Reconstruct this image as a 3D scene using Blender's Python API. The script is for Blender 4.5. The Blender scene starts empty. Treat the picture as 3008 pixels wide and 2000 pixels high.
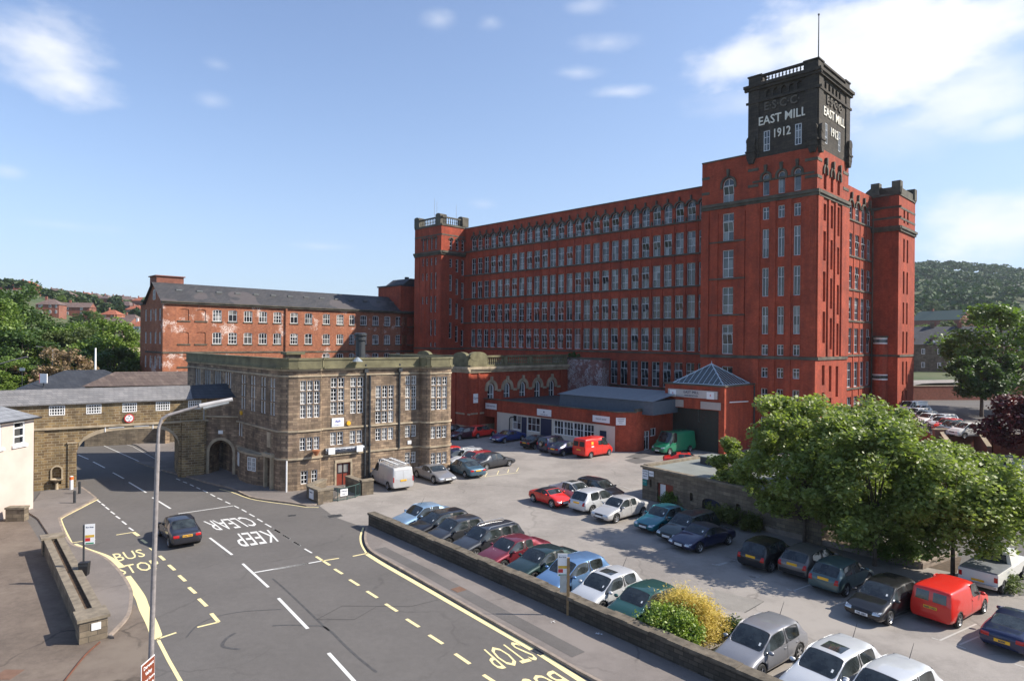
import bpy, bmesh, math, random
from mathutils import Vector, Matrix
from mathutils.bvhtree import BVHTree
PI=math.pi; rad=math.radians
SC=bpy.context.scene; COL=SC.collection
rnd=random.Random(7)
# ---------------------------------------------------------------- survey of the photograph (ground positions in metres)
FL=1899.5; ROLL=.0095; EYE=12.0
def der(nx,ny):
    a=nx-1504; b=ny-1000
    return (a*math.cos(ROLL)+b*math.sin(ROLL))/FL, (-a*math.sin(ROLL)+b*math.cos(ROLL))/FL
def G(p,z=0.0):
    x,y=der(*p); d=(EYE-z)/y
    return (x*d,d)
def AT(p,d):
    x,y=der(*p); return (x*d,d,EYE-y*d)
def zc(o,s): return lambda x,y:(o[0]+x/s,o[1]+y/s)
Z1=zc((0,750),2.614);Z2=zc((0,1300),2.24);Z3=zc((700,1000),2.851);Z4=zc((800,1350),2.4122)
C_=zc((1250,950),2.359);R1=zc((1500,1350),2.4125);R2=zc((2100,1450),2.598)
A1=zc((2150,1050),2.613);A2=zc((1300,1180),5.8075);A3=zc((1700,1180),4.718);A4=zc((0,1050),4.48);A5=zc((150,1480),4.718);A6=zc((300,1750),6.273)
B3=zc((1120,1440),4.067);B4=zc((0,780),4.238);B5=zc((550,1050),3.486);B7=zc((880,1100),3.92)

# ---------------------------------------------------------------- materials
MATS={}
def nodes(name):
    m=bpy.data.materials.new(name); m.use_nodes=True; nt=m.node_tree
    b=nt.nodes['Principled BSDF']; return m,nt,b
def N(nt,t,**k):
    n=nt.nodes.new(t)
    for a,v in k.items():
        if a in n.inputs.keys() if isinstance(a,str) else False: n.inputs[a].default_value=v
        else: setattr(n,a,v)
    return n
def mth(nt,op,a,b=None,c=None):
    n=nt.nodes.new('ShaderNodeMath'); n.operation=op
    for i,v in enumerate((a,b,c)):
        if v is None: continue
        if isinstance(v,(int,float)): n.inputs[i].default_value=v
        else: nt.links.new(v,n.inputs[i])
    return n.outputs[0]
def noise(nt,vec,scale,detail=4,rough=.6):
    n=nt.nodes.new('ShaderNodeTexNoise'); n.inputs['Scale'].default_value=scale; n.inputs['Detail'].default_value=detail; n.inputs['Roughness'].default_value=rough
    nt.links.new(vec,n.inputs['Vector']); return n.outputs['Fac']
def mapr(nt,v,a,b,c=0,d=1):
    n=nt.nodes.new('ShaderNodeMapRange'); nt.links.new(v,n.inputs[0])
    for i,x in enumerate((a,b,c,d)): n.inputs[i+1].default_value=x
    return n.outputs[0]
def mix(nt,f,a,b,bt='MIX'):
    n=nt.nodes.new('ShaderNodeMix'); n.data_type='RGBA'; n.blend_type=bt
    if isinstance(f,(int,float)): n.inputs[0].default_value=f
    else: nt.links.new(f,n.inputs[0])
    for i,v in ((6,a),(7,b)):
        if isinstance(v,tuple): n.inputs[i].default_value=(*v[:3],1)
        else: nt.links.new(v,n.inputs[i])
    return n.outputs[2]
def objco(nt):
    return nt.nodes.new('ShaderNodeTexCoord').outputs['Object']
def bump(nt,b,h,s=.3,d=.02):
    n=nt.nodes.new('ShaderNodeBump'); n.inputs['Strength'].default_value=s; n.inputs['Distance'].default_value=d
    nt.links.new(h,n.inputs['Height']); nt.links.new(n.outputs[0],b.inputs['Normal'])
def plain(name,c,rough=.6,metal=0,var=.15,scale=3,spec=.5,coat=0,bumpy=0):
    if name in MATS: return MATS[name]
    m,nt,b=nodes(name)
    b.inputs['Roughness'].default_value=rough; b.inputs['Metallic'].default_value=metal; b.inputs['Specular IOR Level'].default_value=spec
    b.inputs['Coat Weight'].default_value=coat
    if var:
        f=noise(nt,objco(nt),scale,5)
        nt.links.new(mix(nt,mapr(nt,f,.3,.7),tuple(x*(1-var) for x in c),tuple(min(1,x*(1+var)) for x in c)),b.inputs['Base Color'])
        if bumpy: bump(nt,b,f,bumpy)
    else: b.inputs['Base Color'].default_value=(*c,1)
    MATS[name]=m; return m
def masonry(name,c1,c2,mortar,bw,bh,ms,var=.25,dirt=None,dirtc=(.03,.03,.03),big=.25,patch=None,patchc=None,bias=0,bmp=.5):
    """coursed brick or stone; u=x+y so it runs round axis-aligned corners"""
    if name in MATS: return MATS[name]
    m,nt,b=nodes(name); co=objco(nt)
    s=nt.nodes.new('ShaderNodeSeparateXYZ'); nt.links.new(co,s.inputs[0])
    cb=nt.nodes.new('ShaderNodeCombineXYZ')
    nt.links.new(mth(nt,'ADD',s.outputs[0],s.outputs[1]),cb.inputs[0]); nt.links.new(s.outputs[2],cb.inputs[1])
    br=nt.nodes.new('ShaderNodeTexBrick'); nt.links.new(cb.outputs[0],br.inputs['Vector'])
    br.inputs['Color1'].default_value=(*c1,1); br.inputs['Color2'].default_value=(*c2,1); br.inputs['Mortar'].default_value=(*mortar,1)
    br.inputs['Scale'].default_value=1; br.inputs['Brick Width'].default_value=bw; br.inputs['Row Height'].default_value=bh
    br.inputs['Mortar Size'].default_value=ms; br.inputs['Mortar Smooth'].default_value=.3; br.inputs['Bias'].default_value=bias
    col=br.outputs['Color']
    f=noise(nt,co,big,6,.7); f2=noise(nt,co,2.3,5,.65)
    col=mix(nt,1.0,col,mix(nt,mapr(nt,f,.3,.7),(1-var,)*3,(1+var*.6,)*3),'MULTIPLY')
    col=mix(nt,1.0,col,mix(nt,mapr(nt,f2,.3,.7),(.82,)*3,(1.14,)*3),'MULTIPLY')
    if dirt:
        g=noise(nt,co,.45,6,.75); st=nt.nodes.new('ShaderNodeMapping'); st.inputs['Scale'].default_value=(1.3,1.3,.18); nt.links.new(co,st.inputs[0])
        g2=noise(nt,st.outputs[0],1.1,5,.6)
        col=mix(nt,mth(nt,'MULTIPLY',mapr(nt,mth(nt,'ADD',g,g2),.85,1.25,0,dirt),1),col,dirtc)
    if patch:
        g=noise(nt,co,patch[0],7,.7); g2=noise(nt,co,6,3)
        col=mix(nt,mth(nt,'MULTIPLY',mapr(nt,g,patch[1],patch[1]+.06),mapr(nt,g2,.42,.55)),col,patchc)
    nt.links.new(col,b.inputs['Base Color']); b.inputs['Roughness'].default_value=.85; b.inputs['Specular IOR Level'].default_value=.25
    bump(nt,b,mth(nt,'ADD',mth(nt,'MULTIPLY',br.outputs['Fac'],-1),f2),bmp,.02)
    MATS[name]=m; return m
def slate(name,c1,c2,patches=0,rows=.22):
    m,nt,b=nodes(name); co=objco(nt)
    s=nt.nodes.new('ShaderNodeSeparateXYZ'); nt.links.new(co,s.inputs[0])
    cb=nt.nodes.new('ShaderNodeCombineXYZ'); nt.links.new(mth(nt,'ADD',s.outputs[0],mth(nt,'MULTIPLY',s.outputs[1],.6)),cb.inputs[0]); nt.links.new(s.outputs[2],cb.inputs[1])
    br=nt.nodes.new('ShaderNodeTexBrick'); nt.links.new(cb.outputs[0],br.inputs['Vector'])
    br.inputs['Color1'].default_value=(*c1,1); br.inputs['Color2'].default_value=(*c2,1); br.inputs['Mortar'].default_value=(*(x*.5 for x in c1),1)
    br.inputs['Scale'].default_value=1; br.inputs['Brick Width'].default_value=.35; br.inputs['Row Height'].default_value=rows; br.inputs['Mortar Size'].default_value=.012
    f=noise(nt,co,.5,6,.75)
    col=mix(nt,1.0,br.outputs['Color'],mix(nt,mapr(nt,f,.3,.7),(.75,)*3,(1.3,)*3),'MULTIPLY')
    if patches:
        g=noise(nt,co,.12,2)
        col=mix(nt,mapr(nt,g,.56,.57,0,patches),col,(.09,.075,.073))
    nt.links.new(col,b.inputs['Base Color']); b.inputs['Roughness'].default_value=.62
    bump(nt,b,br.outputs['Fac'],.3,-.01)
    MATS[name]=m; return m
def glassy(name,c1,c2,rough=.07):
    m,nt,b=nodes(name)
    oi=nt.nodes.new('ShaderNodeObjectInfo'); co=objco(nt)
    wn=nt.nodes.new('ShaderNodeTexWhiteNoise'); wn.noise_dimensions='4D'
    sn=nt.nodes.new('ShaderNodeVectorMath'); sn.operation='SNAP'; sn.inputs[1].default_value=(.62,50,1.05); nt.links.new(co,sn.inputs[0])
    nt.links.new(sn.outputs[0],wn.inputs['Vector']); nt.links.new(oi.outputs['Random'],wn.inputs['W'])
    nt.links.new(mix(nt,mapr(nt,mth(nt,'POWER',wn.outputs['Value'],3.0),0,1),c1,c2),b.inputs['Base Color'])
    b.inputs['Roughness'].default_value=rough; b.inputs['Specular IOR Level'].default_value=.7
    f=noise(nt,co,1.1,2); bump(nt,b,f,.06,.05)
    MATS[name]=m; return m
BRICK=masonry('red_mill_brick',(.46,.084,.038),(.345,.056,.027),(.27,.085,.055),.23,.078,.008,.24,dirt=.6,dirtc=(.12,.032,.022),bmp=.25)
BRICKO=masonry('old_orange_brick',(.46,.17,.085),(.31,.10,.055),(.25,.15,.10),.24,.08,.01,.25,dirt=.35,dirtc=(.11,.045,.03),patch=(.24,.565),patchc=(.66,.54,.48),bmp=.3)
BRICKP=masonry('brown_house_brick',(.30,.09,.055),(.22,.07,.045),(.25,.18,.14),.24,.08,.012,.2)
BRICKF=masonry('whitewashed_faded_brick',(.27,.10,.085),(.17,.065,.055),(.22,.18,.17),.24,.09,.012,.3,patch=(.4,.47),patchc=(.42,.38,.38))
STONE=masonry('weathered_gritstone',(.43,.31,.205),(.20,.14,.10),(.16,.12,.09),.52,.2,.014,.35,dirt=.85,dirtc=(.075,.058,.043),big=.35)
STONEG=masonry('golden_coursed_gritstone',(.36,.25,.12),(.17,.11,.06),(.42,.35,.24),.5,.21,.022,.3,dirt=.6,dirtc=(.07,.055,.035),big=.4)
STONEP=masonry('grey_brown_stone',(.27,.215,.15),(.16,.125,.09),(.12,.10,.08),.6,.24,.014,.3,dirt=.5,dirtc=(.05,.045,.035))
STONEW=masonry('dark_sooty_wall_stone',(.13,.105,.08),(.065,.055,.045),(.05,.045,.035),.42,.17,.018,.4,dirt=.5,dirtc=(.03,.027,.02))
STONED=masonry('black_tower_stone',(.085,.070,.053),(.055,.047,.038),(.025,.022,.02),.6,.3,.012,.3,dirt=.4,dirtc=(.02,.02,.018),big=.3)
TRIM=plain('pale_stone_trim',(.36,.29,.20),.85,var=.35,scale=1.2,bumpy=.2)
TRIMD=plain('sooty_stone_trim',(.085,.075,.055),.85,var=.5,scale=.8,bumpy=.2)
TRIMG=plain('mossy_green_parapet_stone',(.15,.135,.075),.88,var=.4,scale=.9,bumpy=.2)
COPE=plain('grey_brown_coping_stone',(.20,.165,.12),.9,var=.35,scale=2.5,bumpy=.4)
CREAM=plain('cream_painted_wall',(.62,.56,.47),.7,var=.08,scale=1.2)
PINK=plain('pale_pink_render',(.52,.43,.375),.8,var=.1,scale=.6,bumpy=.05)
SLATE=slate('old_mill_slate',(.038,.038,.041),(.06,.056,.056),.7)
SLATEG=slate('grey_stone_slate',(.21,.20,.195),(.16,.155,.155),0,.16)
SLATED=slate('dark_blue_slate',(.03,.033,.04),(.045,.048,.055),0)
SLATEB=slate('brown_tile',(.10,.07,.055),(.15,.11,.085),0,.3)
TILEO=slate('orange_roof_tile',(.36,.12,.06),(.28,.09,.05),0,.3)
TILEB=slate('dull_brown_roof_tile',(.17,.115,.095),(.13,.09,.075),0,.3)
FELT=plain('grey_roof_felt',(.20,.21,.19),.8,var=.1,scale=.7)
FELTD=plain('dark_roof_felt',(.045,.045,.05),.8,var=.2)
BLUEM=plain('blue_grey_metal_sheet',(.075,.10,.13),.5,var=.12)
FRG=plain('grey_painted_window_frame',(.58,.59,.60),.5,var=.08)
FRW=plain('white_painted_window_frame',(.80,.79,.77),.45,var=.04)
FRD=plain('dark_stained_wood',(.20,.035,.018),.5,var=.2)
GLM=glassy('mill_window_glass',(.014,.020,.024),(.20,.22,.22),.07)
GLW=glassy('small_pane_glass',(.012,.014,.018),(.30,.29,.27),.08)
GLC=plain('car_glass',(.028,.034,.035),.05,var=.85,scale=1.6,spec=.8)
BLK=plain('black_rubber_and_plastic',(.016,.016,.018),.55,var=.1)
IRON=plain('dark_cast_iron',(.035,.038,.042),.5,var=.2)
GALV=plain('galvanised_lamp_steel',(.30,.27,.26),.5,var=.25,scale=6,metal=.2)
WHITE=plain('white_sign_face',(.78,.78,.78),.4,var=.02)
SILVS=plain('silver_sign_metal',(.45,.47,.50),.35,metal=.6,var=.05)
NAVY=plain('navy_painted_door',(.012,.02,.06),.4,var=.1)
LETW=plain('cream_letter_stone',(.74,.70,.60),.7,var=.1)
LETD=plain('dark_letter_stone',(.12,.105,.085),.9,var=.1)
INK=plain('dark_blue_ink',(.02,.03,.08),.6,var=0)
REDI=plain('red_sign_ink',(.55,.03,.03),.5,var=0)
YPL=plain('yellow_number_plate',(.80,.42,.02),.35,var=0)
WPL=plain('white_number_plate',(.75,.75,.72),.35,var=0)
HLIT=plain('headlamp_lens',(.55,.58,.60),.12,metal=.4,var=0)
TLIT=plain('tail_lamp_lens',(.42,.01,.008),.15,var=0)
RIM=plain('alloy_wheel_metal',(.45,.45,.46),.3,metal=.7,var=0)
TYRE=plain('tyre_rubber',(.02,.02,.02),.8,var=.1)

# ---------------------------------------------------------------- mesh builder
def fm(ox,oy,ang,oz=0):
    """frame: x runs to the right along a wall seen from outside, y goes into the wall, z up"""
    c,s=math.cos(ang),math.sin(ang)
    return Matrix(((c,-s,0,ox),(s,c,0,oy),(0,0,1,oz),(0,0,0,1)))
class MB:
    def __init__(s): s.v=[];s.f=[];s.mi=[];s.M=Matrix();s.m=0
    def add(s,vs,fs):
        o=len(s.v)
        for v in vs: s.v.append(tuple(s.M@Vector(v)))
        for f in fs: s.f.append([o+i for i in f]); s.mi.append(s.m)
    def poly(s,*p): s.add(p,[list(range(len(p)))])
    def box(s,x0,x1,y0,y1,z0,z1):
        s.add([(x0,y0,z0),(x1,y0,z0),(x1,y1,z0),(x0,y1,z0),(x0,y0,z1),(x1,y0,z1),(x1,y1,z1),(x0,y1,z1)],
              [(0,1,5,4),(1,2,6,5),(2,3,7,6),(3,0,4,7),(4,5,6,7),(3,2,1,0)])
    def xzprism(s,pts,y0,y1):
        n=len(pts); s.add([(x,y0,z) for x,z in pts]+[(x,y1,z) for x,z in pts],
              [list(range(n)),list(range(2*n-1,n-1,-1))]+[(i,i+n,(i+1)%n+n,(i+1)%n) for i in range(n)])
    def yzprism(s,pts,x0,x1):
        n=len(pts); s.add([(x0,y,z) for y,z in pts]+[(x1,y,z) for y,z in pts],
              [list(range(n-1,-1,-1)),list(range(n,2*n))]+[(i,(i+1)%n,(i+1)%n+n,i+n) for i in range(n)])
    def xyprism(s,pts,z0,z1,bottom=True):
        n=len(pts); s.add([(x,y,z0) for x,y in pts]+[(x,y,z1) for x,y in pts],
              [list(range(n,2*n))]+([list(range(n-1,-1,-1))] if bottom else [])+[(i,(i+1)%n,(i+1)%n+n,i+n) for i in range(n)])
    def cyl(s,p0,p1,r0,r1=None,n=8,cap=True):
        r1=r0 if r1 is None else r1
        p0=Vector(p0);p1=Vector(p1);d=(p1-p0)
        if d.length<1e-6: return
        d.normalize(); a=d.orthogonal().normalized(); b=d.cross(a)
        vs=[p0+a*math.cos(2*PI*i/n)*r0+b*math.sin(2*PI*i/n)*r0 for i in range(n)]+[p1+a*math.cos(2*PI*i/n)*r1+b*math.sin(2*PI*i/n)*r1 for i in range(n)]
        fs=[(i,(i+1)%n,(i+1)%n+n,i+n) for i in range(n)]
        if cap: fs+=[list(range(n-1,-1,-1)),list(range(n,2*n))]
        s.add([tuple(v) for v in vs],fs)
    def tube(s,pts,r,n=6):
        for a,b in zip(pts,pts[1:]): s.cyl(a,b,r,r,n)
    def lathe(s,prof,c=(0,0),n=10):
        k=len(prof); vs=[(c[0]+r*math.cos(2*PI*i/n),c[1]+r*math.sin(2*PI*i/n),z) for r,z in prof for i in range(n)]
        fs=[(j*n+i,j*n+(i+1)%n,(j+1)*n+(i+1)%n,(j+1)*n+i) for j in range(k-1) for i in range(n)]
        s.add(vs,fs)
    def wall(s,u0,u1,z0,z1,holes=(),y=0,rev=.25,sill=True):
        xs=sorted({round(v,3) for v in [u0,u1]+[q for h in holes for q in h[:2]]}); zs=sorted({round(v,3) for v in [z0,z1]+[q for h in holes for q in h[2:4]]})
        xs=[x for x in xs if u0-1e-3<=x<=u1+1e-3]; zs=[z for z in zs if z0-1e-3<=z<=z1+1e-3]
        for j in range(len(zs)-1):
            zm=(zs[j]+zs[j+1])/2; run=None
            for i in range(len(xs)-1):
                xm=(xs[i]+xs[i+1])/2
                inside=any(h[0]<xm<h[1] and h[2]<zm<h[3] for h in holes)
                if not inside and run is None: run=xs[i]
                if run is not None and (inside or i==len(xs)-2):
                    e=xs[i] if inside else xs[i+1]
                    s.poly((run,y,zs[j]),(e,y,zs[j]),(e,y,zs[j+1]),(run,y,zs[j+1])); run=None
        for h in holes:
            a,b,c,d=h[:4]; r=(b-a)/2; rise=0
            if len(h)>4 and h[4]: rise=r if h[4]==True else h[4]
            zt=d-rise; Y=y+rev
            s.poly((a,y,c),(a,Y,c),(a,Y,zt),(a,y,zt)); s.poly((b,y,zt),(b,Y,zt),(b,Y,c),(b,y,c)); s.poly((a,y,c),(b,y,c),(b,Y,c),(a,Y,c))
            if rise:
                n=8; arc=[((a+b)/2-r*math.cos(PI*i/n),zt+rise*math.sin(PI*i/n)) for i in range(n+1)]
                for i in range(n):
                    p,q=arc[i],arc[i+1]; s.poly((p[0],y,p[1]),(p[0],Y,p[1]),(q[0],Y,q[1]),(q[0],y,q[1]))
                h2=n//2
                s.poly(*([(a,y,d)]+[(p[0],y,p[1]) for p in arc[:h2+1]])); s.poly(*([(b,y,d)]+[(p[0],y,p[1]) for p in arc[h2:][::-1]][::-1][::-1]))
            else: s.poly((a,y,d),(a,Y,d),(b,Y,d),(b,y,d))
    def archring(s,cx,z,r0,r1,y0,y1,n=10,legs=0):
        pts=[]
        for i in range(n+1):
            t=PI*i/n; pts.append((math.cos(t),math.sin(t)))
        for i in range(n):
            a,b=pts[i],pts[i+1]
            q=[(cx+a[0]*r0,z+a[1]*r0),(cx+a[0]*r1,z+a[1]*r1),(cx+b[0]*r1,z+b[1]*r1),(cx+b[0]*r0,z+b[1]*r0)]
            s.xzprism(q,y0,y1)
        if legs:
            s.box(cx-r1,cx-r0,y0,y1,z-legs,z); s.box(cx+r0,cx+r1,y0,y1,z-legs,z)
    def build(s,name,mats,parent=None,smooth=False,**tags):
        me=bpy.data.meshes.new(name); me.from_pydata(s.v,[],s.f); me.validate()
        if not isinstance(mats,(list,tuple)): mats=[mats]
        for m in mats: me.materials.append(m)
        if len(mats)>1 and len(me.polygons)==len(s.mi): me.polygons.foreach_set('material_index',s.mi)
        if smooth: me.polygons.foreach_set('use_smooth',[True]*len(me.polygons))
        me.update()
        bm=bmesh.new(); bm.from_mesh(me); bmesh.ops.recalc_face_normals(bm,faces=bm.faces) if tags.pop('fixn',False) else None; bm.to_mesh(me); bm.free()
        o=bpy.data.objects.new(name,me); COL.objects.link(o)
        if parent: o.parent=parent
        tag(o,**tags); return o
def tag(o,label=None,cat=None,group=None,kind=None):
    if label: o['label']=label
    if cat: o['category']=cat
    if group: o['group']=group
    if kind: o['kind']=kind
    return o
def thing(name,label,cat,loc=(0,0,0),rz=0,group=None):
    o=bpy.data.objects.new(name,None); COL.objects.link(o); o.location=(loc[0],loc[1],loc[2] if len(loc)>2 else 0); o.rotation_euler=(0,0,rz)
    o.empty_display_size=.5
    return tag(o,label,cat,group)
def copy_tree(o,parent=None):
    c=o.copy(); COL.objects.link(c); c.parent=parent
    for ch in list(o.children): copy_tree(ch,c)
    return c
_fc={}
def text_mesh(s,size=1,ext=.01,font_off=0,align='CENTER',space=1.0):
    key=(s,size,ext,font_off,align,space)
    if key in _fc: return _fc[key]
    cu=bpy.data.curves.new('t','FONT'); cu.body=s; cu.size=size; cu.extrude=ext; cu.align_x=align; cu.resolution_u=2; cu.offset=font_off; cu.space_character=space
    o=bpy.data.objects.new('t',cu); COL.objects.link(o)
    dg=bpy.context.evaluated_depsgraph_get(); dg.update()
    me=bpy.data.meshes.new_from_object(o.evaluated_get(dg)); bpy.data.objects.remove(o); bpy.data.curves.remove(cu)
    me.name='lettering'; _fc[key]=me; return me
def text(name,s,size,M,mat,parent=None,ext=.01,sx=1,off=0,space=1.0,**tags):
    """M: frame whose x is the reading direction, y into the wall, z up; text stands on the wall plane"""
    me=text_mesh(s,size,ext,off,space=space).copy(); me.materials.clear(); me.materials.append(mat)
    me.transform(Matrix.Rotation(PI/2,4,'X')@Matrix.Diagonal((sx,1,1,1))); me.transform(M)
    o=bpy.data.objects.new(name,me); COL.objects.link(o)
    if parent: o.parent=parent
    tag(o,**tags); return o
# windows: frame mesh + pane child
_wc={}
def winmesh(w,h,cols,rows,arch,fr,bar):
    key=(round(w,2),round(h,2),cols,tuple(rows),arch,fr,bar)
    if key in _wc: return _wc[key]
    f=MB(); p=MB(); r=w/2; rise=(r if arch is True else arch) if arch else 0; zt=h-rise; y0,y1=0,.09
    f.box(0,fr,y0,y1,0,zt); f.box(w-fr,w,y0,y1,0,zt); f.box(fr,w-fr,y0,y1,0,fr)
    if rise:
        n=8
        for i in range(n):
            a=PI*i/n;b=PI*(i+1)/n
            q=[(r-(r-fr)*math.cos(a),zt+max(rise-fr,0)*math.sin(a)),(r-r*math.cos(a),zt+rise*math.sin(a)),(r-r*math.cos(b),zt+rise*math.sin(b)),(r-(r-fr)*math.cos(b),zt+max(rise-fr,0)*math.sin(b))]
            f.xzprism(q,y0,y1)
        p.poly(*([(0,.06,0),(w,.06,0)]+[(r+r*math.cos(PI*i/n),.06,zt+rise*math.sin(PI*i/n)) for i in range(n+1)]))
    else:
        f.box(fr,w-fr,y0,y1,h-fr,h); p.poly((0,.06,0),(w,.06,0),(w,.06,h),(0,.06,h))
    for i in range(1,cols):
        x=w*i/cols; t=h-fr if not rise else zt+rise*math.sin(math.acos(max(-1,min(1,(x-r)/r))))-fr
        f.box(x-bar/2,x+bar/2,.02,.075,fr,t)
    for z in rows: f.box(fr,w-fr,.015,.08,z*h-bar/2,z*h+bar/2)
    _wc[key]=(f,p); return _wc[key]
_wm={}
def window(parent,M,u,z,w,h,cols=2,rows=(.5,),arch=False,fr=.07,bar=.05,rev=.2,fmat=None,gmat=None,name='window'):
    f,p=winmesh(w,h,cols,rows,arch,fr,bar); fmat=fmat or FRW; gmat=gmat or GLW
    key=(id(f),fmat.name,gmat.name)
    if key not in _wm:
        a=f.build(name,fmat); b=p.build('pane',gmat); _wm[key]=(a.data,b.data); bpy.data.objects.remove(a); bpy.data.objects.remove(b)
    fo=bpy.data.objects.new(name,_wm[key][0]); po=bpy.data.objects.new('pane',_wm[key][1])
    COL.objects.link(fo); COL.objects.link(po); fo.parent=parent; fo.matrix_local=M@Matrix.Translation((u,rev,z)); po.parent=fo
    return fo
def balusters(mb,u0,u1,y,z0,z1,step=.45,r=.1):
    n=max(1,int((u1-u0)/step)); h=z1-z0
    for i in range(n):
        x=u0+(i+.5)*(u1-u0)/n
        mb.lathe([(r*.8,z0),(r,z0+.1*h),(r*.55,z0+.2*h),(r*1.1,z0+.42*h),(r*.5,z0+.8*h),(r,z0+.9*h),(r*.8,z1)],(x,y),6)
# ---------------------------------------------------------------- the big red mill
ang_mill=math.atan2(-.7109,.7033)
mill=thing('textile_mill','huge red brick cotton mill with rows of tall windows and a black stone tower','mill',(32.68,69.57,0),ang_mill)
def LM(x,y,z=0):   # mill-local to world
    return tuple((mill.matrix_basis@Vector((x,y,z))))[:3]
mill_w=[]          # (M,u,z,w,h,cols,rows,arch,rev)
mill.matrix_basis=Matrix.Translation((32.68,69.57,0))@Matrix.Rotation(ang_mill,4,'Z')
S0=fm(0,0,0); E0=fm(0,0,PI/2)
bw=MB(); st=MB(); dk=MB()
def hole(c,w,z0,z1,arch=False): return (c-w/2,c+w/2,z0,z1,arch)
# --- south face of tower and stair block
hs=[]
for a in (2.09,3.85,5.62):
    u=-a
    for z0,z1,ar in ((28.75,31.2,True),(26.0,27.42,0),(21.65,24.93,0),(17.26,20.52,0),(13.0,16.1,0),(10.62,11.82,0),(8.07,9.2,0),(4.88,6.84,0),(1.2,3.6,0)):
        hs.append(hole(u,.76,z0,z1,ar)); mill_w.append((S0,u-.38,z0,.76,z1-z0,2 if z1-z0<1.5 or not ar else 1,(.66,) if not ar else (.72,),ar,.25))
for z0,z1,ar in ((28.6,31.46,True),(24.05,27.33,0),(19.7,22.97,0),(15.4,18.56,0),(10.65,14.13,0),(6.2,9.17,0),(1.4,4.6,0)):
    hs.append(hole(-10.15,1.4,z0,z1,ar)); mill_w.append((S0,-10.85,z0,1.4,z1-z0,2,(.33,.72),ar,.25))
bw.M=S0; bw.wall(-7.75,0,0,33.2,[h for h in hs if h[0]>-7.7]); bw.wall(-13.6,-7.75,0,33.75,[h for h in hs if h[0]<-7.8])
for a0,a1 in ((0,1.5),(2.68,3.28),(4.42,5.06),(6.25,7.9)): bw.box(-a1,-a0,-.14,0,.0,10.15); bw.box(-a1,-a0,-.14,0,10.55,27.95)
for a0,a1 in ((8.05,8.9),(11.4,12.4),(12.6,13.6)): bw.box(-a1,-a0,-.12,0,10.55,27.9 if a1>13 else 27.4)
for z in (24.0,19.6,15.3): dk.M=S0; dk.box(-12.5,-8.0,-.18,-.0,z-.12,z+.05)
for a0,a1 in ((0,1.3),(6.5,7.75),(12.6,13.6)):
    for z in (29.9,31.75): dk.box(-a1,-a0,-.05,0,z,z+.32)
dk.box(-7.2,-.3,-.03,0,30.35,30.6); 
def keystones(mb,us,zc_,r,h=.9):
    for u in us:
        mb.archring(u,zc_,r,r+.26,-.16,0,8,legs=.45); mb.xzprism([(u-.1,zc_+r+.1),(u+.1,zc_+r+.1),(u+.17,zc_+r+h),(u-.17,zc_+r+h)],-.3,-.001)
keystones(dk,(-2.09,-3.85,-5.62),30.82,.42,.95); keystones(dk,(-10.15,),30.76,.74,1.0)
# --- east face of tower
he=[]
def eslot(y,z0,z1,ar=False,w=.82):
    he.append(hole(y,w,z0,z1,ar)); mill_w.append((E0,y-w/2,z0,w,z1-z0,2,(.3,.65) if z1-z0>2.6 else (.5,),ar,.42))
for y,segs in ((2.25,((25.5,27.35),(21.1,24.35),(16.6,19.9),(12.05,15.5),(7.4,9.6),(4.0,6.6),(.8,3.2))),(4.35,((24.9,27.45),(20.3,23.6),(15.9,19.3),(11.35,14.85),(6.6,9.5),(3.0,5.9))),(6.45,((24.3,27.6),(19.9,23.0),(15.3,18.7),(10.65,14.3),(5.9,9.4),(2.0,5.1)))):
    for z0,z1 in segs: eslot(y,z0,z1)
    eslot(y,28.95,31.4,True)
bw.M=E0; bw.wall(0,9.7,0,33.2,he,rev=.45)
for y0,y1 in ((0,1.45),(3.05,3.6),(5.15,5.7),(7.25,9.7)): bw.box(y0,y1,-.16,0,10.55,27.9)
for y0,y1 in ((0,1.3),(7.9,9.7)):
    dk.M=E0
    for z in (29.9,31.75): dk.box(y0,y1,-.05,0,z,z+.32)
dk.M=E0; keystones(dk,(2.25,4.35,6.45),30.99,.44,.9)
bw.M=Matrix(); bw.poly((-7.75,0,33.2),(-7.75,9.7,33.2),(-7.75,9.7,0),(-7.75,0,0)); bw.poly((0,9.7,0),(-7.75,9.7,0),(-7.75,9.7,33.2),(0,9.7,33.2))
bw.poly((-13.6,12,0),(-13.6,0,0),(-13.6,0,33.75),(-13.6,12,33.75)); bw.poly((-13.6,12,33.75),(-7.75,12,33.75),(-7.75,12,0),(-13.6,12,0)); bw.poly((-7.75,12,33.75),(-7.75,9,33.75),(-7.75,9,0),(-7.75,12,0))
# --- long south wall (set back 9 m)
SB=fm(0,9,0)
A=[66.06,64.32,62.5,60.7,58.85,57.0,55.15,53.35,51.5,49.67,47.85,46.02,44.2,42.37,40.55,38.7,36.88,35.05,33.23,31.4,29.53,27.7,25.8,23.93,22.05,20.2,18.35]
hl=[]
for i,a in enumerate(A):
    u=-a
    rows=[(29.0,31.72,True),(24.45,27.5,0),(19.95,23.08,0),(15.4,18.6,0),(10.75,14.05,0)]
    if a<37: rows+=[(5.5,9.1,0),(1.0,4.0,0)]
    for z0,z1,ar in rows:
        hl.append(hole(u,1.34,z0,z1,ar)); rw=((.3,.68),(.36,.7),(.7,),(.33,.66))[(i*7+int(z0))%4]
        mill_w.append((SB,u-.67,z0,1.34,z1-z0,2,rw if not ar else (.3,.62),ar,.3))
bw.M=SB; bw.wall(-68.7,-13.6,0,33.35,hl,rev=.3); dk.M=SB
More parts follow.
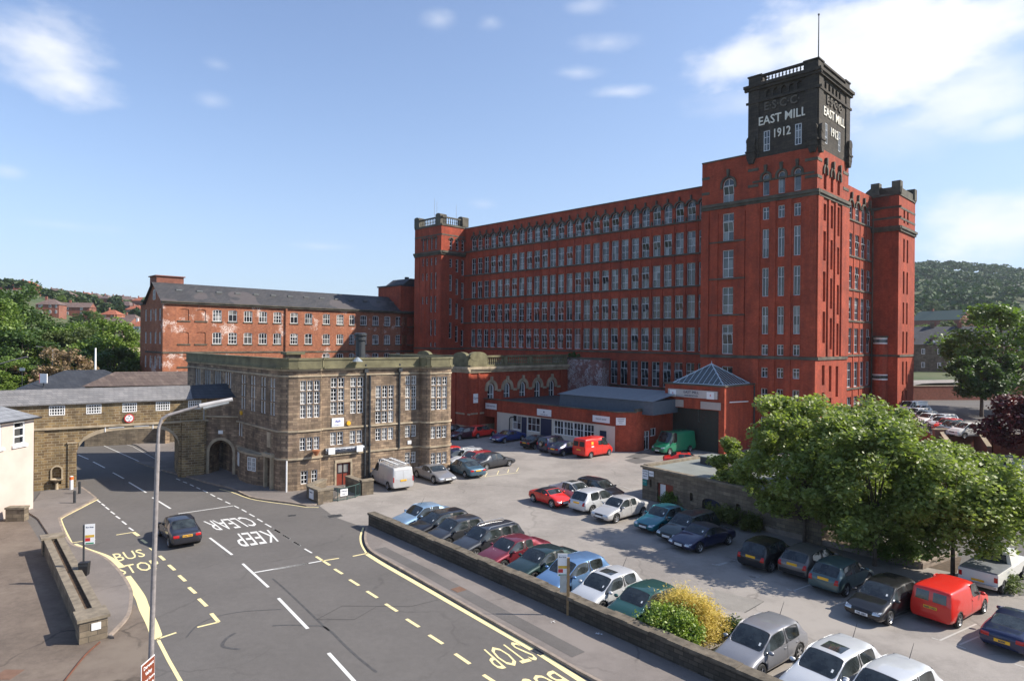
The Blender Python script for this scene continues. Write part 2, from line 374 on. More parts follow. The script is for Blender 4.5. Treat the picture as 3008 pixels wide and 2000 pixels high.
for i,a in enumerate(A): 
    dk.archring(-a,31.05,.68,.9,-.2,-.0,10); dk.box(-a-.94,-a-.69,-.16,0,28.95,29.5); dk.box(-a-.1,-a+.1,-.26,0,31.9,32.5)
for z in (28.72,24.2,19.7,15.15,10.3): dk.box(-68.7,-13.6,-.16,0,z,z+.24)
dk.box(-34.2,-18,-.12,0,5.2,5.42)
for a in [x+.92 for x in A]+[17.4]: bw.box(-a-.14,-a+.14,-.07,0,10.6,28.5)
dk.box(-68.7,-13.6,-.1,.5,33.35,33.5)
# --- cornices / string courses
for M,a,b in ((S0,-13.6,0),(E0,0,9.7)):
    dk.M=M; e=.3
    lo,hi=(a,b+e) if M is S0 else (a,b)
    dk.box(lo,hi,-.16-.01,0,27.95,28.25); dk.box(lo,hi,-.32,0,28.25,28.6); dk.box(lo,hi,-.12,0,10.18,10.52)
dk.M=S0; dk.box(-13.6,-7.8,-.1,.5,33.75,33.9)
# --- gable, rear, roof
GB=fm(-3.5,0,PI/2); hg=[]
for y in (21.5,24.15,26.7,29.1):
    for z0,z1,ar in ((28.9,31.3,True),(24.0,26.9,0),(19.5,22.5,0),(15.25,18.3,0),(10.75,14.1,0),(6.1,9.5,0),(1.5,4.8,0)):
        hg.append(hole(y,1.66,z0,z1,ar)); mill_w.append((GB,y-.83,z0,1.66,z1-z0,2,(.33,.68),ar,.25))
bw.M=GB; bw.wall(9.7,30.3,0,33.2,hg); dk.M=GB
for z in (28.6,23.7,19.2,14.95,10.3,5.8): dk.box(20.2,30.3,-.14,0,z,z+.22)
for y in (21.5,24.15,26.7,29.1): dk.archring(y,30.47,.86,1.12,-.18,0,8); dk.box(y-.16,y+.16,-.28,0,31.6,32.4)
for y in (20.2,22.8,25.4,27.95): bw.box(y-.15,y+.15,-.08,0,0,28.5)
bw.M=Matrix(); bw.poly((-3.5,9.7,0),(-3.5,9.7,33.2),(0,9.7,33.2),(0,9.7,0)); 
bw.poly((-77,38.6,0),(-77,38.6,33.2),(0,38.6,33.2),(0,38.6,0)); bw.poly((-77,12,0),(-77,38.6,0),(-77,38.6,33.2),(-77,12,33.2))
rf=MB(); rf.poly((-77,9.3,33.0),(-3.6,9.3,33.0),(-3.6,38.5,33.0),(-77,38.5,33.0)); rf.poly((-13.5,.1,33.6),(-7.8,.1,33.6),(-7.8,11.9,33.6),(-13.5,11.9,33.6))
# --- right turret
RS=fm(0,30.3,0); RE=fm(0,30.3,PI/2)
hr=[]
for y in (2.6,4.4):
    for z0,z1,ar in ((29.3,31.4,True),(23.75,27.1,0),(19.2,22.4,0),(14.9,18,0),(10.7,13.8,0),(6.2,9.5,0),(3.6,5.3,0)):
        hr.append(hole(y,.8,z0,z1,ar)); mill_w.append((RE,y-.4,z0,.8,z1-z0,1,(.5,),ar,.4))
bw.M=RE; bw.wall(0,8.3,0,33,hr,rev=.42); bw.M=RS; bw.wall(-3.5,0,0,33)
bw.M=Matrix(); bw.poly((-7,38.6,0),(0,38.6,0),(0,38.6,33),(-7,38.6,33)); bw.poly((-7,30.3,33),(-7,38.6,33),(-7,38.6,30),(-7,30.3,30))
for M,a,b in ((RS,-3.5,.3),(RE,0,8.3)):
    dk.M=M; dk.box(a,b,-.2,0,27.95,28.3); dk.box(a,b,-.38,0,28.3,28.65); dk.box(a,b,-.12,0,10.2,10.5); dk.box(a,b,-.12,0,33,33.3)
    for z in (29.7,31.2): dk.box(a,b,-.04,0,z,z+.3)
    dk.box(a,b,0,.35,33.3,34.2)
dk.M=Matrix()
for x,y in ((-.9,30.1),(-.9,37.5),(-3.6,30.1)): dk.box(x,x+1.1,y,y+1.2,33.3,35.0)
dk.cyl((-3.0,30.3,32.75),(-3.0,31.2,32.75),1.75,1.75,20)
# half-round stair bays on turret
bw.M=Matrix(); bw.cyl((-2.2,30.3,0),(-2.2,30.3,12.0),.95,.95,14); dk.cyl((-2.2,30.3,10.2),(-2.2,30.3,10.5),1.03,1.03,14); dk.cyl((-2.2,30.3,12.9),(-2.2,30.3,13.15),1.05,1.05,14)
for z,r_ in ((12.0,.9),(6.9,.985),(2.6,.985)):
    ly=MB(); ly.cyl((-2.2,30.3,z),(-2.2,30.3,z+(.9 if r_<.95 else .8)),r_,r_,14); lw=ly.build('stair_bay_window',FRW,mill); ly=MB(); ly.cyl((-2.2,30.3,z+.2),(-2.2,30.3,z+.65),r_+.02,r_+.02,14); ly.build('pane',GLM,lw)
dk.cyl((-3.2,29.9,3),(-3.2,29.9,31),.09,.09,8)
# --- left turret
LS=fm(0,3.2,0); LE=fm(-68.7,0,PI/2); hh=[]; hh2=[]
for k,a in enumerate((74.3,73.1,71.7,70.4)):
    rr=[(29.1,31.3,True),(26.05,27.5,0)]
    rr+=[(23.3,24.7,0),(18.8,20.2,0)] if k<2 else [(21.6,24.7,0),(17.2,20.25,0),(12.8,15.8,0),(10.7,11.5,0)]
    for z0,z1,ar in rr:
        hh.append(hole(-a,.62,z0,z1,ar)); mill_w.append((LS,-a-.31,z0,.62,z1-z0,1,(.5,),ar,.3))
for y,segs in ((5.55,((25.7,27.3),(21.25,24.3),(16.7,19.85),(12.3,15.3))),(7.1,((24.9,27.35),(20.6,23.6),(16.0,19.0),(11.6,14.7))),(8.5,((24.4,27.35),(19.9,23.0),(15.2,18.3),(10.8,13.9)))):
    for z0,z1 in segs+((29.05,31.2),):
        ar=z0>29; hh2.append(hole(y,.72,z0,z1,ar)); mill_w.append((LE,y-.36,z0,.72,z1-z0,1,(.35,.68),ar,.3))
bw.M=LS; bw.wall(-77,-68.7,0,33.4,hh,rev=.32); bw.M=LE; bw.wall(3.2,9.4,0,33.4,hh2,rev=.32)
bw.M=Matrix(); bw.poly((-77,12,0),(-77,3.2,0),(-77,3.2,33.4),(-77,12,33.4)); bw.poly((-68.7,9.4,33.4),(-68.7,12,33.4),(-68.7,12,33.2),(-68.7,9.4,33.2)); bw.poly((-68.7,12,33.4),(-77,12,33.4),(-77,12,31),(-68.7,12,31))
for a in (69.1,71,72.4,73.7,75.6): bw.M=LS; bw.box(-a-.25,-a+.25,-.1,0,10.6,27.9)
for M,a,b in ((LS,-77,-68.4),(LE,3.2,9.0)):
    dk.M=M; dk.box(a,b,-.2,0,27.95,28.3); dk.box(a,b,-.4,0,28.3,28.7); dk.box(a,b,-.1,0,10.2,10.5); dk.box(a,b,-.12,0,33.4,33.75); dk.box(a,b,.05,.3,34.9,35.15); dk.box(a,b,-.04,0,31.6,31.85)
    balusters(dk,a+.5,b-.6,.18,33.75,34.9,.5,.11)
    n=4 if M is LS else 3
dk.M=LS
for a in (74.3,73.1,71.7,70.4): dk.archring(-a,30.99,.33,.55,-.12,0,6)
dk.M=LE
for y in (5.55,7.1,8.5): dk.archring(y,30.84,.38,.6,-.12,0,6)
dk.M=Matrix()
for x,y in ((-77.1,3.1),(-70.4,3.1),(-70.0,8.2)): dk.box(x,x+1.5,y,y+1.5,33.75,35.4); dk.M=Matrix.Translation((x+.75,y,35.38))@Matrix.Diagonal((1,1,.45,1)); dk.cyl((0,-.05,0),(0,1.55,0),.74,.74,14); dk.M=Matrix()
rf.poly((-77,3.3,33.6),(-68.8,3.3,33.6),(-68.8,12,33.6),(-77,12,33.6))
# --- black stone top stage of the tower
for M,w_,us,bal in ((fm(0,0,0),7.75,'S',0),(fm(0,0,PI/2),9.7,'E',0)):
    st.M=M
    if us=='S': c=[-a for a in (1.95,2.85,3.72,4.6,5.45)]; w2=[(-2.06,33.8,36.1),(-5.58,33.8,36.1)]; lo,hi=-7.75,0; ww=.55
    else: c=[2.1,3.25,4.35,5.45,6.5]; w2=[(2.5,34.0,36.25),(6.55,34.0,36.25)]; lo,hi=0,9.7; ww=.62
    hz=[hole(x,ww,39.95,40.75,True) for x in c]+[hole(x,.72,z0,z1) for x,z0,z1 in w2]
    st.wall(lo,hi,33.2,41.0,hz,rev=.25)
    for x,z0,z1 in w2: mill_w.append((M,x-.36,z0,.72,z1-z0,2,(.33,.68),False,.12))
    for x in c:
        st.M=M@Matrix.Translation((0,.26,0)); st.poly((x-.35,0,39.9),(x+.35,0,39.9),(x+.35,0,40.8),(x-.35,0,40.8)); st.M=M
    q=[(lo,lo+1.25),(hi-1.3,hi)]
    for a,b in q: st.box(a,b,-.12,0,33.2,41.0)
    e0,e1=(lo-.0,hi+.45) if us=='S' else (lo,hi)
    st.box(e0-(.25 if us=='S' else 0),e1 if us=='S' else e1+.35,-.2,0,39.5,39.75)
    st.box(e0-(.4 if us=='S' else 0),e1 if us=='S' else e1+.4,-.3,0,41.0,41.3); st.box(e0-(.46 if us=='S' else 0),(e1+.03) if us=='S' else e1+.46,-.48,0,41.3,41.62)
    st.box(lo+1.25,hi-1.3,0,.3,41.62,41.85); st.box(lo+1.25,hi-1.3,-.05,.35,42.45,42.68)
    balusters(st,lo+1.3,hi-1.35,.15,41.85,42.46,.37 if us=='S' else .42,.10)
    # corner scrolls
    for x in (lo+.45,hi-.45-(0 if us=='S' else .2)):
        st.box(x-.5,x+.5,-.42,-.12,33.3,35.2); st.cyl((x-.0,-.45,35.2),(x,-.12,35.2),.55,.55,12); st.box(x-.62,x+.62,-.5,-.12,33.85,34.05); st.xzprism([(x-.5,33.3),(x+.5,33.3),(x+.25,32.6),(x-.25,32.6)],-.4,-.0)
st.M=Matrix()
for x,y in ((-7.75,-.05),(-1.45,-.05),(-1.45,8.3),(-7.75,8.3)): st.box(x-.02,x+1.47,y,y+1.47,41.62,42.6); st.box(x-.12,x+1.57,y-.1,y+1.57,42.6,42.76)
st.poly((-7.75,0,41),(-7.75,9.7,41),(-7.75,9.7,33.2),(-7.75,0,33.2)); st.poly((-7.75,9.7,41),(0,9.7,41),(0,9.7,33.2),(-7.75,9.7,33.2)); st.poly((-8,-.2,41.62),(.3,-.2,41.62),(.3,9.9,41.62),(-8,9.9,41.62))
st.box(-7.75,-7.45,1.3,8.3,41.62,41.85);st.box(-7.75,-7.45,1.3,8.3,42.45,42.68)
bw.build('brick_wall',BRICK,mill); dk.build('dark_stone_dressing',TRIMD,mill); twr=st.build('tower_stage',STONED,mill); rf.build('roof',FELTD,mill)
for M,u0,sx in ((S0,-3.88,1),(E0,4.72,1.12)):
    T_=M@Matrix.Translation((0,-.04,0)); k=1 if M is S0 else 1.2
    text('lettering','EAST MILL',1.36,T_@Matrix.Translation((u0,0,36.85 if M is S0 else 37.0)),LETW,twr,.05,sx=.88*k,off=.012)
    text('lettering','1912',1.36,T_@Matrix.Translation((u0,0,35.15)),LETW,twr,.05,sx=.76*k,off=.012)
    text('lettering','E·S·C·C·',1.3,T_@Matrix.Translation((u0,0,38.42)),LETD if M is S0 else LETD,twr,.09,sx=.92*k,off=.02)
pl_=MB(); pl_.cyl((0,0,-8),(0,0,.6),.09,.05,6); pl_.cyl((0,0,.6),(0,0,.75),.12,.12,8)
fp=pl_.build('flagpole',IRON,None,label='thin bare flagpole rising from the roof of the black stone tower',cat='flagpole'); fp.location=LM(-2.2,6,49.6)
for x_,y_,h_ in ((-74.5,6,6.2),(-74.1,6.3,5.5),(-70.2,8,4.6)):
    q=MB(); q.cyl((0,0,0),(0,0,h_),.045,.02,5); q.build('mast',GALV,None,label={6.2:'tallest thin aerial mast on the left turret roof',5.5:'shorter thin aerial mast beside the tallest on the left turret',4.6:'thin aerial mast at the right corner of the left turret'}[h_],cat='aerial').location=LM(x_,y_,33.5)
# drop the base onto the tower roof
# windows: the hundred that show largest are single parts, the others one part
def wkey(w):
    p=mill.matrix_basis@w[0]@Vector((w[1]+w[3]/2,0,w[2])); d=(p-Vector((0,0,12))).length
    return w[3]*w[4]/d**2*(abs((p.normalized()).dot((mill.matrix_basis.to_3x3()@w[0].to_3x3()@Vector((0,1,0))))))*(0 if w[2]<4.3 and d>80 else 1)
mill_w.sort(key=wkey,reverse=True)
def openlight(i,w,mbf,mbp):
    """hopper light hung open, leaning into the room"""
    W_,H_=w[3],w[4]; z0,z1=H_*.34,H_*.68; t=.16
    for a,c in ((.06,.13),(W_-.13,W_-.06),(W_/2-.03,W_/2+.03)): mbf.add([(a,-.02-t,z1),(c,-.02-t,z1),(c,.05,z0),(a,.05,z0)],[(0,1,2,3)])
    mbf.add([(.06,-.02-t,z1),(W_-.06,-.02-t,z1),(W_-.06,-.0-t,z1-.07),(.06,-.0-t,z1-.07)],[(0,1,2,3)]); mbp.add([(.06,-.01-t,z1),(W_-.06,-.01-t,z1),(W_-.06,.055,z0),(.06,.055,z0)],[(0,1,2,3)])
_ol={}
for i_,w in enumerate(mill_w[:100]):
    wo_=window(mill,w[0],w[1],w[2],w[3],w[4],w[5],w[6],w[7],fr=.075,bar=.06,rev=w[8]-.1,fmat=FRG,gmat=GLM)
    if w[3]>1.1 and w[4]>2.5 and (i_*7)%5<2:
        key=(round(w[3],2),round(w[4],2))
        if key not in _ol:
            a=MB(); c=MB(); openlight(0,w,a,c); q1=a.build('open_light',FRG); q2=c.build('open_light',[FRG,GLM]); bm=bmesh.new(); bm.from_mesh(q1.data); bm.from_mesh(q2.data); n1_=len(q1.data.polygons); bm.faces.ensure_lookup_table()
            for f_ in bm.faces[n1_:]: f_.material_index=1
            bm.to_mesh(q2.data); bm.free(); _ol[key]=q2.data; bpy.data.objects.remove(q1); bpy.data.objects.remove(q2)
        o_=bpy.data.objects.new('open_light',_ol[key]); COL.objects.link(o_); o_.parent=wo_
fb=MB(); pb=MB()
for w in mill_w[100:]:
    f,p=winmesh(w[3],w[4],w[5],w[6],w[7],.075,.06); X=w[0]@Matrix.Translation((w[1],w[8]-.1,w[2]))
    for src,dst in ((f,fb),(p,pb)):
        dst.M=X; dst.add(src.v,src.f)
    if w[3]>1.1 and w[4]>2.5 and rnd.random()<.4: fb.M=X; pb.M=X; openlight(0,w,fb,pb)
fo=fb.build('window',FRG,mill,kind='stuff'); po=pb.build('pane',GLM,fo,kind='stuff')
# open bottom-hung lights seen tilted inwards
# ---------------------------------------------------------------- portal with glass pyramid
portal=thing('entrance_lodge','red brick entrance lodge with glass pyramid roof and tall dark roller door','entrance lodge',(22.83,69.29,0),ang_mill)
b=MB(); b.wall(-7.3,0,0,7.2,[(-6.55,-.65,-.01,4.62)],rev=.5); b.M=fm(0,0,PI/2); b.wall(0,7.1,0,7.2); b.M=Matrix(); b.poly((-7.3,7.1,0),(-7.3,0,0),(-7.3,0,7.2),(-7.3,7.1,7.2))
b.build('brick_wall',BRICK,portal)
b=MB(); b.box(-7.5,.15,-.15,7.1,7.2,7.36); b.build('coping',TRIMD,portal)
b=MB()
for i in range(46): b.box(-6.5,-.7,.42,.48,i*.1,i*.1+.085)
b.build('roller_door',plain('dark_green_black_roller_door',(.025,.03,.026),.5,var=.1),portal)
b=MB(); b.box(-6.95,-4.9,-.12,0,4.7,5.85-.35); b.box(-2.75,-.4,-.12,0,4.7,5.5); 
for x0,x1 in ((-6.95,-4.9),(-2.75,-.4)):pass
b.build('blank_panel',plain('pale_beige_panel',(.42,.36,.32),.6,var=.06),portal)
sg=MB(); sg.box(-6.8,-.72,-.22,-.02,5.85,6.7); 
sg.cyl((-6.8,-.1,6.275),(-6.8+.001,-.1,6.275),.1,.1,4); s1=sg.build('sign_board',SILVS,portal)
b=MB(); b.box(-6.55,-5.75,-.26,-.22,5.83,6.6); b.box(-1.95,-1.1,-.26,-.22,5.83,6.6); b.build('sign_panel',WHITE,s1)
Tp=Matrix.Translation((0,-.24,0)); text('lettering','EAST MILL',.42,Tp@Matrix.Translation((-3.85,0,6.3)),INK,s1,.01)
text('lettering','MAIN RECEPTION',.19,Tp@Matrix.Translation((-3.85,0,6.0)),INK,s1,.01,sx=1.1)
for x in (-6.15,-1.52): text('logo','4',.36,Matrix.Translation((x,-.27,6.12)),REDI,s1,.005)
g=MB(); fr=MB(); bx=(-6.4,-.25,.25,6.4); zb=7.38; ap=(-3.3,3.3,9.55)
crn=[(bx[0],bx[2],zb),(bx[1],bx[2],zb),(bx[1],bx[3],zb),(bx[0],bx[3],zb)]
for i in range(4):
    a,c=Vector(crn[i]),Vector(crn[(i+1)%4]); P=Vector(ap); g.poly(a,c,P); fr.cyl(a,P,.07,.07,6); fr.cyl(a,c,.06,.06,5)
    m=(a+c)/2
    for k in range(1,10):
        t=k/10; q=a.lerp(c,t); s=min(t,1-t)*2; e=q+(P-m)*s*.98; fr.cyl(q,e,.035,.035,4)
fr.cyl(ap,(ap[0],ap[1],ap[2]+.35),.05,.02,6)
pr=thing('x','x','x'); bpy.data.objects.remove(pr)
go=g.build('glass_roof',plain('blue_grey_roof_glass',(.055,.07,.075),.2,var=.3,spec=.5),portal); fr.build('glazing_bars',plain('pale_blue_glazing_bar',(.42,.50,.55),.4,var=.05),go)
b=MB(); b.M=fm(0,0,PI/2); b.cyl((.9,-.16,5.55),(5.2,-.16,5.4),.07,.07,6); b.build('strip_light',WHITE,portal)
b=MB(); b.cyl((.06,7.0,0),(.06,7.0,7.1),.1,.1,8); b.build('drainpipe',IRON,portal)

# ---------------------------------------------------------------- old orange-brick mill
OL=Vector((32.68,69.57,0))+Vector((-.7033,.7109,0))*80
old=thing('brick_mill','older three storey orange brick mill with long slate roof and white patches on its wall','mill',OL,ang_mill)
# local: x=-(a-80) , y=b ; east face on x=0, b from -41 to 8 ; gable on y=-41
b=MB(); tr=MB(); OE=fm(0,0,PI/2); OS=fm(0,-41,0)
top=[-33.05,-30.6,-28.1,-25.6,-23.1,-20.1,-17.4,-13.95,-11.2,-8.75,-6.3,-3.65,-1.0,1.65,4.4]
ho=[];wo=[]
for i,y in enumerate(top):
    w=1.4 if i not in (9,) else 1.1
    for z0,z1 in ((14.6,16.45),(11.0,12.85)): ho.append(hole(y,w,z0,z1,.18)); wo.append((OE,y-w/2,z0,w,z1-z0,i,z0))
    if i>6: ho.append(hole(y,w,7.6,9.35,.18)); wo.append((OE,y-w/2,7.6,w,1.75,i,0))
for y in (-38.0,-35.5): 
    for z0,z1 in ((14.6,16.4),(11.0,12.85),(7.5,9.2)): ho.append(hole(y,1.4,z0,z1,.15))
b.M=OE; b.wall(-41,8,0,17.1,ho,rev=.16)
for y in (-38.0,-35.5):
    for z0,z1 in ((14.6,16.4),(11.0,12.85),(7.5,9.2)): b.poly((y-.7,.1,z0),(y+.7,.1,z0),(y+.7,.1,z1),(y-.7,.1,z1)); tr.M=OE; tr.box(y-.95,y+.95,-.1,.05,z0-.2,z0)
tr.M=OE
for w in wo: tr.box(w[1]-.1,w[1]+w[3]+.1,-.1,.1,w[2]-.18,w[2])
tr.box(-41,8,-.08,0,9.55,9.8); tr.box(-41.3,8,-.35,0,17.1,17.35); tr.box(-41.3,8,-.5,-.2,17.35,17.5)
b.box(-21.75,-21.45,-.3,0,0,17.1)
hgb=[hole(-x,.95,z0,z1,.15) for x in (1.4,3.6,6.1,8.6) for z0,z1 in ((14.55,16.4),(11,12.85),(7.2,9.1))]+[hole(-4.1,1.0,18.0,19.5,True)]
b.M=OS; b.wall(-11.5,0,0,17.3,hgb[:-1],rev=.16)
b.M=Matrix(); 
# gable triangle
b.wall(-8.6,0,17.3,17.3001); b.M=OS
b.xzprism([(-8.6,17.3),(0,17.3),(-4.3,20.55)],0,.02)
for x in (1.4,3.6,6.1,8.6):
    for z0,z1 in ((14.55,16.4),(11,12.85),(7.2,9.1)): window(old,OS,-x-.475,z0,.95,z1-z0,2,(.5,),.15,fr=.06,bar=.05,rev=.08,fmat=FRW)
window(old,OS,-4.6,17.8,1.0,1.6,2,(.5,),True,fr=.07,rev=-.1,fmat=FRW); tr.M=OS; tr.box(-8.6,0,-.1,0,9.55,9.8)
b.M=Matrix(); b.poly((-11.5,8,0),(-11.5,-41,0),(-11.5,-41,17.3),(-11.5,8,17.3)); b.poly((0,8,0),(0,8,17.1),(-11.5,8,17.1),(-11.5,8,0))
b.build('brick_wall',BRICKO,old); tr.build('dark_stone_dressing',TRIMD,old)
r=MB(); r.poly((.45,-41.4,17.35),(.45,8,17.35),(-4.3,8,20.55),(-4.3,-41.4,20.55)); r.poly((-9.1,-41.4,17.2),(-4.3,-41.4,20.55),(-4.3,8,20.55),(-9.1,8,17.2)); r.box(-11.5,-8.6,-41.2,8,17.2,17.4)
ro=r.build('roof',SLATE,old)
r=MB()
for i,y in enumerate([-38+k*3.05 for k in range(15)]):
    x=-2.6; z=17.35+(.45-x)/4.75*3.2; r.box(x-.3,x+.3,y-.45,y+.45,z-.12,z+.1)
r.build('skylight',plain('worn_rooflight_glass',(.15,.16,.16),.2),ro)
c=MB(); c.M=Matrix(); c.box(-8.4,-5.0,-40.5,-36.5,15,21.6); c.box(-8.6,-4.8,-40.7,-36.3,21.6,21.75); c.box(-3.9,-2.2,4.6,7.6,17.4,21.0); c.box(-4.0,-2.1,4.5,7.7,21.0,21.15); c.build('chimney',BRICKP,old)
for w in wo:
    k=(w[5]*3+int(w[6]))%4
    window(old,w[0],w[1],w[2],w[3],w[4],(3,2,3,3)[k],((.5,),(.62,),(.35,.68),(.5,))[k],.18,fr=.09,bar=.055,rev=.06,fmat=FRW if (w[5]+int(w[6]))%5 else FRG)
# link block
lk=thing('stair_block','plain red brick block with dark roof joining the old mill to the big mill','building',OL,ang_mill)
b=MB(); b.M=OE; hk=[(6.95,8.35,z,z+1.5) for z in (17.4,14.6,11.2,7.9)]
b.wall(2.1,14,0,22.6,hk,rev=.15); b.M=fm(0,2.1,0); b.wall(-8,0,0,22.6); b.M=Matrix(); b.box(-8,-.1,14,14.1,0,22.6); b.poly((-8,14,0),(-8,2.1,0),(-8,2.1,22.6),(-8,14,22.6))
b.build('brick_wall',BRICK,lk)
for z in (17.4,14.6,11.2,7.9): window(lk,OE,6.95,z,1.4,1.5,2,(.6,),False,rev=.08,fmat=FRG)
b=MB(); b.box(-8.2,.2,1.9,14,22.6,22.85); b.M=Matrix(); b.yzprism([(3,22.85),(13,22.85),(11,24.3),(5,24.3)],-7,-.8); b.cyl((-3.5,6,24.2),(-3.5,6,24.8),.45,.45,10); b.cyl((-3.5,9.5,24.2),(-3.5,9.5,24.8),.45,.45,10); b.build('roof',FELTD,lk)

# ---------------------------------------------------------------- arcaded engine house with balustrade
AR=Vector((32.68,69.57,0))+Vector((-.7033,.7109,0))*37
arc=thing('engine_house','single storey red brick engine house with arched windows and stone balustrade','building',AR,ang_mill)
b=MB(); t=MB(); bal=MB(); AE=fm(0,0,PI/2); AS=fm(0,-17.3,0)
ys=[-13.25,-10.25,-7.2,-4.15,-1.1]; hz=[hole(y,1.25,3.0 if i<4 else 1.6,6.25,True) for i,y in enumerate(ys)]
b.M=AE; b.wall(-17.3,2.4,0,8.2,hz,rev=.3); b.M=AS; b.wall(-14,0,0,8.2,[(-11.6,-8.6,0,6.6,True)],rev=.4)
b.M=Matrix(); b.box(-14,-.05,2.3,2.4,0,8.2); b.poly((-14,2.4,0),(-14,-17.3,0),(-14,-17.3,8.2),(-14,2.4,8.2))
b.M=AE
for y0,y1 in ((-17.3,-16.9),(-15.6,-15.3),(.8,2.4)): b.box(y0,y1,-.12,0,.9,7.7)
b.M=AS; b.box(-.5,0,-.12,0,.9,7.7); b.box(-3.4,-2.4,-.15,0,.9,7.7); b.box(-7.4,-6.6,-.15,0,.9,7.7)
for M,a,c in ((AE,-17.3,2.4),(AS,-14,.5)):
    t.M=M; t.box(a,c,-.2,0,7.75,8.0); t.box(a-(0 if M is AE else 0),c,-.5,0,8.2,8.5); t.box(a,c,-.15,0,0,.9); t.box(a,c,-.06,0,2.3,2.5) ; t.box(a,c,-.35,0,8.0,8.2)
    bal.M=M; bal.box(a,c,-.05,.3,8.5,8.75); bal.box(a,c,-.08,.33,9.75,9.98)
t.M=AE
for i,y in enumerate(ys): t.archring(y,5.62,.64,1.12,-.15,0,10,legs=.35); t.box(y-.16,y+.16,-.3,0,6.5,7.15)
for y0,y1 in ((-12.1,-11.4),(-9.1,-8.35),(-6.05,-5.3),(-3.0,-2.25),(0.05,.8)): t.box(y0,y1,-.1,0,5.1,5.4)
t.M=AS; t.archring(-10.1,5.1,1.5,2.0,-.15,0,12,legs=.5)
bal.M=AE; balusters(bal,-13.9,-11.0,.12,8.75,9.75,.36,.13); balusters(bal,-10.3,-6,.12,8.75,9.75,.36,.13); balusters(bal,-5.5,1.6,.12,8.75,9.75,.36,.13)
for y in (-10.9,-5.9,1.7): bal.box(y,y+.6,-.08,.35,8.5,9.98)
bal.box(-17.4,-14.0,-.12,.4,8.5,9.9); bal.M=AE@Matrix.Translation((-15.6,0,9.85))@Matrix.Diagonal((1,1,.42,1)); bal.cyl((0,-.15,0),(0,.45,0),1.5,1.5,20)
bal.M=AS; balusters(bal,-7.5,-3.0,.12,8.75,9.75,.36,.13); bal.box(-2.9,-.0,-.12,.4,8.5,9.9); bal.M=AS@Matrix.Translation((-1.5,0,9.85))@Matrix.Diagonal((1,1,.42,1)); bal.cyl((0,-.15,0),(0,.45,0),1.35,1.35,20); bal.M=AS; bal.box(-11,-8,-.12,.4,8.5,9.9); bal.M=AS@Matrix.Translation((-9.5,0,9.85))@Matrix.Diagonal((1,1,.42,1)); bal.cyl((0,-.15,0),(0,.45,0),1.45,1.45,20); bal.M=AS
b.build('brick_wall',BRICK,arc); t.build('stone_dressing',TRIM,arc); bal.build('balustrade',TRIMG,arc)
r=MB(); r.poly((-14,-17.2,8.4),(-.1,-17.2,8.4),(-.1,2.4,8.4),(-14,2.4,8.4)); r.build('roof',FELTD,arc)
for i,y in enumerate(ys): window(arc,AE,y-.6,3.0 if i<4 else 1.6,1.2,3.22 if i<4 else 4.62,2,(.55,) if i<4 else (.3,.68),True,fr=.12,bar=.07,rev=.15,fmat=FRW,gmat=GLM)
window(arc,AS,-11.6,0,3.0,6.6,3,(.35,.6),True,fr=.15,bar=.1,rev=.25,fmat=FRG,gmat=GLM)
def board(name,M,x0,x1,z0,z1,lines,label,cat='sign',mat=None,ink=None,th=.05,border=None):
    o=thing(name,label,cat); o.matrix_basis=M@Matrix.Translation(((x0+x1)/2,0,(z0+z1)/2)); w=(x1-x0)/2;h=(z1-z0)/2
    q=MB(); q.box(-w,w,-th-.02,-.02,-h,h); q.build('board',mat or WHITE,o)
    for s,size,z,sx in lines: text('lettering',s,size,Matrix.Translation((0,-th-.03,z)),ink or INK,o,.004,sx=sx)
    return o
def wm(parent,M): return parent.matrix_basis@M
arc.matrix_basis=Matrix.Translation(AR)@Matrix.Rotation(ang_mill,4,'Z')
portal.matrix_basis=Matrix.Translation((22.83,69.29,0))@Matrix.Rotation(ang_mill,4,'Z')
board('wall_sign',wm(arc,AE),-16.4,-15.55,3.8,5.0,[('Gym',.42,-.1,1)],'tall white sign with black figures on the sunlit corner of the engine house')

# ---------------------------------------------------------------- low brick workshop row
SH=Vector((32.68,69.57,0))+Vector((.7109,.7033,0))*-14.5
shop=thing('workshop_row','long low red brick workshop row with flat roof and cream painted front','building',SH,ang_mill)
shop.matrix_basis=Matrix.Translation(SH)@Matrix.Rotation(ang_mill,4,'Z'); I=Matrix()
b=MB(); h=[(-34.5,-15.7,-.01,2.75),(-36.9,-34.9,-.01,2.0)]
b.wall(-36.9,-15.65,0,4.25,h,rev=.1)
c1=Vector(G(C_(1460,890)))-Vector(SH[:2]); ca=Matrix.Rotation(-ang_mill,2)@c1
e=Vector((22.83,69.29))+Vector((-.7033,.7109))*7.3-Vector(SH[:2]); ce=Matrix.Rotation(-ang_mill,2)@e
def segwall(mb,p,q,z0,z1,holes=()):
    a=math.atan2(q[1]-p[1],q[0]-p[0]); mb.M=fm(p[0],p[1],a); L_=math.hypot(q[0]-p[0],q[1]-p[1]); mb.wall(0,L_,z0,z1,holes); return mb.M,L_
M1_,l1=segwall(b,(-15.65,0),ca,0,4.25); M2_,l2=segwall(b,ca,(ce[0],ce[1]),0,4.35,[(1.5,2.6,-.01,2.1),(2.7,3.9,1.4,2.3)])
b.M=I; b.poly((-36.9,8,4.25),(-36.9,0,4.25),(-36.9,0,0),(-36.9,8,0))
b.build('brick_wall',BRICK,shop)
b=MB(); b.box(-37.0,-15.6,-.08,.3,4.25,4.36); b.M=M1_; b.box(0,l1,-.08,.3,4.25,4.36); b.M=M2_; b.box(0,l2,-.08,.3,4.35,4.46); b.box(0,l1-.5,-.02,.3,4.46,4.65); b.build('coping',TRIMD,shop)
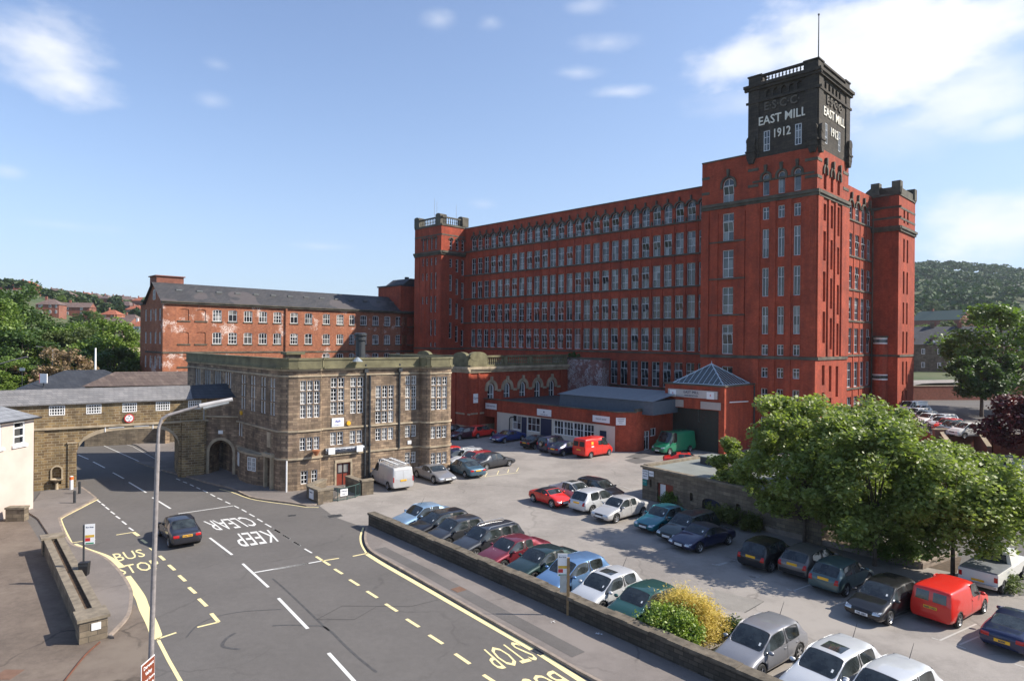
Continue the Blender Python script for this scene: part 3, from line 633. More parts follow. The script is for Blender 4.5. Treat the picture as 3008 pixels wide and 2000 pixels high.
b=MB(); b.M=I; b.poly((-36.9,.3,4.0),(-15.65,.3,4.0),(ca[0],ca[1]+.2,4.0),(ce[0],ce[1],4.0),(ce[0],14,4.0),(-36.9,14,4.0)); b.build('roof',FELTD,shop)
b=MB(); b.M=Matrix.Translation((0,.06,0)); b.wall(-34.5,-15.7,0,2.75,[(-31.7,-30.2,.8,2.6),(-30.15,-29.15,0,2.5),(-29.1,-26.95,.85,2.6),(-26.9,-25.0,0,2.65),(-24.7,-18.65,.95,2.6),(-17.9,-16.9,0,2.1)],rev=.15); b.build('painted_front',CREAM,shop)
b=MB(); b.M=Matrix.Translation((0,.18,0))
for x0,x1,z in ((-30.15,-29.15,2.5),(-26.9,-25.0,2.65),(-17.9,-16.9,2.1)): b.box(x0,x1,0,.05,0,z)
b.build('door',NAVY,shop)
Ms=Matrix.Translation((0,.1,0))
window(shop,Ms,-31.7,.8,1.5,1.8,2,(.5,),False,rev=.05); window(shop,Ms,-29.1,.85,2.15,1.75,3,(.5,),False,rev=.05)
for i in range(4): window(shop,Ms,-24.7+i*1.5125,.95,1.5,1.65,3,(.5,),False,rev=.05,bar=.06,fr=.08)
window(shop,M2_,1.5,0,1.1,2.1,2,(.7,),False,rev=.1); window(shop,M2_,2.7,1.4,1.2,.9,2,(),False,rev=.1)
b=MB(); b.M=I; b.tube([(-30.4-1.6,-.12,.0),(-32.0,-.12,2.1),(-31.8,-.12,2.3),(-31.3,-.12,2.35)],.07); b.build('flue_pipe',IRON,shop)
WS=wm(shop,I)
board('wall_sign',WS,-36.6,-34.5,3.0,3.75,[('CAR VALETING',.24,-.05,1)],'white sign over the gateway at the far left end of the workshop row',ink=INK)
board('wall_sign',WS,-27.3,-25.0,2.95,3.75,[('▲',.3,.0,1),('Training Services',.17,-.28,1)],'white sign with a blue triangle above the navy workshop door')
board('wall_sign',WS,-18.75,-16.4,3.0,3.72,[('THE FIT SHOP',.24,-.08,1)],'white sign above the right hand end of the cream workshop front')
board('notice_board',wm(shop,M1_),.05,1.1,2.9,3.7,[('CUSTOMER',.15,.2,1),('PARKING',.15,.0,1),('ONLY',.15,-.2,1)],'square white notice on the brick corner of the workshop row')
# shed roof behind it
shed=thing('metal_shed','long low shed with blue grey metal sides and pale ribbed roof behind the workshop row','shed',SH,ang_mill)
r=MB(); r.M=I; r.xyprism([(-26,2.6),(-12.6,2.6),(-12.6,8.5),(-26,8.5)],4.0,5.5); r.build('wall',BLUEM,shed)
r=MB()
r.poly((-26.2,2.4,5.5),(-12.5,2.4,5.5),(-12.5,8.6,6.3),(-26.2,8.6,6.3)); r.poly((-26.2,8.6,6.3),(-26.2,2.4,5.5),(-26.2,2.4,5.4),(-26.2,8.6,5.4))
for i in range(9):
    x=-26+i*1.55; r.add([(x,2.4,5.52),(x+.08,2.4,5.52),(x+.08,8.6,6.34),(x,8.6,6.34)],[(0,1,2,3)])
r.build('roof',plain('pale_grey_ribbed_roof',(.22,.25,.27),.5,var=.12),shed)
r=MB(); r.M=I; r.yzprism([(9.0,5.3),(12.5,7.6),(12.5,7.4),(9.0,5.0)],-15.5,-13.6); r.box(-15.5,-13.6,9,12.5,4,5.2); r.build('lean_to',BLUEM,shed)
stub=thing('old_wall_stub','tall faded whitewashed brick wall stub with weeds on top beside the balustrade','wall',(32.68,69.57,0),ang_mill)
b=MB(); b.M=I; b.box(-40,-30.5,2.45,4.2,0,9.3); b.build('brickwork',BRICKF,stub)
b=MB(); b.box(-40.1,-30.4,2.4,4.3,9.3,9.55); b.build('coping',TRIMD,stub)
# ---------------------------------------------------------------- stone office building on the corner
sh=thing('stone_office','rounded gritstone office building with tall white mullioned windows and mossy parapet','office building',(-15.06,52.2,0),rad(36.6))
sh.matrix_basis=Matrix.Translation((-15.06,52.2,0))@Matrix.Rotation(rad(36.6),4,'Z')
b=MB(); t=MB(); pg=MB()
def lights(mb_holes,M,x0,x1,z0s,nc,mul=.1,rev=.16,cols=2):
    w=(x1-x0-mul*(nc-1))/nc
    for c in range(nc):
        for (z0,z1,rw) in z0s:
            u=x0+c*(w+mul); mb_holes.append((u,u+w,z0,z1)); window(sh,M,u,z0,w,z1-z0,cols,rw,False,fr=.05,bar=.035,rev=rev-.09)
R3_=(.333,.667); TALL=((8.05,8.82,(.5,)),(6.95,7.97,R3_),(5.83,6.87,R3_)); F0=Matrix()
h=[]
lights(h,F0,.48,1.64,TALL,2); lights(h,F0,2.16,3.3,TALL,2); lights(h,F0,4.42,6.1,((7.03,8.05,R3_),(5.95,6.95,R3_),(4.88,5.87,R3_)),3); lights(h,F0,7.21,8.28,TALL,2)
F1=((3.35,4.4,R3_),)
lights(h,F0,.48,1.56,F1,2);lights(h,F0,2.15,3.24,F1,2);lights(h,F0,4.43,6.1,((3.4,4.43,R3_),),3);lights(h,F0,7.22,8.29,((3.46,4.48,R3_),),2)
lights(h,F0,7.24,8.28,((1.15,2.12,R3_),),2); lights(h,F0,4.74,5.8,((1.0,1.83,(.5,)),),2)
h.append((1.02,2.22,-.01,1.85))
b.M=F0; b.wall(-.25,8.62,0,9.3,h,rev=.16)
t.box(.9,2.34,-.05,0,1.85,2.1); t.box(.86,1.02,-.05,0,0,1.85); t.box(2.22,2.38,-.05,0,0,1.85)
def courses(M,u0,u1):
    t.M=M; t.box(u0,u1,-.07,0,8.98,9.1); t.box(u0,u1,-.09,0,4.66,4.8); t.box(u0,u1,-.09,0,2.5,2.64)
    pg.M=M; pg.box(u0,u1,-.28,0,9.6,9.72); pg.box(u0,u1,-.14,.25,9.72,10.3); pg.box(u0,u1,-.2,.3,10.3,10.45); b.M=M; b.box(u0,u1,-.0,.2,9.3,9.6); t.box(u0,u1,-.12,0,9.45,9.6)
courses(F0,-.25,8.62)
def seg(p,q,holes=(),wins=(),z1=9.3):
    a=math.atan2(q[1]-p[1],q[0]-p[0]); L_=math.hypot(q[0]-p[0],q[1]-p[1]); M=fm(p[0],p[1],a); hh_=[]
    for w in wins: lights(hh_,M,*w)
    b.M=M; b.wall(0,L_,0,z1,list(holes)+hh_,rev=.16); courses(M,-.02,L_+.02); return M
# rounded corner
cp=[(-3.62,1.03),(-3.55,.5),(-3.3,.12),(-2.95,-.14),(-2.3,-.32),(-.45,-.34),(-.25,0)]
for p,q in zip(cp,cp[1:]):
    if p==(-2.3,-.32): MC=seg(p,q,wins=[(.2,1.75,((7.9,8.68,(.5,)),(6.85,7.82,R3_),(5.75,6.77,R3_)),3),(.2,1.75,((3.2,4.2,R3_),),3),(.3,.85,((.55,1.58,R3_),),1),(1.15,1.62,((.55,1.58,R3_),),1)])
    else: seg(p,q)
# right-hand bay
cp=[(8.62,0),(8.66,-.45),(8.88,-.83),(9.12,-.98),(10.98,-.98),(11.35,-.82),(11.6,-.4),(11.66,.2),(11.66,12)]
for p,q in zip(cp,cp[1:]):
    if p==(9.12,-.98): seg(p,q,wins=[(.12,1.72,((8.0,8.72,(.5,)),(6.9,7.9,R3_),(5.82,6.8,R3_)),3),(.12,1.72,((3.3,4.34,R3_),),3),(.15,1.75,((1.0,2.0,R3_),),3)])
    else: seg(p,q)
# left (west) facade : frame runs toward the corner
LA=math.atan2(-.992,.12); LO=(-3.48-.12*22.5,-.16+.992*22.5); LM_=fm(LO[0],LO[1],LA); f=lambda u:22.5-u
hl=[]
for u in (7.75,5.65,3.55,1.45+.0):
    if u<2: u=1.75
    lights(hl,LM_,f(u)-.48,f(u)+.48,((8.1,8.82,()),(7.0,8.0,()),(5.9,6.9,())),2,.14,cols=1 if u>6 else 2)
for u in (11.3,13.9,16.6,19.4): lights(hl,LM_,f(u)-.75,f(u)+.75,((7.2,8.9,(.45,)),),3,.14)
lights(hl,LM_,f(8.3)-.45,f(8.3)+.45,((3.5,4.7,()),),2,.1)
hl.append((f(2.55),f(1.55),-.01,2.5))
b.M=LM_; b.wall(0,f(1.2),0,9.3,hl,rev=.35); courses(LM_,0,f(1.2)+.02)
# door surround, bowed ground floor bay
t.M=LM_; t.box(f(2.75),f(2.55),-.25,0,0,2.9); t.box(f(1.55),f(1.35),-.25,0,0,2.9); t.box(f(2.9),f(1.2),-.35,0,2.6,2.85); t.box(f(2.6),f(1.9),-.06,0,3.3,4.5)
b.M=LM_; bay=[(f(8.4),0),(f(7.9),-.35),(f(6.5),-.7),(f(4.9),-.7),(f(3.6),-.45),(f(2.9),0)]; b.xyprism(bay,0,2.45); t.xyprism([(x,y-.08 if y<0 else 0) for x,y in bay],2.45,2.6)
MB_=LM_@fm(f(4.9),-.7,math.atan2(.25,1.3)); 
for i in range(2): window(sh,MB_,.12+i*.6,1.2,.5,1.1,2,R3_,False,fr=.05,bar=.035,rev=-.06)
M2b=LM_@fm(f(7.9),-.35,math.atan2(-.35,1.4)); 
for i in range(2): window(sh,M2b,.3+i*.45,1.2,.36,1.1,1,(.5,),False,fr=.05,bar=.035,rev=-.06)
b.M=F0; b.poly((11.66,12,0),(11.66,12,9.3),(LO[0],LO[1],9.3),(LO[0],LO[1],0))
b.build('stone_wall',STONE,sh); t.build('stone_dressing',TRIM,sh); pg.build('parapet',TRIMG,sh)
r=MB(); r.poly(*[(x,y,9.75) for x,y in ((-3.5,1.2),(-2.8,0),(8.9,0.1),(9.3,-.8),(11,-.8),(11.5,.3),(11.6,12),LO)]); r.build('roof',FELTD,sh)
# side doorway dark leaf + main door
d=MB(); d.M=F0; d.box(1.02,2.22,.14,.2,0,1.85); dr=d.build('double_door',FRD,sh)
d=MB(); 
for x in (1.14,1.68):
    d.box(x,x+.4,.12,.139,.95,1.7)
d.build('door_pane',GLW,dr)
d=MB(); d.box(1.60,1.64,.1,.139,0,1.85); d.build('meeting_rail',BLK,dr)
d=MB(); d.M=LM_; d.box(f(2.55),f(1.55),.3,.36,0,2.5); d.build('side_door',BLK,sh)
for i,pts in enumerate((((3.45,-.1,0),(3.45,-.1,9.9)),((3.85,-.12,0),(3.85,-.12,8.95)),((6.6,-.1,2.6),(6.6,-.1,9.9)))):
    d=MB(); d.tube(pts,.085,8); 
    z=pts[0][2]+1.5
    while z<pts[1][2]: d.cyl((pts[0][0],pts[0][1],z),(pts[0][0],pts[0][1],z+.12),.125,.125,8); z+=1.55
    if i!=1: d.box(pts[0][0]-.17,pts[0][0]+.17,-.3,-.01,9.2,9.5)
    d.build('drainpipe',IRON,sh)
d=MB(); d.tube([(-3.1,-.3,0),(-3.1,-.3,2.5)],.06); d.build('drainpipe',FRW,sh)
# iron vent stack and roof lamp
v=thing('vent_stack','black iron ventilation stack with ringed cap rising from the office roof','chimney'); v.matrix_basis=sh.matrix_basis@Matrix.Translation((3.7,1.6,9.75))
d=MB(); d.lathe([(.55,0),(.55,.25),(.42,.35),(.4,2.1),(.52,2.15),(.52,2.3),(.42,2.35),(.42,2.5),(.55,2.55),(.55,2.7),(.35,2.8),(0.01,2.8)],(0,0),14); d.build('stack',IRON,v)
v=thing('roof_chimney','squat square stone chimney with wide cap on the office parapet','chimney'); v.matrix_basis=sh.matrix_basis@Matrix.Translation((-1.9,2.2,9.7))
d=MB(); d.box(-.5,.5,-.5,.5,0,1.0); d.build('shaft',STONE,v); d=MB(); d.box(-.75,.75,-.75,.75,1.0,1.2); d.build('cap',TRIMG,v)
for x,z,l in ((5.9,9.3,'grey conical floodlight hanging beside the iron vent stack'),):
    v=thing('roof_floodlight',l,'lamp'); v.matrix_basis=sh.matrix_basis@Matrix.Translation((2.5,-.6,10.2))
    d=MB(); d.cyl((0,0,.3),(0,0,-.05),.08,.45,12); d.build('shade',plain('grey_enamel',(.25,.28,.3),.4),v); d=MB(); d.tube([(0,0,.3),(0,.6,.45),(0,1.0,0)],.03); d.build('bracket',IRON,v)
WS_=sh.matrix_basis
sb=thing('shop_sign','long silver sign with dark lettering above the double doors of the stone office','sign'); sb.matrix_basis=WS_@Matrix.Translation((1.68,-.1,2.95))
d=MB(); d.box(-1.65,1.65,-.1,.08,-.2,.2)
for s_ in (-1,1): d.cyl((-1.65,-.0,0),(1.65,-.0,0),.2,.2,16)
d.build('sign_body',SILVS,sb)
for x in (-1.2,1.2): d=MB(); d.box(x-.27,x+.27,-.27,-.2,-.27,.24); d.build('sign_panel',WHITE,sb)
text('lettering','STRUTT HOUSE',.28,Matrix.Translation((0,-.21,-.09)),INK,sb,.01)
bo=board('wall_sign',WS_,.58,1.59,4.84,5.55,[('digib',.26,.02,1),('www.digib.co.uk',.09,-.22,1)],'white sign with blue lettering under the tall office windows above the door',ink=plain('violet_ink',(.08,.08,.45),.5,var=0))
bo=board('wall_sign',MC@Matrix.Translation((-1.6,-.05,0)),-.15,.35,2.9,3.7,[('digib',.16,.1,1)],'white sign with blue lettering beside the lamp post on the office corner',ink=plain('violet_ink',(.08,.08,.45),.5,var=0))
board('wall_plate',WS_,7.45,7.8,2.85,3.15,[],'blank white plate on the office wall left of the right hand bay','plate')
for x,z,M,l in ((2.0,5.06,WS_,'round yellow alarm box right of the white sign on the office front'),(f(7.95),5.55,WS_@LM_,'round yellow alarm box on the shaded side wall of the stone office')):
    v=thing('alarm_box',l,'alarm box'); v.matrix_basis=M@Matrix.Translation((x,-.02,z)); d=MB(); d.cyl((0,0,0),(0,-.12,0),.19,.17,16); d.cyl((0,-.12,0),(0,-.13,0),.08,.08,10); d.build('case',plain('yellow_alarm_plastic',(.75,.42,.03),.4),v)
# flower basket
v=thing('hanging_basket','terracotta hanging planter with trailing plant on the rounded office corner','planter'); v.matrix_basis=WS_@MC@Matrix.Translation((1.35,-.45,3.15))
d=MB(); d.cyl((0,0,-.35),(0,0,.05),.1,.32,12); d.build('pot',plain('terracotta',(.38,.14,.06),.7),v)
# ramp walls, railing
v=thing('ramp_wall','low stone wall with white notice enclosing the office entrance ramp','wall',(0,0,0))
d=MB(); cp_=MB()
def lowwall(d,c,p,q,h,th=.42):
    P=Vector(p);Q=Vector(q);n=(Q-P).normalized();m=Vector((-n.y,n.x))*th/2
    d.xyprism([tuple(P-m),tuple(Q-m),tuple(Q+m),tuple(P+m)],0,h)
    m2=m*1.2; e=n*.04; c.xyprism([tuple(P-m2-e),tuple(Q-m2+e),tuple(Q+m2+e),tuple(P+m2-e)],h,h+.12)
lowwall(d,cp_,(-15.05,48.35),(-13.75,46.85),.95); lowwall(d,cp_,(-13.85,47.3),(-13.2,47.8),.9); lowwall(d,cp_,(-15.1,48.5),(-14.6,50.6),.95)
d.build('stonework',STONEP,v); cp_.build('coping',COPE,v)
board('notice_board',fm(-14.6,47.55,math.atan2(-1.5,1.3)),-.35,.35,.25,.9,[('PRIVATE',.13,.1,1)],'small white notice on the end of the ramp wall by the road')
v=thing('ramp_wall','low stone wall beside the silver van at the far end of the entrance ramp','wall',(0,0,0))
d=MB(); cp_=MB(); lowwall(d,cp_,(-11.5,49.75),(-10.75,50.3),1.05); lowwall(d,cp_,(-11.5,49.85),(-13.0,51.6),1.0); d.build('stonework',STONEP,v); cp_.build('coping',COPE,v)
v=thing('railing','green painted tubular railing bowed around the office entrance ramp','railing',(0,0,0))
pts=[(-13.15,47.7),(-12.75,47.75),(-12.2,48.3),(-11.75,49.0),(-11.55,49.6)]
GR=plain('dark_green_rail_paint',(.05,.09,.08),.5); d=MB()
for z in (.95,.1): d.tube([(*p,z) for p in pts],.03,6)
for p in pts[::1]: d.cyl((*p,0),(*p,.97),.035,.035,6)
for a_,c_ in zip(pts,pts[1:]):
    for k in range(1,7):
        q=Vector(a_).lerp(Vector(c_),k/7); d.cyl((q.x,q.y,.1),(q.x,q.y,.95),.012,.012,4)
d.build('bars',GR,v)
board('notice_board',fm(-12.6,47.95,rad(45)),-.05,.55,.35,.85,[('PARKING',.12,.06,1),('ONLY',.12,-.14,1)],'white notice hung on the green ramp railing')

# ---------------------------------------------------------------- arched gallery bridge over the road
br=thing('gallery_bridge','golden stone covered bridge with small white windows arching over the road','bridge',(-36.8,50.1,0),math.atan2(.55,.835))
br.matrix_basis=Matrix.Translation((-36.8,50.1,0))@Matrix.Rotation(math.atan2(.55,.835),4,'Z'); WB=br.matrix_basis
b=MB(); t=MB()
arch=[(2.6,0),(2.6,2.75),(2.75,3.2),(3.05,3.62),(3.5,3.92),(4.0,4.12),(4.6,4.28),(5.4,4.35),(6.3,4.38),(7.2,4.37),(8.0,4.33),(8.6,4.2),(9.1,3.97),(9.5,3.62),(9.78,3.2),(9.9,2.75),(9.9,0)]
wins=[(.8,1.83),(3.23,4.26),(5.72,6.75),(8.13,9.19),(10.59,11.62)]
def bridgewall(y,s):
    b.M=Matrix.Translation((0,y,0))
    b.wall(-3.5,12.2,4.62,6.72,[(a,c,5.8,6.52) for a,c in wins] if s else [],rev=.2)
    b.wall(-3.5,2.6,0,4.62,[(-.75,.25,-.01,2.2,.4),(1.03,1.63,.35,1.75,True)] if s else [],rev=.3); b.wall(9.9,12.2,0,4.62)
    for p,q in zip(arch[1:-1],arch[2:-1]): b.poly((p[0],0,p[1]),(q[0],0,q[1]),(q[0],0,4.62),(p[0],0,4.62))
bridgewall(0,True); bridgewall(3.2,False); b.M=Matrix()
for p,q in zip(arch,arch[1:]): b.poly((p[0],0,p[1]),(p[0],3.2,p[1]),(q[0],3.2,q[1]),(q[0],0,q[1]))
b.M=Matrix(); b.box(10.1,11.85,-.35,0,0,4.75); b.box(-.1,.52,-.12,0,0,4.6); b.box(2.05,2.6,-.1,0,0,3.6); b.box(.7,2.0,-.06,0,0,4.6)if 0 else None
t.box(-3.5,12.2,-.16,0,4.68,4.84); t.box(2.0,2.65,-.14,0,3.5,3.62)
for p,q in zip(arch[2:-2],arch[3:-1]): t.xzprism([(p[0],p[1]),(q[0],q[1]),(q[0]+.0,q[1]+.3),(p[0]-.0,p[1]+.3)],-.05,.0)
# pieces either side
for M_,a_,c_ in ((None,0,0),): pass
b.poly((1.03,.3,.3),(1.63,.3,.3),(1.63,.3,1.8),(1.03,.3,1.8))
b.build('stone_wall',STONEG,br); t.build('string_course',TRIM,br)
for a_,c_ in wins: window(br,Matrix(),a_,5.78,c_-a_,.76,6,(.333,.667),False,fr=.07,bar=.05,rev=-.02)
r=MB(); r.poly((-3.7,-.22,6.7),(10.9,-.22,6.7),(10.9,1.6,7.75),(-3.7,1.6,7.75)); r.poly((-3.7,3.42,6.7),(-3.7,1.6,7.75),(10.9,1.6,7.75),(10.9,3.42,6.7)); r.poly((-3.7,-.22,6.7),(-3.7,-.22,6.62),(10.9,-.22,6.62),(10.9,-.22,6.7)); r.build('roof',SLATEG,br)
# link from the bridge to the office with the small foot arch
r=MB(); MK=Matrix.Translation((10.9,0,0)); r.poly((10.9,-.22,6.7),(15.2,-1.9,6.75),(16.2,.4,8.0),(10.9,1.6,7.75)); r.poly((10.9,1.6,7.75),(16.2,.4,8.0),(16.2,4,6.9),(10.9,3.42,6.7)); r.build('roof',SLATED,br)
fa=thing('foot_arch','dark stone wall with round footpath arch joining the bridge to the office','wall',(-27.05,56.75,0),math.atan2(-.09,1.))
b=MB(); b.wall(-.35,3.6,0,6.8,[(.62,2.75,-.01,3.04,True)],rev=1.6); b.M=Matrix.Translation((0,1.6,0)); b.wall(-.35,3.6,0,6.8,[(.62,2.75,-.01,3.04,True)],rev=.01); b.build('stone_wall',STONE,fa)
t=MB(); t.archring(1.685,1.97,1.07,1.32,-.05,0,10,legs=1.9); t.box(-.3,3.5,-.12,0,5.05,5.18); t.build('arch_stones',TRIM,fa)
fa.matrix_basis=Matrix.Translation((-27.05,56.75,0))@Matrix.Rotation(math.atan2(-.09,1.),4,'Z')
board('wall_plate',fa.matrix_basis,1.45,1.85,3.6,3.9,[],'small white plate above the footpath arch','plate')
v=thing('pier_drainpipe','pale drainpipe where the bridge meets the footpath arch','drainpipe'); v.matrix_basis=fa.matrix_basis@Matrix.Translation((0,-.1,0)); d=MB(); d.tube([(.15,-.02,3.5),(.15,-.02,6.3)],.05); d.build('pipe',SILVS,v)
# height sign and stripes
v=thing('height_limit_sign','round white and red height limit sign on the bridge above the arch','road sign'); v.matrix_basis=WB@Matrix.Translation((6.2,-.06,5.28))
d=MB(); d.cyl((0,0,0),(0,-.05,0),.36,.36,24); d.build('ring',REDI,v); d=MB(); d.cyl((0,-.05,0),(0,-.06,0),.28,.28,24); fc=d.build('face',WHITE,v)
text('lettering',"15'-3\"",.2,Matrix.Translation((0,-.065,-.07)),INK,fc,.003)
d=MB(); d.xzprism([(-.07,.24),(.07,.24),(0,.13)],-.07,-.06); d.build('arrow',INK,fc); d=MB(); d.xzprism([(-.07,-.24),(0,-.13),(.07,-.24)],-.07,-.06); d.build('arrow',INK,fc)
for i,(x0,x1,z0,z1,l) in enumerate(((4.50,4.57,4.26,4.66,'short upright white bar left of the arch crown'),(4.77,5.85,4.54,4.6,'horizontal white bar on the arch crown, the left of the pair'),(6.55,7.65,4.55,4.61,'horizontal white bar on the arch crown, the right of the pair'),(7.9,7.97,4.3,4.72,'short upright white bar right of the arch crown'))):
    v=thing('headroom_marker',l,'marker',group='white headroom bars on the arch'); v.matrix_basis=WB@Matrix.Translation(((x0+x1)/2,-.06,(z0+z1)/2)); d=MB(); w=(x1-x0)/2;hh_=(z1-z0)/2; d.box(-w,w,-.03,0,-hh_,hh_); d.build('bar',WHITE,v)
v=thing('drinking_fountain','stone drinking fountain with basin in an arched niche of the bridge pier','fountain'); v.matrix_basis=WB@Matrix.Translation((1.33,0,0))
d=MB(); d.archring(0,1.45,.3,.4,-.08,0,10,legs=.75); d.build('niche_surround',TRIM,v)
d=MB(); d.lathe([(.02,.55),(.2,.6),(.42,.75),(.45,.82),(.36,.82),(.2,.72),(.01,.7)],(0,-.15),14); d.build('basin',TRIM,v); d=MB(); d.cyl((0,-.15,0),(0,-.15,.6),.13,.1,8); d.build('pedestal',TRIM,v)
# ---------------------------------------------------------------- pink rendered building at the left edge
pk=thing('rendered_house','pale pink rendered house with white sash windows and slate hip roof at the left edge','house')
PA=math.atan2(.9974,.0715); PL=14; pk.matrix_basis=Matrix.Translation((-33.0-.0715*PL,44.71-.9974*PL,0))@Matrix.Rotation(PA,4,'Z')
b=MB(); h=[]
for u,w in ((1.68,.92),(3.5,.9),(5.4,.9)):
    x=PL-u; h.append((x,x+w,4.7,6.25)); window(pk,Matrix(),x,4.7,w,1.55,1,(.35,.72),False,fr=.1,bar=.09,rev=.03)
b.wall(0,PL,0,6.45,h,rev=.12); b.M=fm(PL,0,PI/2); b.wall(0,9,0,6.45); b.M=Matrix(); b.poly((0,9,0),(0,0,0),(0,0,6.45),(0,9,6.45)); b.build('rendered_wall',PINK,pk)
for u,w in ((1.68,.92),(3.5,.9),(5.4,.9)):
    d=MB(); d.box(PL-u-.15,PL-u+w+.15,-.12,.1,4.52,4.7); d.build('sill',FRW,pk)
r=MB(); o_=.25; E=[(-o_,-o_,6.4),(PL+o_,-o_,6.4),(PL+o_,9+o_,6.4),(-o_,9+o_,6.4)]; a_=(4,4.5,9.0); c_=(PL-4.2,4.5,9.0)
r.poly(E[0],E[1],c_,a_); r.poly(E[1],E[2],c_); r.poly(E[2],E[3],a_,c_); r.poly(E[3],E[0],a_); r.build('roof',slate('pale_grey_slate',(.20,.21,.225),(.17,.175,.19),0,.2),pk)
d=MB(); d.tube([(-.3,-.3,6.35),(PL+.3,-.3,6.35),(PL+.3,9.3,6.35)],.06); d.build('gutter',BLK,pk)
d=MB(); d.box(9.4,9.45,-.04,0,0,2.6); d.box(10.75,10.8,-.04,0,0,2.6); d.box(9.4,10.8,-.04,0,2.6,2.65); d.build('doorway_trim',COPE,pk)
v=thing('boundary_pier','stubby stone wall end against the pink house','wall'); d=MB(); cp_=MB(); lowwall(d,cp_,(-32.6,41.95),(-31.5,42.1),.8,.5); d.build('stonework',STONEP,v); cp_.build('coping',COPE,v)
# ---------------------------------------------------------------- low stone block in the car park
tb=thing('stone_outbuilding','low stone outbuilding with flat grey felt roof beside the trees','outbuilding',(10.1,49.6,0),rad(-53.2)); tb.matrix_basis=Matrix.Translation((10.1,49.6,0))@Matrix.Rotation(rad(-53.2),4,'Z')
b=MB(); b.wall(0,14,0,2.4,[(1.45,2.95,.0,1.5),(.72,.92,1.0,1.6),(4.45,4.7,.75,1.3),(5.5,7.0,-.01,1.2,.3),(8.2,8.5,.8,1.3)],rev=.3); b.M=fm(14,0,PI/2); b.wall(0,8.2,0,2.4); b.M=Matrix(); b.poly((0,8.2,0),(0,0,0),(0,0,2.4),(0,8.2,2.4)); b.poly((14,8.2,0),(0,8.2,0),(0,8.2,2.4),(14,8.2,2.4)); b.build('stone_wall',STONEP,tb)
r=MB(); r.box(.25,13.8,.25,8.0,2.3,2.42); r.build('roof',FELT,tb)
t=MB(); t.box(-.12,14.1,-.12,.25,2.4,2.54); t.box(-.12,.3,.25,8.35,2.4,2.6); t.box(.3,14.1,8.0,8.35,2.4,2.6); t.build('coping',COPE,tb)
d=MB(); d.M=Matrix.Translation((0,.2,0)); d.box(1.45,1.55,-.05,.05,0,1.5); d.box(2.85,2.95,-.05,.05,0,1.5); d.box(1.55,2.85,-.05,.05,1.4,1.5); d.box(2.1,2.85,0,.05,0,1.4); d.build('door_frame',FRD,tb)
d=MB(); d.M=Matrix.Translation((0,.25,0)); d.box(1.55,2.1,0,.04,.1,1.4); d.build('door_panel',WHITE,tb)
d=MB(); d.M=Matrix.Translation((0,.28,0)); d.box(5.5,7.0,0,.02,0,1.2); d.build('arched_door',NAVY,tb)
d=MB(); 
d.M=Matrix.Translation((0,.28,0)); d.box(.72,.92,0,.02,1.0,1.6); d.build('vent',BLK,tb)
d=MB(); d.M=Matrix.Translation((0,.28,0)); d.box(4.45,4.7,0,.02,.75,1.3); d.build('vent',BLK,tb)
v=thing('roof_hatch','dark metal hatch box standing on the flat roof of the outbuilding','hatch'); v.matrix_basis=tb.matrix_basis@Matrix.Translation((2.6,5.6,2.42)); d=MB(); d.box(-.9,.9,-.8,.8,0,.55); d.build('box',FELTD,v); d=MB(); d.box(-1,1,-.9,.9,.55,.63); d.build('lid',FELT,v)
board('wall_sign',tb.matrix_basis,.05,.62,1.55,2.25,[('CAR PARK',.11,.2,1),('PAY AND',.11,.02,1),('DISPLAY',.11,-.16,1)],'large white notice at the left end of the stone outbuilding')
board('wall_sign',tb.matrix_basis,.7,1.15,1.85,2.25,[('TOILETS',.1,-.03,1)],'smaller white notice high on the stone outbuilding')
board('wall_sign',tb.matrix_basis,.08,.5,1.05,1.5,[('MILL CAFE',.075,.05,1)],'teal notice below the white one on the stone outbuilding',mat=plain('teal_sign_paint',(.02,.22,.2),.5),ink=LETW)
# ---------------------------------------------------------------- ground, road, pavements
def asphalt(name,c,spot=.5,wear=(.5,.62),wearc=None,rough=.85,patchy=.2,cracks=0):
    m,nt,b=nodes(name); co=objco(nt)
    f=noise(nt,co,.22,6,.65); f2=noise(nt,co,3.0,6,.8); f3=noise(nt,co,28,2,.5)
    col=mix(nt,mapr(nt,f,.3,.7),tuple(x*(1-patchy) for x in c),tuple(x*(1+patchy) for x in c))
    col=mix(nt,1.0,col,mix(nt,mapr(nt,f2,.25,.75),(1-.25*spot,)*3,(1+.25*spot,)*3),'MULTIPLY')
    col=mix(nt,1.0,col,mix(nt,mapr(nt,f3,.3,.7),(.88,)*3,(1.12,)*3),'MULTIPLY')
    if wearc: col=mix(nt,mapr(nt,noise(nt,co,.11,5,.7),*wear),col,wearc)
    if cracks:
        vo=nt.nodes.new('ShaderNodeTexVoronoi'); vo.feature='DISTANCE_TO_EDGE'; vo.inputs['Scale'].default_value=.16
        w_=nt.nodes.new('ShaderNodeVectorMath'); w_.operation='ADD'; nz=nt.nodes.new('ShaderNodeTexNoise'); nz.inputs['Scale'].default_value=.8; nz.inputs['Detail'].default_value=6; nt.links.new(co,nz.inputs['Vector'])
        nt.links.new(co,w_.inputs[0]); nt.links.new(nz.outputs['Color'],w_.inputs[1]); nt.links.new(w_.outputs[0],vo.inputs['Vector'])
        ck=mapr(nt,vo.outputs['Distance'],.004,.012,cracks,0); ck=mth(nt,'MULTIPLY',ck,mapr(nt,noise(nt,co,.35,3),.45,.6))
        col=mix(nt,ck,col,tuple(x*.35 for x in c))
    nt.links.new(col,b.inputs['Base Color']); b.inputs['Roughness'].default_value=rough; b.inputs['Specular IOR Level'].default_value=.3
    bump(nt,b,f3,.4,.01); MATS[name]=m; return m
ROAD=asphalt('dark_road_asphalt',(.122,.112,.104),.5,patchy=.10,cracks=.25)
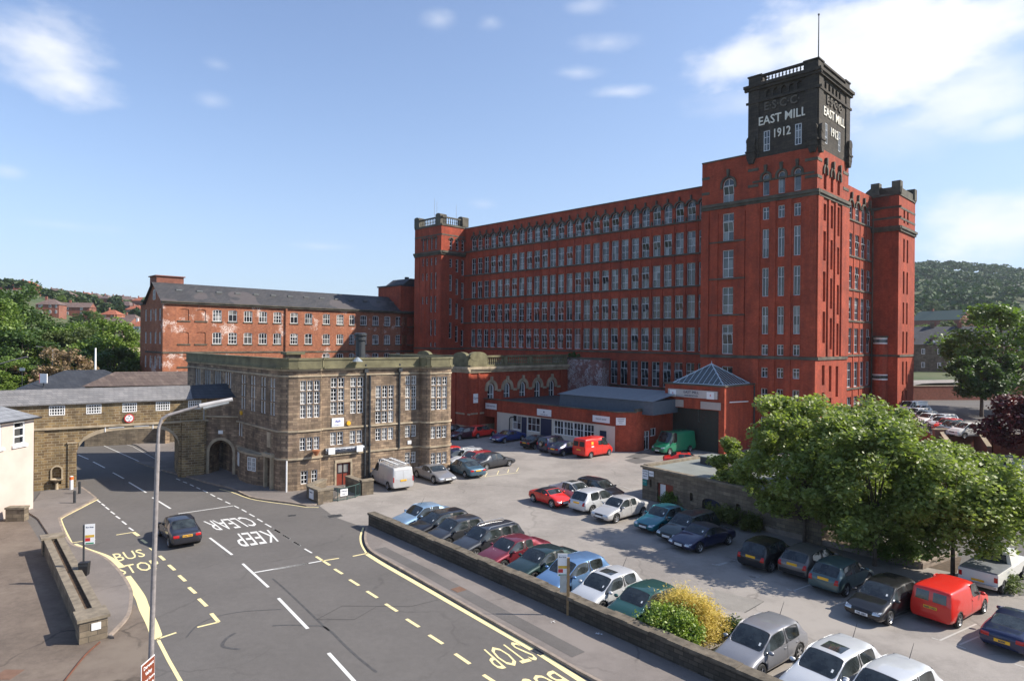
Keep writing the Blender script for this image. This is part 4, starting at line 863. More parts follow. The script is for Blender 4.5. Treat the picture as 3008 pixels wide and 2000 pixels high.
PARK=asphalt('worn_car_park_asphalt',(.26,.235,.212),.6,(.5,.6),(.30,.272,.245),patchy=.2,cracks=.35)
YARD=asphalt('brown_stained_yard',(.15,.118,.094),1.1,(.48,.6),(.185,.15,.118),patchy=.25,cracks=.7)
PAVE=asphalt('grey_pavement_asphalt',(.18,.157,.142),.5,(.5,.6),(.215,.188,.17),patchy=.12,cracks=.4)
PATCH=asphalt('patched_asphalt',(.12,.112,.105),.4,patchy=.1)
KERB=plain('kerb_stone',(.26,.21,.17),.85,var=.3,scale=2,bumpy=.3)
def paint(name,c):
    m,nt,b=nodes(name); co=objco(nt); f=noise(nt,co,6,6,.8); f2=noise(nt,co,.7,3)
    nt.links.new(mix(nt,mapr(nt,mth(nt,'ADD',f,mth(nt,'MULTIPLY',f2,.5)),.84,1.02,0,.6),tuple(c),(.24,.225,.21)),b.inputs['Base Color']); b.inputs['Roughness'].default_value=.7; return m
WPT=paint('white_road_paint',(.66,.65,.62)); YPT=paint('yellow_road_paint',(.78,.66,.34)); FPT=paint('faded_bay_paint',(.42,.40,.37))
m,nt,b_=nodes('field_and_verge'); co=objco(nt); f=noise(nt,co,.02,6,.7); f2=noise(nt,co,.6,5,.7)
nt.links.new(mix(nt,1.0,mix(nt,mapr(nt,f,.4,.6),(.045,.075,.02),(.09,.10,.04)),mix(nt,f2,(.6,.6,.6),(1.3,1.3,1.3)),'MULTIPLY'),b_.inputs['Base Color']); b_.inputs['Roughness'].default_value=.95; GRASS=m
def sheet(name,pts,z,m,kind='structure'):
    q=MB(); 
    me=bpy.data.meshes.new(name); bm=bmesh.new(); vs=[bm.verts.new((x,y,z)) for x,y in pts]; f=bm.faces.new(vs); bm.normal_update()
    if f.normal.z<0: f.normal_flip()
    bmesh.ops.triangulate(bm,faces=bm.faces[:]); bm.to_mesh(me); bm.free(); me.materials.append(m)
    o=bpy.data.objects.new(name,me); COL.objects.link(o); o['kind']=kind; return o
def slab(name,pts,z0,z1,m,kerbm=None):
    """raised pavement with real kerb faces"""
    area=sum(a[0]*b[1]-b[0]*a[1] for a,b in zip(pts,pts[1:]+pts[:1]))
    if area<0: pts=pts[::-1]
    bm=bmesh.new(); top=[bm.verts.new((x,y,z1)) for x,y in pts]; bot=[bm.verts.new((x,y,z0)) for x,y in pts]; f=bm.faces.new(top)
    n=len(pts)
    for i in range(n):
        q=bm.faces.new((bot[i],bot[(i+1)%n],top[(i+1)%n],top[i])); q.material_index=1
    bm.normal_update(); bmesh.ops.triangulate(bm,faces=[f]); me=bpy.data.meshes.new(name); bm.to_mesh(me); bm.free(); me.materials.append(m); me.materials.append(kerbm or KERB)
    o=bpy.data.objects.new(name,me); COL.objects.link(o); o['kind']='structure'; return o
def strip(mb,pts,w,z,off=0):
    P=[Vector(p) for p in pts]; n=len(P); A_=[];B_=[]
    for i in range(n):
        d=(P[min(i+1,n-1)]-P[max(i-1,0)]).normalized(); m_=Vector((-d.y,d.x)); ww=w[i] if isinstance(w,(list,tuple)) else w
        A_.append(P[i]+m_*(off+ww/2)); B_.append(P[i]+m_*(off-ww/2))
    for i in range(n-1): mb.poly((*B_[i],z),(*B_[i+1],z),(*A_[i+1],z),(*A_[i],z))
def smooth(pts,k=4):
    P=[Vector(p) for p in pts]; out=[]
    for i in range(len(P)-1):
        a=P[max(i-1,0)];b=P[i];c=P[i+1];d=P[min(i+2,len(P)-1)]
        for j in range(k):
            t=j/k; out.append(tuple(.5*((2*b)+(c-a)*t+(2*a-5*b+4*c-d)*t*t+(3*b-a-3*c+d)*t**3)))
    out.append(tuple(P[-1])); return out
q=MB(); q.poly((-4000,-300,-.03),(4000,-300,-.03),(4000,7000,-.03),(-4000,7000,-.03)); q.build('ground',GRASS,kind='structure')
sheet('road',[(-75,-5),(60,-5),(75,40),(75,66),(40,100),(10,128),(-30,130),(-45,95),(-75,85)],0,ROAD)
g=lambda f,*p:[G(f(*q)) for q in p]
wall_a=Vector((-9.08,41.40)); wall_b=Vector((2.57,28.05)); wd=(wall_b-wall_a).normalized(); wend=wall_a+wd*42
kr=smooth(g(Z4,(662,478),(650,545),(655,595),(678,640),(720,675),(800,722),(1000,836),(1500,1126),(1850,1328),(2171,1516)),4)
kext=[(kr[-1][0]+wd.x*24,kr[-1][1]+wd.y*24)]
slab('pavement',kr+kext+[tuple(wend+Vector((-.1,-.1))),tuple(wall_a+Vector((.2,.1)))],0,.11,PAVE)
ks=MB(); strip(ks,kr+kext,.14,.114,.07); ks.build('kerb',KERB,kind='structure')
sheet('car_park',g(Z4,(335,328),(440,405),(560,448),(640,478))+[tuple(wall_a+Vector((.15,.12))),tuple(wend+Vector((.15,.12))),(60,-5),(70,40),(60,62),(33,72),(20,85),(-8,98),(-20,86),(-14,60),(-13.5,52)],.004,PARK)
# left pavement and yard
lk_=smooth(g(Z2,(500,300),(545,300),(636,368)),2)[:-1]+g(Z2,(636,368))+smooth(g(Z2,(560,415),(415,492),(402,520),(465,660),(560,705),(700,765),(800,860),(868,970),(872,1050),(850,1150),(735,1278)),4)
slab('pavement',lk_+[(-15.7,25.7),(-16.4,25.9),(-26.0,37.0),(-30.8,42.2),(-32.9,44.0),(-36.0,49.6),(-34.8,50.5)],0,.1,PAVE)
ks=MB(); strip(ks,lk_,.14,.104,-.07); ks.build('kerb',KERB,kind='structure')
sheet('yard',[(-60,-5),(-9.2,-5),(-9.6,12),(-10.2,17.5),(-11.9,21.5)]+g(Z2,(1000,1210),(930,1110),(880,1060),(855,1150),(735,1275))+[(-15.8,25.6),(-26,36.2),(-31.9,42.6),(-33.2,44.8),(-60,44.8)],.004,YARD)
# pavement round the office
ko=smooth(g(B5,(-300,1150),(0,1228),(210,1292),(440,1345),(640,1435),(850,1470),(1050,1495),(1220,1525)),3)+g(Z4,(300,326))+[(-13.9,46.95)]
slab('pavement',ko+[(-13.3,47.4),(-12.9,51.5),(-16,54),(-22,62),(-36,62)],0,.1,PAVE)
ks=MB(); strip(ks,ko[:-1],.14,.104,.07); ks.build('kerb',KERB,kind='structure')
slab('pavement',g(A4,(1260,1045),(1500,1075),(1800,1160),(2080,1330),(2240,1440))+[(-22,72),(-60,100),(-52,78)],0,.08,PAVE)
# repaired patches
for i,(f,pts,n_) in enumerate(((R2,((0,735),(375,822),(225,905),(0,860)),0),(A3,((630,810),(770,775),(1060,820),(800,860)),0),(A3,((640,770),(860,690),(1080,730),(830,790)),0),(Z4,((350,395),(440,385),(480,405),(420,420)),0))):
    sheet('tarmac_patch',g(f,*pts),.008,PATCH if i else asphalt('lighter_patch',(.235,.218,.195),.5))
slabp=MB()
strip(slabp,g(Z4,(760,640),(1050,790),(1650,1120),(2171,1400)),.7,.115); slabp.build('resurfaced_trench',asphalt('darker_trench',(.115,.105,.098),.4),kind='structure')
cr=MB()
for f,pts,w_ in ((Z4,((315,1132),(495,1035),(745,1037),(580,1132),(315,1132)),.025),(Z4,((745,1037),(980,1040),(1180,990)),.02),(R2,((225,905),(375,822),(300,795)),.02),(R1,((1660,1085),(1770,1020)),.02)):
    strip(cr,g(f,*pts),w_,.009)
cr.build('tarmac_crack',plain('crack_dark',(.03,.03,.03),.9,var=0),kind='structure')
tm=MB(); strip(tm,smooth(g(Z2,(1225,1280),(1300,1200),(1420,1145),(1600,1110),(1850,1095)),5),.07,.005); strip(tm,smooth(g(Z2,(1580,1358),(1480,1345),(1465,1320),(1500,1280),(1550,1250)),5),.13,.005); strip(tm,smooth(g(Z4,(0,1175),(120,1170),(250,1175),(380,1190),(520,1320),(620,1410),(740,1505)),5),.1,.005); strip(tm,smooth(g(Z4,(0,840),(60,890),(180,1000),(315,1130),(400,1210)),4),.09,.005)
tm.build('tyre_marks',plain('rubber_on_tarmac',(.07,.067,.066),.8,var=.3,scale=4),kind='structure')
# road markings
wm_=MB(); ym=MB(); fy=MB(); Zm=.006
for f,a,c,w_ in [(A4,(1025,1278),(1163,1336),.12),(A4,(1225,1370),(1380,1450),.12),(Z2,(742,196),(815,236),.12),(Z2,(848,260),(962,328),.13),(Z2,(1003,360),(1122,433),.13),(Z2,(1380,625),(1528,737),.13),(Z2,(1597,795),(1766,950),.13),(Z2,(1832,1022),(2025,1222),.14),(Z4,(398,1368),(600,1590),.14),
      (Z2,(1172,467),(1545,413),.12),(Z2,(1675,853),(2030,792),.12),(Z4,(10,777),(350,716),.12)]+\
     [(Z2,a,c,.1) for a,c in (((640,378),(662,394)),((668,400),(690,416)),((694,422),(718,440)),((728,452),(755,470)),((762,482),(790,500)),((803,516),(832,538)),((848,558),(878,578)),((1160,236),(1185,246)),((1205,256),(1230,265)),((1250,274),(1275,286)),((1293,294),(1318,305)),((1335,313),(1367,328)),((1385,338),(1415,354)),((1430,362),(1462,376)),((1482,387),(1515,402)),((1537,413),(1572,430)),((1590,438),(1622,456)),((1640,468),(1675,486)),((1692,500),(1728,520)),((1745,533),(1785,555)),((1803,568),(1843,592)),((1863,607),(1907,633)),((1930,650),(1977,677)))]+\
     [(Z4,a,c,.1) for a,c in (((10,490),(55,517)),((77,533),(123,560)),((150,580),(198,607)),((228,630),(280,660)))]+[(A4,(1150,1062),(2110,1490),.08)]:
    strip(wm_,g(f,a,c),w_,Zm)
for f,a,c,w_ in [(Z2,(765,606),(880,588),.12),(Z2,(878,588),(912,612),.2)]+[(Z2,a,c,.16) for a,c in (((930,636),(965,660)),((988,690),(1015,712)),((1050,743),(1083,772)),((1110,803),(1150,838)),((1178,872),(1220,910)),((1243,950),(1287,990)),((1308,1025),(1360,1075)),((1390,1122),(1438,1178)))]+[(Z2,(1298,1213),(1442,1178),.12),(Z2,(460,660),(627,634),.1),(Z2,(1030,1292),(1160,1248),.12)]+\
     [(Z4,a,c,.15) for a,c in (((310,685),(408,747)),((440,773),(497,808)),((547,848),(614,890)),((670,930),(744,977)),((802,1020),(885,1073)),((950,1127),(1040,1184)),((1110,1240),(1208,1303)),((1295,1373),(1400,1445)),((1495,1522),(1600,1590)))]+[(Z4,(350,716),(472,697),.12),(Z4,(570,683),(682,660),.12)]:
    strip(ym,g(f,a,c),w_,Zm)
strip(ym,smooth(g(Z4,(645,480),(625,540),(632,600),(668,664)),4),.11,Zm)
strip(ym,smooth(g(Z4,(672,668),(790,742),(1000,862),(1520,1160),(1840,1342)),3),.26,Zm)
strip(ym,g(Z4,(1893,1372),(2171,1552),(2400,1700)),.26,Zm)
strip(ym,smooth(g(Z2,(520,285),(560,312),(630,362)),3),.09,Zm); strip(ym,smooth(g(Z2,(645,372),(520,437),(412,494),(405,520),(435,590),(470,658)),4),.12,Zm)
strip(ym,smooth(g(Z2,(483,668),(560,700),(690,745),(765,790),(800,822)),4),[.34]*17,Zm); strip(ym,smooth(g(Z2,(828,880),(880,950),(925,1020),(950,1090),(1000,1190),(1035,1290)),4),[.42]*20+[.2],Zm); strip(ym,g(Z2,(1042,1298),(1110,1430),(1195,1580),(1260,1700)),.13,Zm)
strip(ym,smooth(g(B5,(330,1347),(450,1375),(640,1443),(850,1480),(1050,1505),(1220,1532)),3)+g(Z4,(328,337)),.09,Zm)
strip(fy,g(A4,(1255,1035),(1450,1075),(1750,1170),(2090,1360)),.09,Zm)
def textquad(mb,s,BL,BR,TL,TR):
    me=text_mesh(s,1,0,.003,align='LEFT'); xs=[v.co.x for v in me.vertices]; ys_=[v.co.y for v in me.vertices]; x0,x1,y0,y1=min(xs),max(xs),min(ys_),max(ys_)
    BL,BR,TL,TR=[Vector(p) for p in (BL,BR,TL,TR)]; o=len(mb.v)
    for v in me.vertices:
        u=(v.co.x-x0)/(x1-x0); t=(v.co.y-y0)/(y1-y0); p=(BL.lerp(BR,u)).lerp(TL.lerp(TR,u),t); mb.v.append((p.x,p.y,Zm+.002))
    for p in me.polygons: mb.f.append([o+i for i in p.vertices]); mb.mi.append(0)
textquad(wm_,'CLEAR',*g(Z2,(1612,486),(1335,517),(1712,543),(1412,580))); textquad(wm_,'KEEP',*g(Z2,(1765,573),(1520,603),(1835,648),(1588,686)))
textquad(ym,'BUS',*g(A5,(915,800),(1318,722),(845,692),(1248,622))); textquad(ym,'STOP',*g(A5,(955,985),(1555,885),(893,872),(1450,765)))
textquad(ym,'STOP',*g(Z4,(1715,1288),(1457,1352),(1895,1412),(1605,1490))); textquad(ym,'BUS',*g(Z4,(1985,1490),(1745,1560),(2190,1620),(1920,1690)))
wm_.build('road_marking',WPT,kind='structure'); ym.build('road_marking',YPT,kind='structure')
for f,pts in [(R2,((0,543),(148,510))),(R2,((262,628),(312,640))),(R2,((300,638),(480,583))),(R2,((545,724),(620,748))),(R2,((590,742),(760,682))),(R2,((930,845),(1092,797))),(R2,((1235,958),(1345,995))),(R2,((1300,976),(1485,904))),(R2,((1655,1098),(1718,1118),(1995,993))),(R2,((1840,1155),(1915,1182))),(R2,((1868,1150),(2015,1088))),(R2,((2285,1298),(2400,1335))),(R1,((1425,738),(1470,750),(1590,712))),(R1,((1690,825),(1735,835),(1890,785))),
      (A2,((500,655),(830,610))),(A2,((720,690),(980,735),(1370,680))),(A2,((1160,780),(1400,740))),(A2,((1700,870),(1900,820))),(A3,((625,1180),(880,1270))),(A3,((720,1225),(880,1190))),(A2,((0,600),(330,600)))]:
    strip(fy,g(f,*pts),.08,.010)
fy.build('bay_marking',FPT,kind='structure')
yy=MB(); strip(yy,g(A2,(640,1260),(715,1280),(1300,1205)),.07,.010)
for a_,c_ in (((765,1210),(720,1280)),((960,1175),(930,1240)),((1130,1150),(1110,1210)),((1300,1120),(1260,1190))): strip(yy,g(A2,a_,c_),.06,.010)
yy.build('hatched_marking',YPT,kind='structure')
# ---------------------------------------------------------------- walls
def longwall(name,a,b_,th,h,mat,label,copen=COPE,cz=.14,over=.05,rag=True):
    a=Vector(a);b_=Vector(b_);L_=(b_-a).length; o=thing(name,label,'wall',(a.x,a.y,0),math.atan2(b_.y-a.y,b_.x-a.x))
    d=MB(); d.box(0,L_,0,th,0,h); d.build('stonework',mat,o); d=MB(); x=-.05; r_=random.Random(3)
    while x<L_:
        l=r_.uniform(.7,1.1); z=r_.uniform(-.025,.025); yo=r_.uniform(-.02,.02); d.box(x,min(x+l-.015,L_+.05),-over+yo,th+over+yo,h,h+cz+z); x+=l
    d.build('coping',copen,o); return o
longwall('boundary_wall',wall_a+Vector((.0,0)),wend,.42,.76,STONEW,'long sooty stone wall with thick coping between the pavement and the car park',plain('lichened_coping',(.115,.095,.07),.95,var=.5,scale=3,bumpy=.6))
tw=thing('planter_wall','twin stone planter wall with a narrow earth channel beside the bus stop','wall',(-16.72,25.3,0),math.atan2(35.9-25.3,-25.9+16.72))
Lw=math.hypot(35.9-25.3,25.9-16.72); d=MB(); d.box(-.1,.9,-.85,.1,0,.86); d.box(.9,Lw-.7,-.22,.02,0,.78); d.box(.9,Lw-.7,-.82,-.56,0,.78); d.box(Lw-.7,Lw,-.85,.1,0,.86); d.build('stonework',STONEP,tw)
d=MB(); d.box(-.18,.98,-.93,.18,.86,.97); d.box(.98,Lw-.78,-.27,.05,.78,.86); d.box(.98,Lw-.78,-.85,-.52,.78,.86); d.box(Lw-.78,Lw+.08,-.93,.18,.86,.97); d.build('coping',COPE,tw)
d=MB(); d.box(.9,Lw-.7,-.56,-.22,0,.72); d.build('earth',plain('planter_earth',(.09,.055,.03),.95,var=.5,scale=5),tw)
d=MB(); d.box(-.13,-.1,-.62,-.3,.45,.72); d.build('plate',WHITE,tw)
ch=thing('chain','rusty chain trailing over the ground from the end of the planter wall','chain',(0,0,0)); d=MB(); pp=smooth([(-16.05,25.35),(-15.9,24.2),(-15.3,22.0),(-14.6,19.5),(-14.2,17)],8); 
for i in range(len(pp)-1):
    a_,c_=Vector((*pp[i],.04)),Vector((*pp[i+1],.04)); k=4
    for j in range(k): d.cyl(a_.lerp(c_,j/k),a_.lerp(c_,(j+.75)/k),.035,.035,5)
d.build('links',plain('rust',(.16,.06,.035),.8,var=.3),ch)
p0=g(A4,(1340,962))[0]; p1=g(A4,(2120,1112))[0]
longwall('mill_yard_wall',Vector(p1)+Vector((1.5,-1)),Vector(p0)+Vector((-9,6)),.5,2.3,STONE,'tall dark stone wall along the footway beyond the arch')
# ---------------------------------------------------------------- street furniture
def cylpost(x,y,h,r,m,name,label,cat,band=None):
    o=thing(name,label,cat,(x,y,.1)); d=MB(); d.cyl((0,0,0),(0,0,h),r,r,12); d.cyl((0,0,h),(0,0,h+.04),r,r*.5,12); d.build('post',m,o)
    if band: d=MB(); d.cyl((0,0,band[0]),(0,0,band[1]),r+.008,r+.008,12); d.build('band',band[2],o)
    return o
cylpost(-31.17,46.24,.85,.09,IRON,'bollard','dark iron bollard nearer the bus stop on the left pavement','bollard')
cylpost(-32.66,49.0,.88,.09,IRON,'bollard','dark iron bollard nearer the drinking fountain','bollard')
cylpost(-34.2,50.35,1.0,.13,WHITE,'marker_bollard','white post with orange band against the arch pier','bollard',(.75,1.0,plain('orange_reflective',(.8,.15,.03),.4)))
lp=thing('street_lamp','tall weathered steel street lamp with curved arm in the left foreground','street lamp',(-10.98,19.65,0))
d=MB(); d.cyl((0,0,0),(.1,0,2.2),.1,.1,12); d.cyl((.1,0,2.2),(.25,0,8.75),.08,.065,12); d.build('column',GALV,lp)
d=MB(); d.tube([(.25,0,8.7),(.27,0,9.25),(.33,.05,9.5),(.48,.12,9.62),(.85,.35,9.74),(1.3,.55,9.88)],.045,10); d.build('arm',GALV,lp)
hd=MB(); hd.cyl((1.25,.53,9.86),(2.12,.9,10.05),.075,.06,10); ho_=hd.build('lamp_head',plain('lamp_head_grey',(.5,.47,.45),.5),lp); hd=MB(); hd.cyl((1.35,.56,9.80),(2.02,.86,9.96),.055,.045,10); hd.build('lens',plain('lamp_lens',(.35,.36,.36),.2),ho_)
ts=thing('tourist_sign','brown visitor centre sign with white lettering fixed to the near street lamp','road sign',(-10.6,19.0,2.1),PI/2)
ts.scale=(.84,.84,.84)
d=MB(); d.box(-.42,.42,0,.02,-.5,.5); d.build('border',WHITE,ts); d=MB(); d.box(-.39,.39,-.012,-.001,-.47,.47); pn=d.build('panel',plain('brown_sign',(.19,.045,.02),.45,var=.03),ts)
for i,s_ in enumerate(('Derwent','Valley','Visitor Centre','100 yards')): text('lettering',s_,.17 if i!=2 else .13,Matrix.Translation((0,-.02,.27-i*.23)),WHITE,pn,.002,off=.003)
d=MB(); d.box(-.36,.36,.02,.06,-.3,-.26); d.build('clip',GALV,ts)
def busstop(x,y,h,label,ang,wood=False,bin_=False,flagx=1):
    o=thing('bus_stop_post',label,'bus stop',(x,y,.1),ang); d=MB()
    if wood: d.box(-.06,.06,-.05,.05,0,h-.15)
    else: d.cyl((0,0,0),(0,0,h),.045,.045,10)
    d.build('post',plain('weathered_post_wood',(.30,.19,.09),.8,var=.3) if wood else IRON,o)
    s=flagx; d=MB(); d.box(min(.04*s,.46*s),max(.04*s,.46*s),-.015,.015,h-.95,h+.02); fl=d.build('flag',WHITE,o)
    xc=.25*s; d=MB(); d.box(xc-.19,xc+.19,-.02,-.016,h-.62,h-.5); d.build('yellow_band',plain('yellow_band',(.65,.4,.05),.5),fl); d=MB(); d.box(xc-.19,xc+.02,-.02,-.016,h-.8,h-.64); d.build('red_band',REDI,fl); d=MB(); d.box(xc-.17,xc+.17,-.02,-.016,h-.93,h-.87); d.build('green_band',plain('green_band',(.03,.25,.12),.5),fl)
    text('lettering','Bus Stop',.09,Matrix.Translation((xc,-.02,h-.15)),INK,fl,.002)
    if wood: d=MB(); d.box(-.36,-.07,-.03,.0,1.0,1.75); d.build('timetable_case',plain('clear_timetable_case',(.4,.42,.4),.2),o)
    return o
busstop(-20.6,31.25,2.8,'black bus stop pole with white flag on the left pavement',rad(20)); busstop(2.54,28.1,2.65,'wooden bus stop post with timetable case standing against the sooty wall',rad(0),True,flagx=-1)
bn=thing('litter_bin','square black litter bin mounted on the left bus stop pole','litter bin',(-20.45,31.1,.55),rad(12)); d=MB(); d.xzprism([(-.17,0),(.17,0),(.22,.62),(-.22,.62)],-.2,.12); d.build('body',BLK,bn); d=MB(); d.box(-.2,.2,-.21,-.2,.45,.55); d.build('slot',IRON,bn)
for x,y,l in ((-6.2+8.0,27.3,'crumpled white paper on the pavement left of the wooden bus stop post'),(3.6,26.2,'white paper scrap on the pavement right of the wooden bus stop post')):
    v=thing('litter',l,'litter',(x,y,.12)); d=MB(); r_=random.Random(int(y*10)); 
    for k in range(7): 
        c=Vector((r_.uniform(-.1,.1),r_.uniform(-.05,.05),.02)); d.poly(*[tuple(c+Vector((r_.uniform(-.08,.08),r_.uniform(-.08,.08),r_.uniform(0,.05)))) for _ in range(3)])
    d.build('paper',WHITE,v)
def grate(p,f,w_,l_,a,label,m=IRON):
    x,y=G(f(*p)); o=thing('manhole_cover',label,'manhole cover',(x,y,0),a); d=MB(); d.box(-w_/2,w_/2,-l_/2,l_/2,0,.012); d.build('frame',m,o); d=MB()
    for k in range(5): d.box(-w_/2+.05+k*(w_-.1)/5,-w_/2+.05+(k+.5)*(w_-.1)/5,-l_/2+.05,l_/2-.05,.012,.018)
    d.build('lid',m,o); return o
grate((1895,1358),Z4,.5,.4,rad(-49),'iron drain grate in the gutter beside the yellow stop lettering'); o=grate((1320,935),Z4,.55,.55,rad(-49),'square rusty cover in the right pavement',plain('rusty_cover',(.16,.09,.06),.8)); o.location.z=.112
grate((48,1525),Z2,.7,.7,0,'rusty cover in the yard at the bottom left',plain('rusty_cover',(.16,.09,.06),.8)); grate((140,395),Z4,.5,.3,rad(20),'small iron cover in the road by the car park mouth'); grate((445,398),Z4,.9,.6,rad(30),'large iron cover in the car park mouth')
# ---------------------------------------------------------------- vehicles
def paintm(name,c,metal=0,rough=.28):
    key='car_paint_'+name
    if key in MATS: return MATS[key]
    m,nt,b=nodes(key); b.inputs['Base Color'].default_value=(*c,1); b.inputs['Metallic'].default_value=metal; b.inputs['Roughness'].default_value=rough; b.inputs['Specular IOR Level'].default_value=.25; b.inputs['Coat Weight'].default_value=.9; b.inputs['Coat Roughness'].default_value=.03
    co=objco(nt); f=noise(nt,co,3,4); nt.links.new(mapr(nt,f,.3,.7,rough+.05,rough+.2),b.inputs['Roughness'])
    d=mix(nt,mapr(nt,noise(nt,co,1.3,5,.7),.35,.75,0,.03),tuple(c),(.20,.18,.15)); nt.links.new(d,b.inputs['Base Color'])
    MATS[key]=m; return m
PC=dict(ltblue=((.22,.34,.48),.35),black=((.012,.012,.014),.2),dkgrey=((.045,.048,.055),.5),dkgreen=((.012,.032,.030),.35),maroon=((.16,.018,.03),.35),blue=((.13,.24,.42),.45),silver=((.55,.56,.57),.3),green=((.015,.07,.06),.3),
  teal=((.01,.14,.18),.4),navy=((.012,.018,.06),.3),red=((.60,.02,.012),.0),grey=((.17,.17,.18),.55),taupe=((.16,.145,.135),.45),gg=((.075,.12,.125),.45),white=((.70,.68,.62),.0),slate=((.24,.24,.255),.35),steel=((.07,.14,.19),.45),purple=((.05,.012,.025),.3),royal=((.012,.035,.16),.35),vgreen=((.01,.16,.08),.0),champ=((.48,.47,.46),.25),dred=((.34,.01,.015),.1),saloon=((.035,.035,.045),.5))
def PM(k): return paintm(k,PC[k][0],PC[k][1])
PROF={ # fractions of length: cowl, roof front, roof rear, window base; heights: nose top, cowl, belt, deck, tail top (m)
 'hatch':dict(c=.25,rf=.43,rr=.86,rb=.965,zn=.66,zc=.90,zb=.90,zd=.91,zt=.87),
 'saloon':dict(c=.275,rf=.42,rr=.70,rb=.84,zn=.66,zc=.90,zb=.90,zd=.97,zt=.90),
 'estate':dict(c=.27,rf=.41,rr=.90,rb=.975,zn=.66,zc=.91,zb=.91,zd=.92,zt=.88),
 'coupe':dict(c=.29,rf=.44,rr=.66,rb=.85,zn=.62,zc=.88,zb=.88,zd=.92,zt=.85),
 'roadster':dict(c=.30,rf=.43,rr=.67,rb=.79,zn=.60,zc=.85,zb=.85,zd=.90,zt=.82),
 'suv':dict(c=.25,rf=.35,rr=.93,rb=.985,zn=.85,zc=1.1,zb=1.08,zd=1.08,zt=1.05),
 'mpv':dict(c=.2,rf=.38,rr=.92,rb=.985,zn=.75,zc=1.02,zb=1.0,zd=1.0,zt=.98),
 'van':dict(c=.17,rf=.30,rr=.975,rb=.995,zn=.85,zc=1.2,zb=1.15,zd=1.2,zt=1.15),
 'smallvan':dict(c=.25,rf=.40,rr=.97,rb=.995,zn=.72,zc=1.0,zb=1.0,zd=1.02,zt=1.0),
 'pickup':dict(c=.25,rf=.34,rr=.52,rb=.56,zn=.95,zc=1.12,zb=1.1,zd=1.1,zt=1.08)}
def interp(P,x):
    for (x0,y0),(x1,y1) in zip(P,P[1:]):
        if x<=x1: return y0+(y1-y0)*(max(0,(x-x0))/(x1-x0) if x1>x0 else 0)
    return P[-1][1]
_wheel={}
def wheel(parent,x,y,r,side,style):
    key=(round(r,3),style)
    if key not in _wheel:
        t=MB(); w=.19; n=20
        prof=[(r*.62,-w/2),(r*.93,-w/2),(r,-w*.32),(r,w*.32),(r*.93,w/2),(r*.62,w/2)]
        vs=[(rr*math.cos(2*PI*i/n),yy,rr*math.sin(2*PI*i/n)) for rr,yy in prof for i in range(n)]
        t.add(vs,[(j*n+i,(j+1)*n+i,(j+1)*n+(i+1)%n,j*n+(i+1)%n) for j in range(5) for i in range(n)])
        t.poly(*[(r*.63*math.cos(2*PI*i/n),w*.25,r*.63*math.sin(2*PI*i/n)) for i in range(n)])
        rm=MB(); n2=20; yo=-w/2+.0
        # rim lip and spokes on the outer (-y) side
        for i in range(n2):
            a,b_=2*PI*i/n2,2*PI*(i+1)/n2
            rm.poly(*[(q*math.cos(t_),yy,q*math.sin(t_)) for q,t_,yy in ((r*.66,a,yo-.004),(r*.66,b_,yo-.004),(r*.56,b_,yo+.03),(r*.56,a,yo+.03))])
        ns=5 if style else 7
        for k in range(ns):
            a=2*PI*k/ns; hw=.23 if style else .3
            rm.poly(*[(q*math.cos(t_),yy,q*math.sin(t_)) for q,t_,yy in ((r*.14,a-.9,yo+.005),(r*.6,a-hw,yo+.012),(r*.6,a+hw,yo+.012),(r*.14,a+.9,yo+.005))])
        rm.poly(*[(r*.16*math.cos(2*PI*i/8),yo,r*.16*math.sin(2*PI*i/8)) for i in range(8)])
        o=t.build('wheel',[TYRE],smooth=False); q=rm.build('rim',RIM); _wheel[key]=(o.data,q.data); bpy.data.objects.remove(o); bpy.data.objects.remove(q)
    wo=bpy.data.objects.new('wheel',_wheel[key][0]); ro=bpy.data.objects.new('rim',_wheel[key][1]); COL.objects.link(wo); COL.objects.link(ro); ro.parent=wo; wo.parent=parent
    wo.location=(x,y,r); wo.rotation_euler=(0,rnd.uniform(0,1),0 if side<0 else PI)
